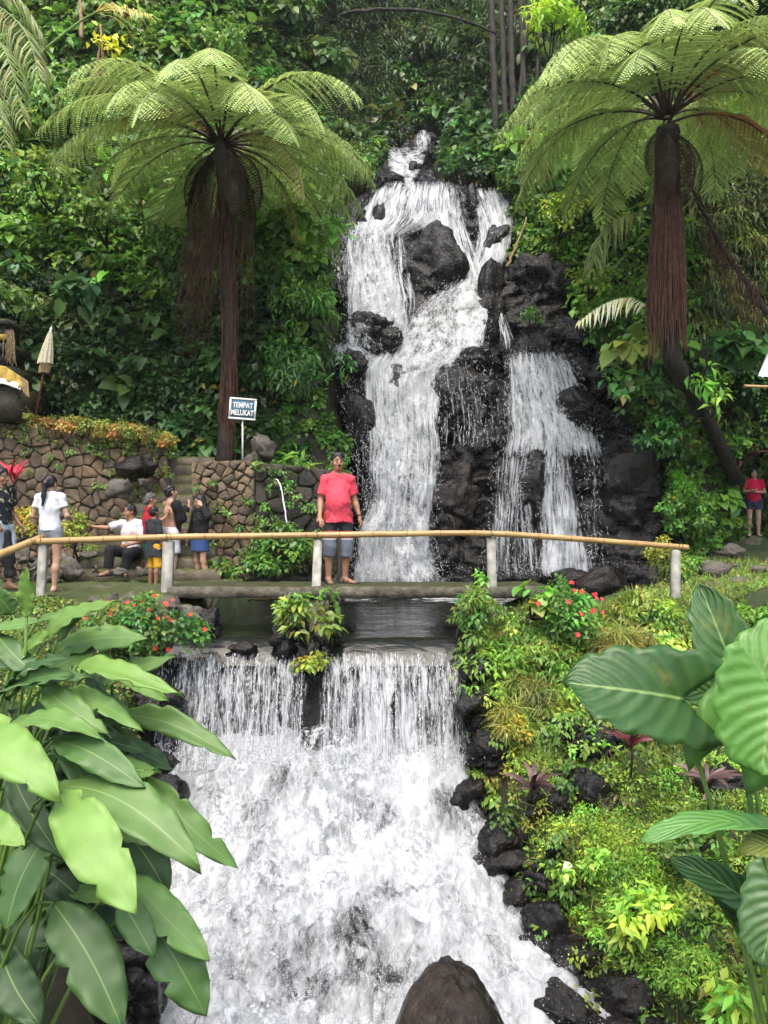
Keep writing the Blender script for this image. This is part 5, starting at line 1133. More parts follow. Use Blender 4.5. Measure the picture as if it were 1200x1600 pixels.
mm = MB(); mm.box((P(478, 0, 9.6)[0], 9.9, -1.2), (P(512, 0, 9.6)[0], 10.7, -.155), .02); mm.build('pier', M['concrete'], fb).location = tuple(-L0)
def m_bamboo():
    m, n, l, b = mat_new('bamboo'); co = objco(n); mp = n.new('ShaderNodeMapping'); mp.inputs['Scale'].default_value = (2, 40, 40); l.new(co, mp.inputs[0])
    f = noise(n, l, 1.5, 4, mp.outputs[0]); f2 = noise(n, l, 2.2, 4, co)
    c = ramp(n, l, f, [(.3, (.30, .17, .06)), (.7, (.52, .34, .14))]); c = mixc(n, l, .5, c, ramp(n, l, f2, [(.3, (.62, .55, .5)), (.7, (1.2, 1.2, 1.15))]), 'MULTIPLY')
    l.new(c, b.inputs['Base Color']); b.inputs['Roughness'].default_value = .38; bump(n, l, b, f, .15, .002); return m
M['bamboo'] = m_bamboo(); M['node'] = m_plain('bamboo node', (.20, .11, .045), .6, .3, 30, 0); M['wire'] = m_plain('rusty wire', (.06, .035, .02), .6, .3, 30, 0)
hr = empty('handrail', (0, 9.9, 0), 'bamboo handrail on pale posts along the footbridge', 'railing'); HL = np.array(hr.location)
def bamboo(pts, r0, r1, parent, org, nodes=.42, name='bamboo_pole'):
    pts = np.array(pts, float); s = np.r_[0, np.cumsum(np.linalg.norm(np.diff(pts, axis=0), axis=1))]; n = int(s[-1] / .03); t = np.linspace(0, s[-1], n)
    p = np.stack([np.interp(t, s, pts[:, i]) for i in range(3)], -1); ker = np.ones(21) / 21
    if n > 60: p = np.stack([np.convolve(np.pad(p[:, i], 10, 'reflect', reflect_type='odd'), ker, 'valid') for i in range(3)], -1)
    ph = (t % nodes) / nodes; rr = np.interp(t, [0, s[-1]], [r0, r1]) * (1 + .06 * np.exp(-np.minimum(ph, 1 - ph) ** 2 / .0009) - .03 * np.sin(np.pi * ph))
    o = MB().tube(p - org, rr, 12).build(name, M['bamboo'], parent, smooth=True)
    for k in np.arange(nodes, s[-1] - .05, nodes):
        i = int(np.searchsorted(t, k)); i = min(max(i, 1), n - 2); d = nrm(p[i + 1] - p[i - 1]); c = p[i] - org
        MB().tube([c - d * .006, c, c + d * .006], [rr[i] * 1.02, rr[i] * 1.05, rr[i] * 1.02], 12, cap=False).build('node', M['node'], o, smooth=True)
    return o
YR = 9.88
bamboo([P(58, 846, YR), P(265, 839, YR), P(500, 836, YR), P(700, 833, YR), P(780, 833.5, YR), P(900, 842, YR + .1), P(1075, 855.5, YR + .2)], .042, .036, hr, HL)
bamboo([P(-60, 898, 9.0), P(0, 866, 9.5), P(67, 839, 9.98)], .052, .044, hr, HL, .5)
for (px, top, bot, w, sq, y, lean, mt, lb) in [(68,848,928,11,True,9.92,-4,'post','pale weathered wooden post'),(264,845,922,15,True,9.93,-3,'post','grey square concrete post'),(497,843,921,14,False,9.93,-3,'post','white round pipe post'),(767,840,918,13,True,9.95,2,'post','stained square post'),(1055,859,930,12,True,10.08,0,'post','white square end post')]:
    a, b = P(px, top, y), P(px + lean, bot + 3, y); r = w / 2 * y / F; m = MB()
    if sq:
        Vb = np.array([[c[0] + sx * r, c[1] + sy * r, c[2]] for c in (b, a + [0, 0, -.015]) for sx, sy in ((-1, -1), (1, -1), (1, 1), (-1, 1))] + [[a[0] + sx * r * .85, a[1] + sy * r * .85, a[2]] for sx, sy in ((-1, -1), (1, -1), (1, 1), (-1, 1))])
        m.add(Vb - HL, f4=[(0, 1, 5, 4), (1, 2, 6, 5), (2, 3, 7, 6), (3, 0, 4, 7), (4, 5, 9, 8), (5, 6, 10, 9), (6, 7, 11, 10), (7, 4, 8, 11), (8, 9, 10, 11)])
    else:
        m.tube([b - HL, b - HL + [0, 0, .05], b - HL + [0, 0, .055], a - HL], [r * 1.12, r * 1.12, r, r * .97], 16)
    o = m.build('post', M[mt], hr, smooth=not sq); o['label'] = lb
    m = MB(); th = np.linspace(0, 2 * np.pi, 14); zc = P(px, top - 6, y)[2]
    m.tube(np.stack([a[0] - .01 + .012 * np.cos(th * 2), YR - .0 + .055 * np.cos(th), zc + .055 * np.sin(th)], -1) - HL, .004, 5, cap=False).build('wire_tie', M['wire'], hr)

# ------------------------------------------------------------------ sign
M['sign_blue'] = m_plain('slate blue sign paint', (.045, .115, .17), .45, .15, 6, 0); M['sign_white'] = m_plain('white sign paint', (.72, .72, .66), .5, .08, 10, 0)
sb = P(379, 714, 13.75); sg = empty('sign', sb, 'blue sign reading TEMPAT MELUKAT on a white pole', 'sign')
ph = (714 - 656) * 13.75 / F; bw, bh = 41 * 13.75 / F, 33 * 13.75 / F
MB().tube([(0, 0, -.1), (0, 0, ph + .04)], [.014, .014], 8).build('post', M['sign_white'], sg, smooth=True)
bd = MB(); bd.box((-bw / 2, -.012, 0), (bw / 2, .012, bh)); bo = bd.build('board', M['sign_blue'], sg); bo.location = (-.005, -.03, ph); bo.rotation_euler = (0, R(4), R(4))
m = MB(); e = .028
for lo, hi in (((-bw / 2 - .004, -.020, -.004), (bw / 2 + .004, .016, e)), ((-bw / 2 - .004, -.020, bh - e), (bw / 2 + .004, .016, bh + .004)), ((-bw / 2 - .004, -.0185, e), (-bw / 2 + e, .0145, bh - e)), ((bw / 2 - e, -.0185, e), (bw / 2 + .004, .0145, bh - e))): m.box(lo, hi)
m.build('frame', M['sign_white'], bo)
def lettering(txt, size, loc, parent, mat, sx=1.0, rot=(R(90), 0, 0), name='lettering', bold=.012, depth=.002):
    cu = bpy.data.curves.new(name, 'FONT'); cu.body = txt; cu.size = size; cu.align_x = 'CENTER'; cu.extrude = depth; cu.offset = bold * size
    t = bpy.data.objects.new(name, cu); COL.objects.link(t); bpy.context.view_layer.update()
    me = bpy.data.meshes.new_from_object(t.evaluated_get(bpy.context.evaluated_depsgraph_get())); bpy.data.objects.remove(t)
    me.materials.clear(); me.materials.append(mat); o = put(name, me, parent, loc, rot, (sx, 1, 1)); return o
lettering('TEMPAT', .125, (0, -.016, bh * .555), bo, M['sign_white'], .76, bold=.02); lettering('MELUKAT', .135, (-.002, -.016, bh * .20), bo, M['sign_white'], .66, bold=.02)

# ------------------------------------------------------------------ ceremonial parasol and shrine
M['cream'] = m_plain('aged cream cloth', (.50, .45, .30), .8, .2, 25, .3); M['redwood'] = m_plain('red painted pole', (.16, .035, .02), .5, .3, 20, 0)
M['gold'] = m_plain('yellow shrine cloth', (.42, .28, .05), .8, .35, 12, .4, .01); M['white'] = m_plain('white cloth trim', (.72, .72, .70), .7, .06, 20, .1); M['straw'] = m_plain('old straw', (.26, .18, .09), .85, .4, 20, .4)
Yp = 13.9; b = P(56, 650, Yp); t = P(80, 512, Yp) - b; pa = empty('ceremonial_parasol', b, 'folded cream ceremonial parasol on a red pole behind the hedge', 'parasol')
MB().tube([(0, 0, 0), t * .5, t * .97], [.018, .016, .012], 8).build('pole', M['redwood'], pa, smooth=True)
def folded(z0, z1, r0, r1, nrib, name, mat, parent, axis, jag=.0):
    n = nrib * 4; nz = 12; th = np.linspace(0, 2 * np.pi, n, endpoint=False); V = []
    for q in np.linspace(0, 1, nz):
        z = z0 + (z1 - z0) * q; r = r0 + (r1 - r0) * q ** .8; c = axis * z
        rr = r * (1 + .16 * np.cos(nrib * th) * min(1, q * 2)); V.append(np.stack([c[0] + rr * np.cos(th), c[1] + rr * np.sin(th) * .8, c[2] + 0 * th - (jag * (.5 + .5 * np.cos(nrib * th)) if q == 1 else 0)], -1))
    V = np.vstack(V); f = [(i * n + j, (i + 1) * n + j, (i + 1) * n + (j + 1) % n, i * n + (j + 1) % n) for i in range(nz - 1) for j in range(n)]
    return MB().add(V, f4=np.array(f)).build(name, mat, parent, smooth=False)
can = folded(.94, .60, .04, .125, 10, 'canopy', M['cream'], pa, t, .02); folded(.605, .50, .10, .085, 16, 'fringe', M['straw'], can, t + np.array([.02, 0, 0]), .03)
MB().tube([t * .93, t * .955, t * .97, t * .985, t * 1.0, t * 1.02], [.02, .03, .015, .026, .012, .003], 10).build('finial', M['white'], pa, smooth=True)
sh = empty('shrine', P(8, 655, 13.95), 'small stone shrine draped with yellow cloth at the left edge', 'shrine'); S0 = np.array(sh.location)
def sbox(nm_, a, b_, y0, y1, mat, jit=.012): 
    A, B = P(a[0], a[1], y0), P(b_[0], b_[1], y0); MB().box((min(A[0], B[0]), y0, min(A[2], B[2])) - S0, (max(A[0], B[0]), y1, max(A[2], B[2])) - S0, jit).build(nm_, M[mat], sh)
sbox('plinth', (-60, 655), (26, 604), 13.9, 14.8, 'wall_wet'); sbox('stone_block', (-60, 600), (22, 572), 13.98, 14.7, 'wall_wet'); sbox('stone_block', (-60, 571), (12, 548), 14.05, 14.7, 'wall_wet')
sbox('stone_slab', (-60, 547), (18, 536), 13.95, 14.75, 'wall_wet'); sbox('stone_block', (-60, 535), (10, 508), 14.08, 14.6, 'wall_wet'); sbox('stone_slab', (-60, 507), (14, 498), 14.0, 14.7, 'wall_wet'); sbox('cloth_band', (-60, 531), (11, 522), 14.03, 14.07, 'gold', .004)
def drape(nm_, top, bot, y, mat, amp=.03, nu=40, nv=8, scal=0):
    us = np.linspace(0, 1, nu); V = []
    for q in np.linspace(0, 1, nv):
        for u in us:
            a = np.array([np.interp(u, [0, .5, 1], [p[0] for p in top]), np.interp(u, [0, .5, 1], [p[1] for p in top])]); b2 = np.array([np.interp(u, [0, .5, 1], [p[0] for p in bot]), np.interp(u, [0, .5, 1], [p[1] for p in bot])])
            w = a + (b2 - a) * q; w[1] += (scal * abs(math.sin(u * 40)) if q == 1 else 0); p = P(w[0], w[1], y - .05 * q); p[1] += amp * math.sin(u * 26 + q * 2) * (.3 + q); V.append(p - S0)
    o = MB().add(np.array(V), f4=grid_faces(nu, nv)).build(nm_, M[mat], sh, smooth=True); md = o.modifiers.new('thickness', 'SOLIDIFY'); md.thickness = .006; return o
drape('cloth', [(-60, 566), (8, 572), (44, 596)], [(-60, 590), (8, 594), (42, 612)], 13.86, 'gold'); drape('cloth_trim', [(-60, 586), (8, 592), (34, 600)], [(-60, 594), (8, 599), (32, 608)], 13.82, 'white', .01, scal=2)
drape('cloth', [(30, 588), (36, 590), (44, 596)], [(36, 612), (40, 618), (46, 622)], 13.84, 'straw', .01)
def fst(i): a = P(rng.uniform(11, 21), rng.uniform(515, 525), 13.95) - S0; return a, P(rng.uniform(10, 24), rng.uniform(555, 567), 13.92) - S0
fibres('straw_bundle', sh, S0, fst, 60, M['straw'], (.006, .012))

# ------------------------------------------------------------------ water spout, sheltering roof, sticks, palms
def jet():
    t = np.linspace(0, 1, 24); px = 430 + 18 * t ** .8; py = 748 + 8 * t + 66 * t ** 2; p = np.array([P(a, b_, 13.35 - .15 * q) for a, b_, q in zip(px, py, t)])
    p += rng.normal(0, .004, p.shape); m = MB(); m.tube(p, .010 + .006 * rng.uniform(0, 1, 24), 6)
    o = m.build('water_jet', M['drop'], smooth=True); tag(o, 'thin jet of water arcing from the spout in the wet wall', 'water', kind='structure')
jet()
M['tin'] = m_plain('white tin roof', (.62, .64, .64), .4, .08, 4, 0)
rb = P(1230, 700, 14.4); rf = empty('shelter', rb, 'corner of a white tin roofed shelter at the right edge', 'shelter')
n = 60; us = np.linspace(0, 1, n); A0, A1 = P(1184, 588, 14.0), P(1420, 600, 13.6); B0, B1 = P(1204, 540, 15.4), P(1440, 545, 15.2)
V = [A0 + (A1 - A0) * u + np.array([0, 0, .012 * math.sin(u * 140)]) - rb for u in us] + [B0 + (B1 - B0) * u + np.array([0, 0, .012 * math.sin(u * 140)]) - rb for u in us]
o = MB().add(np.array(V), f4=[(i, i + 1, n + i + 1, n + i) for i in range(n - 1)]).build('roof_sheet', M['tin'], rf, smooth=True); md = o.modifiers.new('thickness', 'SOLIDIFY'); md.thickness = .004
bamboo([P(1163, 603, 13.9), P(1420, 612, 13.6)], .026, .026, rf, rb, .5); MB().tube([P(1225, 600, 14.2) - rb, P(1225, 860, 14.2) - rb], [.05, .05], 8).build('post', M['bamboo'], rf, smooth=True); MB().tube([P(1400, 600, 14.0) - rb, P(1400, 870, 14.0) - rb], [.05, .05], 8).build('post', M['bamboo'], rf, smooth=True)
def stick(name, label, pts, r, mat='dry', cat='branch', n=7, jit=.01):
    pts = np.array([P(*p) for p in pts]); t = np.linspace(0, 1, len(pts)); tt = np.linspace(0, 1, 16); p = np.stack([np.interp(tt, t, pts[:, i]) for i in range(3)], -1); ker = np.ones(5) / 5
    p = np.stack([np.convolve(np.pad(p[:, i], 2, 'reflect', reflect_type='odd'), ker, 'valid') for i in range(3)], -1) + rng.normal(0, jit, (16, 3))
    o = MB().tube(p - p[0], np.linspace(r[0], r[1], 16), n).build(name, M[mat], smooth=True); o.location = tuple(p[0]); return tag(o, label, cat)
stick('dead_branch', 'brown stick leaning on the rocks right of the fall', [(793, 418, 18.0), (808, 380, 18.2), (824, 338, 18.6)], (.035, .02))
stick('fallen_branch', 'long thin branch arching across the top of the ravine', [(530, 24, 20), (600, 12, 20), (700, 22, 20.5), (775, 52, 21)], (.05, .03), 'bark')
for i, (a, b_, r) in enumerate([(766,775,.10),(782,790,.09),(796,803,.10),(812,822,.08),(830,806,.07),(845,835,.06)]):
    stick('bamboo', ['leftmost dark upright stem at the top right of the ravine', 'second dark stem from the left at the top of the ravine', 'third dark stem from the left at the top of the ravine', 'fourth dark stem from the left at the top of the ravine', 'slanting dark stem crossing behind the upright stems', 'rightmost thin dark stem at the top of the ravine'][i], [(b_, 210, 22.2), ((a + b_) / 2, 90, 22.4), (a, -40, 22.8)], (r, r * .8), 'bark', 'stem')
stick('sapling_trunk', 'bare thin trunk at the top left edge', [(128, 60, 17.0), (127, 20, 17.2), (125, -30, 17.4)], (.045, .04), 'dry', 'trunk')
stick('leaning_limb', 'dark limb slanting down at the far right', [(1200, 490, 15.2), (1165, 440, 15.2), (1120, 375, 15.1), (1075, 285, 14.8)], (.06, .03), 'bark', 'branch')
def hang(label, a, b_, n, L, Y):
    p0 = P(*a, Y); root = empty('hanging_roots', p0, label, 'roots')
    def fn(i): q = rng.uniform(0, 1); s = P(a[0] + (b_[0] - a[0]) * q, a[1] + (b_[1] - a[1]) * q, Y) - p0; return s + rng.normal(0, .04, 3), s + np.array([rng.normal(0, .10), rng.normal(0, .08), -rng.uniform(*L)])
    fibres('root', root, p0, fn, n, M['root'], (.004, .010))
hang('brown roots trailing from the slanting limb at the far right', (1095, 330), (1185, 460), 110, (.3, 1.1), 15.1)
sp = P(158, 152, 16.6); sap = empty('yellow_sapling', sp, 'two bare stems topped by yellow leaves above the left tree fern', 'sapling')
for a in ([(150,152,16.6),(152,100,16.6),(158,62,16.6)], [(162,150,16.6),(161,90,16.6),(157,38,16.6)]): MB().tube(np.array([P(*q) for q in a]) - sp, [.045, .035, .02], 6).build('stem', M['dry'], sap, smooth=True)
k = 60; c = np.array([P(q, w, 16.5) for q, w in ((157, 60), (170, 70), (182, 72))])[rng.integers(0, 3, k)]; pp = c + rng.normal(0, .10, (k, 3)) - sp
leafc = leaves('leaf_cluster', pp, rng.normal(0, 1, (k, 3)) + np.array([0, 0, -.4]), np.tile((0, -.6, .8), (k, 1)) + rng.normal(0, .3, (k, 3)), .17, .10, leafcol((.62, .56, .03), k, None, .12, 0), parent=sap); leafc['kind'] = 'stuff'
def palm_frond(parent, org, pts, ll, n, col, w=.022, droop=.6, r0=.02, s0=.15, name='frond', mat='leaf'):
    pts = np.array(pts, float); t = np.linspace(0, 1, len(pts)); tt = np.linspace(0, 1, 24); p = np.stack([np.interp(tt, t, pts[:, i]) for i in range(3)], -1); ker = np.ones(7) / 7
    p = np.stack([np.convolve(np.pad(p[:, i], 3, 'reflect', reflect_type='odd'), ker, 'valid') for i in range(3)], -1)
    T = nrm(np.gradient(p, axis=0)); s = np.repeat(np.linspace(s0, .99, n), 2); sg = np.tile([-1, 1], n)
    q = np.stack([np.interp(s, tt, p[:, i]) for i in range(3)], -1); Tq = nrm(np.stack([np.interp(s, tt, T[:, i]) for i in range(3)], -1)); Sd = nrm(np.cross(Tq, np.array([0, -.3, 1.])))
    ax = Sd * sg[:, None] * .8 + Tq * .75 + np.array([0, 0, -droop]) + rng.normal(0, .08, (2 * n, 3)); L = ll * np.sin(np.pi * (.15 + .75 * s)) * rng.uniform(.85, 1.1, 2 * n)
    o = leaves(name, q - org, ax, np.tile((0, -.5, .8), (2 * n, 1)) + rng.normal(0, .2, (2 * n, 3)), L, w, leafcol(col, 2 * n, None, .18, 0), 'blade', mat, parent)
    MB().tube(p - org, np.linspace(r0, r0 * .3, 24), 6).build('rachis', M['stalk'], o, smooth=True); return o
b = P(-90, 420, 12.5); pm = empty('palm', b, 'feather palm drooping into the upper left corner', 'palm')
MB().tube([(0, 0, 0), P(-85, 60, 12.5) - b], [.14, .11], 10).build('trunk', M['bark'], pm, smooth=True)
top = P(-85, 60, 12.5)
for e in ([(-30, -10, 12.2), (40, 40, 11.9), (66, 130, 11.6)], [(-40, 40, 12.0), (10, 70, 11.6), (38, 190, 11.4)], [(-50, 70, 12.0), (-10, 110, 11.7), (10, 230, 11.5)], [(-40, -30, 12.6), (30, -10, 12.8), (70, 60, 13)], [(-30, 10, 12.3), (20, 20, 12), (48, 90, 11.8)]):
    palm_frond(pm, b, [top] + [P(*q) for q in e], .75, 40, (.10, .14, .045), .03, .9)
b = P(20, 122, 15.5); ps = empty('palm_stalk', b, 'single arching palm stalk ending in a pale drying frond', 'palm leaf')
palm_frond(ps, b, [P(20, 122, 15.5), P(60, 85, 15.5), P(105, 48, 15.5), P(145, 18, 15.5), P(185, 8, 15.4), P(232, 22, 15.2)], .85, 26, (.30, .28, .10), .035, .35, .03, .62)
b = P(1010, 470, 14.9); dp = empty('palm_leaf', b, 'bleached dry palm leaf hanging left of the right fern trunk', 'palm leaf')
palm_frond(dp, b, [P(1012, 478, 15.0), P(985, 462, 15.0), P(945, 472, 14.9), P(905, 502, 14.8)], .55, 22, (.42, .42, .30), .045, 1.0, .015, .05)
b = P(960, 450, 15.6); dp = empty('palm_leaf', b, 'greyish green palm leaf hanging over the slope right of the fall', 'palm leaf')
palm_frond(dp, b, [P(1010, 330, 16.0), P(970, 335, 15.8), P(935, 370, 15.7), P(925, 420, 15.6)], .8, 30, (.10, .14, .05), .04, 1.2, .015, .05)
cup = MB(); cb = P(883, 1362, 7.35); pr_ = [(0, 0), (.028, 0), (.033, .035), (.038, .085), (.036, .085), (.030, .03), (0, .012)]; th = np.linspace(0, 2 * np.pi, 16, endpoint=False)
V = np.array([[r * math.cos(a), r * math.sin(a), z] for r, z in pr_ for a in th]); f = [(i * 16 + j, i * 16 + (j + 1) % 16, (i + 1) * 16 + (j + 1) % 16, (i + 1) * 16 + j) for i in range(6) for j in range(16)]
o = cup.add(V, f4=np.array(f)).build('paper_cup', M['white'], smooth=True); o.location = tuple(cb); o.rotation_euler = (.3, .25, 0); tag(o, 'white paper cup littered on the right bank beside the rapids', 'cup')
o = stick('bamboo_piece', 'short bamboo piece lying under the footbridge', [(388, 938, 10.9), (430, 936, 10.9)], (.02, .02), 'bamboo', 'bamboo')
# ------------------------------------------------------------------ people: signed distance bodies turned into one continuous surface
def surface_net(fd, org, h):
    s = fd < 0; nx, ny, nz = fd.shape
    c = np.stack([s[a:nx - 1 + a, b:ny - 1 + b, d:nz - 1 + d] for a in (0, 1) for b in (0, 1) for d in (0, 1)], 0).sum(0)
    act = (c > 0) & (c < 8); I, J, K_ = np.nonzero(act); idx = np.full(act.shape, -1); idx[I, J, K_] = np.arange(len(I))
    acc = np.zeros((len(I), 3)); cnt = np.zeros(len(I))
    cor = [(a, b, d) for a in (0, 1) for b in (0, 1) for d in (0, 1)]
    for p in cor:
        for ax in range(3):
            if p[ax] == 0:
                q = list(p); q[ax] = 1
                f0 = fd[I + p[0], J + p[1], K_ + p[2]]; f1 = fd[I + q[0], J + q[1], K_ + q[2]]; m = (f0 < 0) != (f1 < 0)
                t = np.where(m, f0 / np.where(m, f0 - f1, 1), 0); v = np.array(p, float)[None] + np.eye(3)[ax][None] * t[:, None]
                acc += v * m[:, None]; cnt += m
    V = org + (np.stack([I, J, K_], -1) + acc / cnt[:, None]) * h
    Q = []
    for ax in range(3):
        o1, o2 = (ax + 1) % 3, (ax + 2) % 3
        sl0 = [slice(1, -1)] * 3; sl1 = [slice(1, -1)] * 3; sl0[ax] = slice(0, -1); sl1[ax] = slice(1, None)
        a, b = s[tuple(sl0)], s[tuple(sl1)]; d = np.argwhere(a != b)
        if not len(d): continue
        inside = a[tuple(d.T)]; d = d.copy(); d[:, o1] += 1; d[:, o2] += 1
        def cid(x1, x2): e = d.copy(); e[:, o1] -= x1; e[:, o2] -= x2; return idx[tuple(e.T)]
        q = np.stack([cid(1, 1), cid(0, 1), cid(0, 0), cid(1, 0)], -1)
        q = np.where(inside[:, None], q, q[:, ::-1]); Q.append(q)
    Q = np.vstack(Q); return V, Q[(Q >= 0).all(1)]
class SDF:
    def __init__(s, lo, hi, h):
        s.h = h; s.lo = np.array(lo, float); n = np.ceil((np.array(hi) - s.lo) / h).astype(int) + 1; s.n = n
        s.ax = [s.lo[i] + h * np.arange(n[i]) for i in range(3)]; s.f = np.full(n, 1.0)
    def _sl(s, lo, hi):
        a = np.clip(np.floor((lo - s.lo) / s.h).astype(int), 0, s.n - 1); b = np.clip(np.ceil((hi - s.lo) / s.h).astype(int) + 1, 1, s.n)
        return tuple(slice(int(a[i]), int(max(b[i], a[i] + 1))) for i in range(3))
    def _pts(s, sl): return np.stack(np.meshgrid(*[s.ax[i][sl[i]] for i in range(3)], indexing='ij'), -1)
    def _mix(s, sl, d, k):
        f = s.f[sl]
        if k > 0: hh = np.clip(.5 + .5 * (f - d) / k, 0, 1); s.f[sl] = f * (1 - hh) + d * hh - k * hh * (1 - hh)
        else: s.f[sl] = np.minimum(f, d)
    def cap(s, a, b, ra, rb, k=.02, flat=1.0, front=(0, -1, 0), clip=None):
        a = np.asarray(a, float); b = np.asarray(b, float); m = max(ra, rb) + k + 3 * s.h
        sl = s._sl(np.minimum(a, b) - m, np.maximum(a, b) + m); p = s._pts(sl) - a; ab = b - a
        if flat != 1.0:
            fr = np.asarray(front, float); ln = ab / (np.linalg.norm(ab) + 1e-9); fr = nrm(fr - np.dot(fr, ln) * ln); w = p @ fr; p = p + (w * (flat - 1))[..., None] * fr
        t = np.clip(p @ ab / (ab @ ab + 1e-9), 0, 1); d = np.linalg.norm(p - t[..., None] * ab, axis=-1) - (ra + (rb - ra) * t)
        if flat != 1.0: d = d / (1 + (flat - 1) * .5)
        if clip is not None:
            c, nn = clip; d = np.maximum(d, (s._pts(sl) - np.asarray(c)) @ np.asarray(nn))
        s._mix(sl, d, k); return s
    def ell(s, c, r, k=.02, rot=None):
        c = np.asarray(c, float); r = np.asarray(r, float); m = r.max() + k + 3 * s.h; sl = s._sl(c - m, c + m); p = s._pts(sl) - c
        if rot is not None: p = p @ rot
        q = np.linalg.norm(p / r, axis=-1); g = np.linalg.norm(p / r ** 2, axis=-1) + 1e-6; s._mix(sl, q * (q - 1) / g, k); return s
    def cut(s, c, n_): # keep the side opposite to n_
        p = s._pts((slice(None),) * 3); s.f = np.maximum(s.f, (p - np.asarray(c)) @ np.asarray(n_, float)); return s
    def carve(s, c, r, k=.0):
        c = np.asarray(c, float); r = np.broadcast_to(np.asarray(r, float), (3,)); m = r.max() + 4 * s.h; sl = s._sl(c - m, c + m); p = s._pts(sl) - c
        q = np.linalg.norm(p / r, axis=-1); s.f[sl] = np.maximum(s.f[sl], -(q - 1) * r.min()); return s
    def carvecap(s, a, b, r):
        a = np.asarray(a, float); b = np.asarray(b, float); sl = (slice(None),) * 3; p = s._pts(sl) - a; ab = b - a; t = np.clip(p @ ab / (ab @ ab), 0, 1)
        s.f = np.maximum(s.f, -(np.linalg.norm(p - t[..., None] * ab, axis=-1) - r)); return s
    def wrinkle(s, amp, fq=(14, 14, 9), seed=0):
        m = np.abs(s.f) < .03; q = np.argwhere(m); p = s.lo + q * s.h
        s.f[m] += amp * fbm(p * np.array(fq) + seed, 3); return s
    def obj(s, name, mat, parent, smooth=True):
        s.f[0] = s.f[-1] = 1; s.f[:, 0] = s.f[:, -1] = 1; s.f[:, :, 0] = s.f[:, :, -1] = 1
        V, Q = surface_net(s.f, s.lo, s.h)
        return mesh_np(name, V, [Q], mat, parent, smooth=smooth)

def cloth(name, c, pat=None, rough=.85):
    m, n, l, b = mat_new(name); co = objco(n); f = noise(n, l, 60, 3, co)
    col = ramp(n, l, f, [(.3, tuple(.85 * x for x in c)), (.7, tuple(min(1, 1.1 * x) for x in c))])
    if pat:
        kind, c2, sc, th = pat
        if kind == 'spots':
            v = n.new('ShaderNodeTexVoronoi'); v.inputs['Scale'].default_value = sc; l.new(co, v.inputs['Vector']); k = ramp(n, l, v.outputs['Distance'], [(th, (1, 1, 1)), (th + .06, (0, 0, 0))])
        else: k = ramp(n, l, noise(n, l, sc, 3, co, .6, 1.5), [(th, (0, 0, 0)), (th + .04, (1, 1, 1))])
        col = mixc(n, l, k, col, c2)
    l.new(col, b.inputs['Base Color']); b.inputs['Roughness'].default_value = rough; b.inputs['Specular IOR Level'].default_value = .2; bump(n, l, b, noise(n, l, 22, 4, co), .25, .012); return m
def skin(name, c):
    m, n, l, b = mat_new(name); co = objco(n); f = noise(n, l, 18, 4, co); l.new(ramp(n, l, f, [(.3, tuple(.88 * x for x in c)), (.7, tuple(1.1 * x for x in c))]), b.inputs['Base Color'])
    b.inputs['Roughness'].default_value = .5; b.inputs['Subsurface Weight'].default_value = .08; b.inputs['Subsurface Radius'].default_value = (.02, .008, .004); b.inputs['Subsurface Scale'].default_value = .4; return m
SK1, SK2, SK3, SK4 = skin('skin tan', (.31, .16, .09)), skin('skin light', (.39, .23, .15)), skin('skin brown', (.23, .115, .064)), skin('skin pale', (.41, .25, .17))
HAIR = m_plain('black hair', (.012, .010, .009), .42, .3, 40, .3, .004); HGREY = m_plain('grey black hair', (.08, .075, .07), .5, .7, 30, .3, .004)
EYEW = m_plain('eye white', (.30, .26, .22), .3, .02, 5, 0); EYED = m_plain('dark eye', (.01, .008, .006), .2, .02, 5, 0); LIP = m_plain('lips', (.30, .11, .08), .5, .1, 20, 0); RUB = m_plain('black rubber', (.012, .012, .013), .6, .2, 20, .2)
PHONE = m_plain('black phone', (.012, .012, .014), .2, .1, 5, 0)

def rotz(a): return np.array([[math.cos(a), -math.sin(a), 0], [math.sin(a), math.cos(a), 0], [0, 0, 1.0]])
def rotx(a): return np.array([[1.0, 0, 0], [0, math.cos(a), -math.sin(a)], [0, math.sin(a), math.cos(a)]])
JD = dict(pel=(0, 0, .95), chest=(0, .01, 1.24), neck=(0, .015, 1.44), head=(0, -.005, 1.585), shR=(-.185, .01, 1.385), shL=(.185, .01, 1.385), elR=(-.235, .03, 1.10), elL=(.235, .03, 1.10), wrR=(-.25, -.03, .86), wrL=(.25, -.03, .86),
          hpR=(-.092, 0, .91), hpL=(.092, 0, .91), knR=(-.105, -.015, .49), knL=(.105, -.015, .49), anR=(-.11, .03, .075), anL=(.11, .03, .075), toR=(-.135, -.14, .022), toL=(.135, -.14, .022), hdR=None, hdL=None, pnR=(.6, .3, 0), pnL=(-.6, .3, 0))
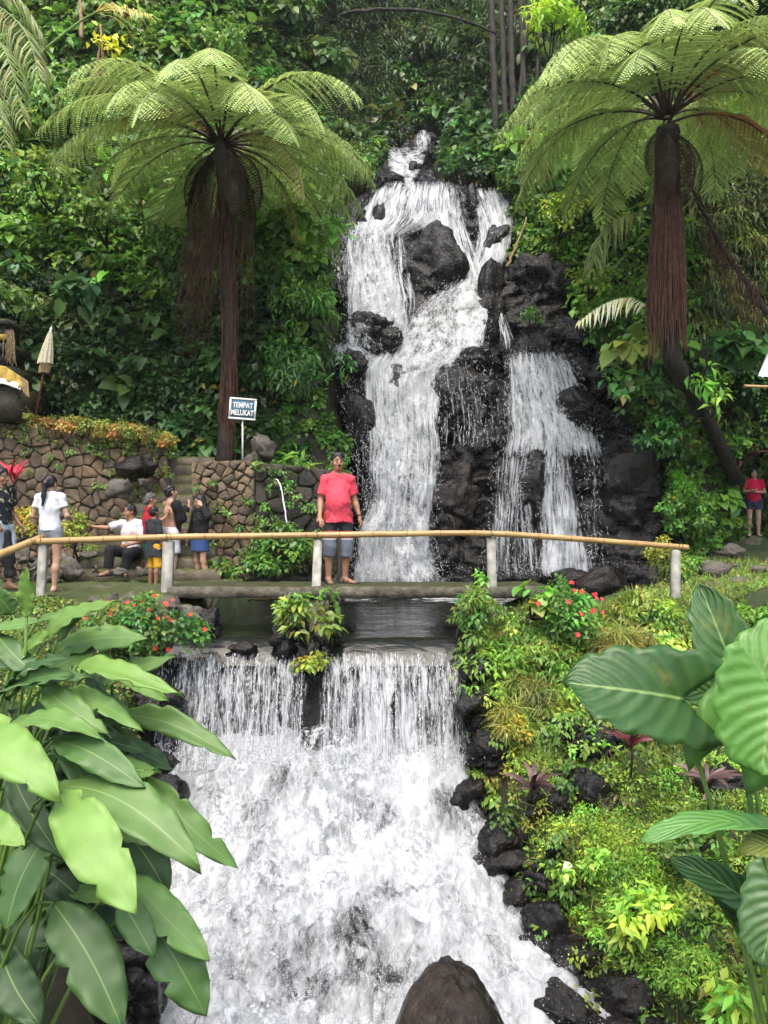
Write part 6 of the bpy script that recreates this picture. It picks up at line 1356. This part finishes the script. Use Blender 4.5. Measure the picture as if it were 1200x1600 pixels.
def person(label, loc, H, rz, skinm, hair='short', hairm=HAIR, J=None, yaw=0.0, nod=0.0, belly=0.0, wide=1.0, clothes=(), h=.0105, curl=.5, face=True, moustache=False, shoes=None, torso=1.0, sub=None):
    s = H / 1.72; j = {k: (None if v is None else np.array(v, float)) for k, v in JD.items()}
    for k, v in (J or {}).items(): j[k] = np.array(v, float)
    root = empty('person', loc, label, 'person', rz=rz); root.scale = (s, s, s)
    pts = np.array([v for k, v in j.items() if v is not None and not k.startswith('pn') and not k.startswith('hd')]); lo = pts.min(0) - .24; hi = pts.max(0) + .24; lo[2] = min(lo[2], -.03)
    w = wide
    B = SDF(lo, hi, h); up = nrm(j['chest'] - j['pel']); latv = nrm(j['shL'] - j['shR']); fr = nrm(np.cross(latv, up)); fr = fr if fr @ np.array([0, -1, 0]) > -.2 else fr
    hr_ = (j['hpR'] + j['hpL']) / 2
    B.cap(hr_ + up * .02, j['pel'] + up * .05, .125 * w, .122 * w, .04, 1.25, fr); B.cap(j['pel'], j['chest'], .118 * w * torso, .138 * w, .05, 1.32, fr); B.cap(j['chest'], j['neck'] - up * .07, .138 * w, .09 * w, .05, 1.4, fr)
    B.cap(j['shR'], j['shL'], .050, .050, .04)
    for S in 'RL': B.cap(j['neck'] - up * .02, j['sh' + S] + up * .005, .050, .042, .03)
    if belly: B.ell(j['pel'] + up * .14 + fr * .055, (.125 * w, .10 + belly, .14), .05)
    # head and neck
    Rh = rotz(yaw) @ rotx(nod); hd = j['head']; E = lambda x, y, z: hd + Rh @ np.array([x, y, z])
    B.cap(j['neck'] - up * .05, E(0, .015, -.06), .062 * w ** .5, .053, .03)
    B.ell(E(0, .008, .035), (.076, .094, .088), .02, Rh); B.ell(E(0, -.012, -.035), (.062, .078, .078), .03, Rh); B.ell(E(0, -.055, -.085), (.034, .034, .028), .03, Rh)
    B.cap(E(0, -.088, .012), E(0, -.108, -.024), .009, .015, .014); B.ell(E(0, -.083, -.062), (.026, .016, .014), .012, Rh)
    for q in (-1, 1): B.ell(E(.077 * q, .012, -.005), (.010, .022, .032), .008, Rh); B.ell(E(.045 * q, -.062, -.025), (.02, .02, .02), .02, Rh)
    for q in (-1, 1): B.carve(E(.030 * q, -.098, .014), .014)
    # limbs
    for S in 'RL':
        a, e, wr = j['sh' + S], j['el' + S], j['wr' + S]
        B.cap(a, e, .046 * w, .037 * w ** .5, .03); B.cap(e, e + (wr - e) * .35, .038 * w ** .5, .039 * w ** .5, .02); B.cap(e + (wr - e) * .3, wr, .038 * w ** .5, .025, .02)
        dv = nrm(wr - e) if j['hd' + S] is None else nrm(j['hd' + S]); pn = j['pn' + S]; pn = nrm(pn - (pn @ dv) * dv); lt = np.cross(dv, pn); ts = 1.0 if lt @ np.array([0, -1, 0.]) > 0 else -1.0
        B.cap(wr, wr + dv * .075, .027, .036, .015, 1.9, pn)
        for q in range(4):
            o_ = wr + dv * .082 + lt * (q - 1.5) * .0185 * ts * -1; l1 = (.040, .046, .043, .034)[q]; d1 = nrm(dv + pn * curl * .55); d2 = nrm(dv + pn * curl * 1.5)
            B.cap(o_, o_ + d1 * l1, .0098, .009, .004); B.cap(o_ + d1 * l1, o_ + d1 * l1 + d2 * l1 * .85, .009, .0075, .004)
        o_ = wr + dv * .028 + lt * .028 * ts; d1 = nrm(dv * .75 + lt * .6 * ts + pn * .3); B.cap(o_, o_ + d1 * .035, .0125, .0105, .01); B.cap(o_ + d1 * .035, o_ + d1 * .035 + nrm(dv + pn * .3) * .03, .0105, .0085, .005)
        hp, kn, an, to = j['hp' + S], j['kn' + S], j['an' + S], j['to' + S]; bk = nrm(np.cross(np.cross(kn - hp, np.array([0, -1., 0])), an - kn) + 1e-6); bv = np.array([0, .018, 0.])
        B.cap(hp, kn, .086 * w, .055, .04); B.cap(kn, kn + (an - kn) * .35 + bv, .053, .056 * w ** .5, .03); B.cap(kn + (an - kn) * .3 + bv, an, .054, .034, .03)
        ft = nrm((to - an) * np.array([1, 1, 0])); heel = an + np.array([0, 0, -.035]) - ft * .035; B.cap(an, heel, .036, .032, .02); B.cap(heel, to, .034, .026, .02, 1.0); B.cap(an + [0, 0, -.01], to - ft * .05, .034, .026, .02)
        pr_ = np.cross(ft, [0, 0, 1.])
        for q in range(5): t0 = to + pr_ * (q - 2) * .014 - ft * .004 * abs(q - 1); B.cap(t0, t0 + ft * (.028 - .003 * q), .0115, .0095, .005)
    B.cut((0, 0, 0), (0, 0, -1)); B.obj('body', skinm, root)
    G = lambda x, y, z: tuple(E(x, y, z))
    def blob(nm_, c, r, mat, rot=True):
        V, Fc = ico(2); o = mesh_np(nm_, V * np.array(r), [Fc], mat, root, smooth=True); o.location = c; o.rotation_euler = Matrix(Rh.tolist()).to_euler(); return o
    if face:
        for q in (-1, 1):
            ey = blob('eye', G(.030 * q, -.086, .012), (.0125, .006, .0042), EYEW); V, Fc = ico(2); o = mesh_np('iris', V * .0066 * np.array([1, .8, .72]), [Fc], EYED, ey, smooth=True); o.location = (0, -.0055, 0)
            blob('eyebrow', G(.031 * q, -.091, .033), (.019, .006, .0045), HAIR)
        blob('mouth', G(0, -.096, -.060), (.022, .008, .0065), LIP)
        if moustache: blob('moustache', G(0, -.099, -.047), (.030, .009, .0085), HAIR)
    # hair
    Hh = SDF(hd - .30, hd + .2, h * .8) if hair in ('short', 'grey', 'boy') else SDF(hd - np.array([.25, .25, .62]), hd + .2, h * .8)
    Hh.ell(E(0, .016, .046), (.086, .098, .091), .01, Rh)
    if hair in ('short', 'boy'):
        Hh.ell(E(0, .045, -.01), (.079, .068, .075), .02, Rh); Hh.ell(E(0, -.016, .100), (.062, .046, .032), .02, Rh); Hh.wrinkle(.010, (40, 40, 40)); Hh.carve(E(0, -.125, -.055), (.082, .088, .115))
    elif hair == 'grey': Hh.ell(E(0, .06, -.02), (.078, .062, .07), .02, Rh); Hh.ell(E(0, .10, -.055), (.05, .04, .04), .02, Rh); Hh.wrinkle(.007, (40, 40, 40)); Hh.carve(E(0, -.13, -.05), (.078, .092, .10))
    elif hair == 'pony':
        Hh.ell(E(0, .045, .0), (.080, .066, .075), .02, Rh); a = E(0, .105, .04); Hh.cap(a, E(.005, .135, -.02), .030, .036, .02); Hh.cap(E(.005, .135, -.02), E(.015, .125, -.20), .040, .036, .02, 1.3); Hh.cap(E(.015, .125, -.20), E(.025, .115, -.34), .036, .014, .02, 1.3); Hh.wrinkle(.006, (60, 60, 9)); Hh.carve(E(0, -.125, -.05), (.08, .09, .11))
    else:
        L_ = .16 if hair == 'bob' else .34
        Hh.cap(E(0, .035, 0), E(0, .045, -L_), .086, .070, .02, 1.2)
        for q in (-1, 1): Hh.cap(E(.072 * q, .0, .02), E(.078 * q, -.005, -L_ * .8), .024, .02, .02)
        Hh.wrinkle(.007, (60, 60, 10)); Hh.carve(E(0, -.13, -.05), (.066, .10, .115)); 
    Hh.obj('hair', hairm, root)
    for cdef in clothes:
        t = cdef[0]; mt = cdef[1]; o = dict(cdef[2]) if len(cdef) > 2 else {}
        C = SDF(lo - .03, hi + .03, h * 1.05)
        if t == 'shirt':
            g = o.get('loose', .018); hem = o.get('hem', .06); sv = o.get('sleeve', .55); bot = j['pel'] - up * hem
            C.cap(j['pel'] - up * (hem + .1), j['pel'] + up * .05, .132 * w + g + o.get('flare', .015), .124 * w * torso + g, .04, 1.22, fr); C.cap(j['pel'], j['chest'], .122 * w * torso + g, .140 * w + g, .05, 1.26, fr); C.cap(j['chest'], j['neck'] - up * .06, .140 * w + g * .8, .088 + g * .4, .05, 1.33, fr)
            if belly: C.ell(j['pel'] + up * .12 + fr * .055, (.13 * w + g, .102 + belly + g, .19), .05)
            C.cap(j['shR'], j['shL'], .056 + g * .2, .056 + g * .2, .03)
            for S in 'RL': C.cap(j['neck'] - up * .025, j['sh' + S] + up * .005, .064 + g * .2, .056 + g * .2, .03); C.cut(bot, -up)
            for S in 'RL':
                a, e, wr = j['sh' + S], j['el' + S], j['wr' + S]; d = nrm(e - a); L_ = np.linalg.norm(e - a)
                if sv <= 1: C.cap(a, a + d * (L_ * sv + .06), .050 * w + g * .4, .050 * w + g * .9, .025, clip=(a + d * L_ * sv, d))
                else: C.cap(a, e, .055 * w + g * .8, .046 + g, .03); d2 = nrm(wr - e); L2 = np.linalg.norm(wr - e) * (sv - 1); C.cap(e, e + d2 * (L2 + .05), .046 + g, .034 + g, .02, clip=(e + d2 * L2, d2))
            C.carvecap(j['neck'] + up * .012 + fr * .012, j['neck'] + up * .2 + fr * .012, .064); C.wrinkle(o.get('wr', .011), (13, 13, 8), loc[0] * 7)
        elif t in ('shorts', 'trousers'):
            g = o.get('loose', .02); f = o.get('len', .85); top = j['pel'] + up * o.get('top', .06)
            C.cap(hr_ - up * .02, j['pel'] + up * .06, .128 * w + g, .124 * w * torso + g * .6, .03, 1.22, fr); C.cut(top, up)
            for S in 'RL':
                hp, kn, an = j['hp' + S], j['kn' + S], j['an' + S]; d = nrm(kn - hp); L_ = np.linalg.norm(kn - hp)
                if f <= 1: C.cap(hp, hp + d * (L_ * f + .06), .084 * w + g * .7, .075 + g, .03, clip=(hp + d * L_ * f, d))
                else: C.cap(hp, kn, .084 * w + g * .7, .062 + g, .03); d2 = nrm(an - kn); L2 = np.linalg.norm(an - kn) * (f - 1); C.cap(kn, kn + d2 * (L2 + .05), .062 + g, .052 + g, .02, clip=(kn + d2 * L2, d2))
            C.wrinkle(.008, (13, 13, 8), 3)
        elif t == 'skirt':
            L_ = o.get('len', .38); C.cap(j['pel'] + up * .05, hr_ - up * .04, .135 * w, .188 * w, .02, 1.15, fr); C.cap(hr_ - up * .04, hr_ - up * (L_ + .1), .188 * w, .205 * w, .02, 1.15, fr); C.cut(j['pel'] + up * .05, up); C.cut(hr_ - up * (L_ - .05), -up); C.wrinkle(.006, (16, 16, 3), 3)
        ob = C.obj(o.get('name', t), mt, root)
        for b_ in o.get('bands', ()): pass
    if shoes:
        for S in 'RL':
            an, to = j['an' + S], j['to' + S]; ft = nrm((to - an) * np.array([1, 1, 0])); C = SDF(np.minimum(an, to) - .12, np.maximum(an, to) + .12, .008); heel = an - ft * .05; heel[2] = an[2] - .068; tt_ = to + ft * .035; tt_[2] = an[2] - .068
            C.cap(heel, tt_, .046, .052, .01); C.f = np.maximum(C.f, np.abs(C._pts((slice(None),) * 3)[..., 2] - heel[2]) - .014); so_ = C.obj('sandal', RUB, root); pr_ = np.cross(ft, [0, 0, 1.])
            for q, zz in ((.02, .060), (.085, .038)) if shoes == 'sandal' else ((.085, .036),):
                th = np.linspace(-.1, math.pi + .1, 12); c0 = an + ft * q; c0[2] = heel[2]; MB().tube([c0 + pr_ * .047 * math.cos(a) + np.array([0, 0, 1.]) * zz * math.sin(a) * 1.1 for a in th], .012, 6).build('strap', RUB, so_, smooth=True)
    return root, j, E
def gz(x, y): return float(groundz(np.array([x]), np.array([y]))[0]) + .035
def at_feet(px, py, Y): p = P(px, py, Y); return p

CORAL = cloth('coral t-shirt', (.66, .07, .10)); 
def shorts_mat():
    m, n, l, b = mat_new('striped board shorts'); co = objco(n); sx = n.new('ShaderNodeSeparateXYZ'); l.new(co, sx.inputs[0]); f = noise(n, l, 40, 3, co)
    r = n.new('ShaderNodeValToRGB'); r.color_ramp.interpolation = 'CONSTANT'; e = r.color_ramp.elements
    st = [(0, (.12, .135, .17)), (.373, (.5, .47, .47)), (.395, (.42, .04, .05)), (.53, (.02, .02, .025)), (.665, (.36, .03, .035))]
    while len(e) < len(st): e.new(.5)
    for q, (p, c) in zip(e, st): q.position = p; q.color = (*c, 1)
    mr = n.new('ShaderNodeMapRange'); mr.inputs[1].default_value = .30; mr.inputs[2].default_value = 1.05; l.new(sx.outputs[2], mr.inputs[0]); l.new(mr.outputs[0], r.inputs[0])
    l.new(mixc(n, l, .3, r.outputs[0], ramp(n, l, f, [(.3, (.7, .7, .7)), (.7, (1.2, 1.2, 1.2))]), 'MULTIPLY'), b.inputs['Base Color']); b.inputs['Roughness'].default_value = .8; return m
# 1 the man on the bridge, one hand on the rail
pr, jm, Em = person('man in coral red t-shirt and striped shorts standing on the footbridge', P(528, 912.5, 10.38), 1.73, R(12), SK1, moustache=True, belly=.03, wide=1.0, h=.0088,
   J=dict(shR=(-.165, .01, 1.37), shL=(.165, .01, 1.37), elR=(-.225, .03, 1.10), wrR=(-.255, -.13, .87), hdR=(.15, -.75, -.6), pnR=(0, -.3, -.95), elL=(.23, .05, 1.11), wrL=(.285, -.02, .88), knR=(-.115, -.015, .49), anR=(-.12, .03, .075), toR=(-.115, -.15, .022), anL=(.10, .05, .075), toL=(.20, -.09, .022), knL=(.12, .0, .49), head=(-.005, -.012, 1.595)),
   yaw=R(4), nod=R(4), curl=.8, clothes=[('shorts', shorts_mat(), dict(len=1.30, loose=.024, name='shorts')), ('shirt', CORAL, dict(sleeve=.74, loose=.020, hem=.15, wr=.012, flare=.058, name='shirt'))], shoes='sandal', torso=1.08)
w_ = jm['wrL']; dw = nrm(w_ - jm['elL']); u_ = nrm(np.cross(dw, [0, 1, 0])); v_ = np.cross(dw, u_); th = np.linspace(0, 2 * np.pi, 17)
MB().tube([w_ - dw * .02 + .033 * (math.cos(a) * u_ + math.sin(a) * v_) for a in th], .008, 6, cap=False).build('wristwatch', RUB, pr, smooth=True)
# 2 woman in white seen from behind
WHITE = cloth('white cotton t-shirt', (.62, .62, .66)); GREYS = cloth('grey shorts', (.20, .215, .23))
person('woman with long black ponytail and white t-shirt seen from behind', P(79, 926, 10.6), 1.585, R(172), SK2, 'pony', J=dict(elR=(-.27, .02, 1.12), wrR=(-.20, -.21, 1.08), elL=(.27, .02, 1.12), wrL=(.16, -.21, 1.08), knR=(-.09, -.02, .49), anR=(-.07, .02, .075), toR=(-.07, -.15, .022), anL=(.10, .08, .075), toL=(.12, -.10, .022), shR=(-.17, .01, 1.385), shL=(.17, .01, 1.385)),
   nod=R(10), wide=.94, clothes=[('shorts', GREYS, dict(len=.34, loose=.018)), ('shirt', WHITE, dict(sleeve=.55, loose=.026, hem=.04, flare=.01))], shoes='flat')
# 3 man at the left edge, walking right
FLORAL = cloth('black floral shirt', (.012, .014, .018), ('noise', (.28, .27, .17), 9, .56)); LBLUE = cloth('pale blue shorts', (.38, .45, .52)); BLACKC = cloth('black cloth', (.012, .012, .014)); BLACKP = cloth('black jacket', (.014, .013, .014), ('spots', (.30, .29, .27), 26, .10))
pr, jn, _ = person('man in black floral shirt carrying a dark jacket at the left edge', P(2, 921, 11.0), 1.70, R(72), SK3, J=dict(elR=(-.24, .06, 1.11), wrR=(-.24, -.12, .93), elL=(.24, .05, 1.10), wrL=(.22, -.14, .90), anR=(-.09, .10, .075), toR=(-.1, -.06, .022), anL=(.09, -.06, .075), toL=(.1, -.23, .022), knL=(.1, -.06, .49)),
   nod=R(8), clothes=[('shorts', LBLUE, dict(len=.92, loose=.03)), ('shirt', FLORAL, dict(sleeve=.7, loose=.024, hem=.03))], shoes=None)
C = SDF((-.3, -.3, .0), (.3, .3, .7), .014); C.cap((0, 0, .60), (.03, -.02, .10), .06, .085, .03, 1.5); C.cap((0, .02, .58), (-.05, .06, .22), .05, .07, .03, 1.5); C.wrinkle(.02, (14, 14, 7)); o = C.obj('jacket', BLACKC, None); o.location = tuple(P(12, 905, 10.72)); tag(o, 'dark jacket hanging over the arm of the man at the left edge', 'jacket')
# 4 seated man in white polo holding out a phone
WP = cloth('white polo shirt', (.58, .56, .57)); TRO = cloth('black trousers', (.016, .016, .018))
pS = P(203, 868, 12.85)
pr, js, Es = person('man in white polo shirt sitting on the steps holding out a phone', (pS[0], pS[1], pS[2] - .30), 1.68, R(-14), SK1, J=dict(pel=(0, .06, .41), chest=(-.02, .07, .69), neck=(-.02, .07, .89), head=(-.03, .05, 1.035), shR=(-.19, .06, .835), shL=(.16, .07, .83), elR=(-.42, -.03, .77), wrR=(-.64, -.10, .79), hdR=(-1, -.1, .1), pnR=(0, -.8, -.4), elL=(.24, .02, .56), wrL=(.12, -.18, .50),
   hpR=(-.09, .03, .36), hpL=(.09, .03, .36), knR=(-.13, -.38, .40), knL=(.19, -.36, .36), anR=(-.15, -.40, .06), anL=(.11, -.34, .045), toR=(-.18, -.56, .005), toL=(.22, -.48, -.005)), yaw=R(-38), nod=R(6), curl=.9,
   clothes=[('trousers', TRO, dict(len=1.85, loose=.022, name='trousers')), ('shirt', WP, dict(sleeve=.78, loose=.03, hem=.02))], shoes='flat')
PINK = m_plain('pink print', (.62, .12, .16), .7, .1, 10, 0)
for zz, tx in ((.735, 'o o o o'), (.705, 'o o o o')): pass
m = MB(); p0 = np.array([.055, -.088, .70])
for r_ in range(2):
    for q in range(7): m.box(p0 + np.array([q * .011, -.004 + q * .001, -r_ * .022]), p0 + np.array([q * .011 + .008, .012, -r_ * .022 + .010]))
lg = m.build('chest_print', PINK, pr); lg['label'] = 'small pink print on the chest of the polo shirt'
def phone(label, p, rot):
    m = MB(); m.box((-.036, -.005, -.072), (.036, .005, .072)); o = m.build('phone', PHONE); o.location = tuple(p); o.rotation_euler = rot; bv = o.modifiers.new('bevel', 'BEVEL'); bv.width = .004; bv.segments = 2
    m = MB(); m.box((-.031, -.0062, -.062), (.031, -.0052, .062)); m.build('screen', EYED, o); tag(o, label, 'phone')
s4 = 1.68 / 1.72; hp4 = np.array([pS[0], pS[1], pS[2] - .30]) + s4 * (rotz(R(-14)) @ (js['wrR'] + np.array([-.11, -.035, .02]))); phone('dark phone held out by the seated man in white', hp4, (0, R(80), R(20)))
# 5 older woman in red with grey hair
REDB = cloth('red speckled blouse', (.34, .015, .025), ('spots', (.6, .3, .28), 34, .10)); TEAL = cloth('teal patterned shorts', (.01, .05, .05), ('noise', (.05, .24, .18), 26, .52))
person('older woman with grey hair in a red blouse behind the boy', P(236, 917, 12.75), 1.53, R(118), SK1, 'grey', HGREY, J=dict(elL=(.25, -.02, 1.12), wrL=(.20, -.22, 1.22), elR=(-.24, .0, 1.12), wrR=(-.15, -.24, 1.28), hdR=(0, -.4, .9)), nod=R(2), wide=1.02, clothes=[('shorts', TEAL, dict(len=.95, loose=.03)), ('shirt', REDB, dict(sleeve=.75, loose=.03, hem=.12))])
# 6 boy
DGREY = cloth('charcoal t-shirt', (.028, .03, .032)); YEL = cloth('yellow shorts', (.62, .34, .03))
person('small boy in charcoal t-shirt and yellow shorts', P(241, 919, 12.3), 1.27, R(138), SK3, 'boy', J=dict(elR=(-.235, .02, 1.10), wrR=(-.22, -.06, .88), elL=(.235, .02, 1.1), wrL=(.22, -.06, .88), head=(0, -.01, 1.60)), nod=R(-6), wide=.98, clothes=[('shorts', YEL, dict(len=1.15, loose=.02)), ('shirt', DGREY, dict(sleeve=.8, loose=.034, hem=.28, flare=.075))], shoes=None)
# 7 shirtless man with a black shirt over his arms
LG = cloth('pale grey shorts', (.52, .53, .55))
person('bare chested man pulling a black shirt over his arms', P(267, 919, 12.95), 1.71, R(128), SK2, J=dict(elR=(-.24, -.10, 1.16), wrR=(-.10, -.27, 1.34), hdR=(.3, -.3, .9), elL=(.24, -.03, 1.10), wrL=(.22, -.22, .98)), nod=R(-10), clothes=[('shorts', LG, dict(len=.80, loose=.032))], shoes='flat')
C = SDF((-.3, -.35, -.4), (.3, .3, .4), .012); C.cap((-.20, .0, .16), (-.21, -.09, -.06), .075, .085, .03); C.cap((-.21, -.09, -.06), (-.12, -.20, .10), .07, .06, .03); C.cap((-.2, -.03, .0), (-.17, -.07, -.24), .07, .05, .04, 1.6); C.wrinkle(.014, (16, 16, 9))
o = C.obj('black_shirt', BLACKC, None); o.location = tuple(P(267, 919, 12.95) + np.array([0, 0, 1.21])); o.rotation_euler = (0, 0, R(128)); tag(o, 'black shirt bunched over the arm of the bare chested man', 'shirt')
# 8 young woman in black jacket and denim skirt
DEN = cloth('blue denim', (.035, .07, .19))
person('young woman in speckled black jacket and blue denim skirt touching her hair', P(313, 917, 12.9), 1.52, R(-42), SK2, 'long', J=dict(elL=(.33, -.06, 1.30), wrL=(.17, -.09, 1.50), hdL=(-.6, 0, .7), pnL=(-.7, .3, -.5), elR=(-.26, .03, 1.12), wrR=(-.30, -.05, .90), shR=(-.17, .01, 1.38), shL=(.175, .01, 1.39), knR=(-.10, -.015, .49), anL=(.16, .03, .075), toL=(.22, -.12, .022)), yaw=R(-18), nod=R(16), wide=.94,
   clothes=[('skirt', DEN, dict(len=.30, name='denim_skirt')), ('shirt', BLACKP, dict(sleeve=1.92, loose=.028, hem=-.05, name='jacket'))])
# 9 woman in red at the right with a phone
REDP = cloth('crimson polo shirt', (.50, .012, .05)); DOT = cloth('navy dotted shorts', (.02, .025, .06), ('spots', (.5, .5, .55), 40, .16))
p9 = P(1178, 839, 17.2)
pr, j9, _ = person('woman in crimson polo shirt and dotted shorts looking up from a phone', p9, 1.50, R(-14), SK4, 'bob', J=dict(elR=(-.25, -.02, 1.13), wrR=(-.11, -.22, 1.14), hdR=(.7, -.5, .1), pnR=(.2, .4, .9), elL=(.25, -.01, 1.12), wrL=(.03, -.24, 1.11), hdL=(-.9, -.2, .1), pnL=(0, -.2, .95), shR=(-.175, .01, 1.38), shL=(.175, .01, 1.38)), yaw=R(-4), nod=R(2), wide=1.06, belly=.02,
   clothes=[('shorts', DOT, dict(len=.52, loose=.035)), ('shirt', REDP, dict(sleeve=.62, loose=.022, hem=.08))], shoes='flat')
phone('dark phone in the hands of the woman in crimson', p9 + rotz(R(-14)) @ np.array([-.06, -.27, 1.14]) * 1.50 / 1.72, (R(-50), 0, R(-14)))
# ------------------------------------------------------------------ moist air of the ravine
def haze():
    m = bpy.data.materials.new('moist air'); m.use_nodes = True; n = m.node_tree.nodes; l = m.node_tree.links; n.remove(n['Principled BSDF'])
    v = n.new('ShaderNodeVolumePrincipled'); v.inputs['Color'].default_value = (.85, .90, .88, 1); v.inputs['Density'].default_value = .0006; v.inputs['Anisotropy'].default_value = .2
    l.new(v.outputs[0], n['Material Output'].inputs['Volume'])
    o = MB().box((-26, -8, -6), (26, 44, 28)).build('haze', m); tag(o, 'thin moist air filling the ravine', 'haze', kind='stuff')
haze()
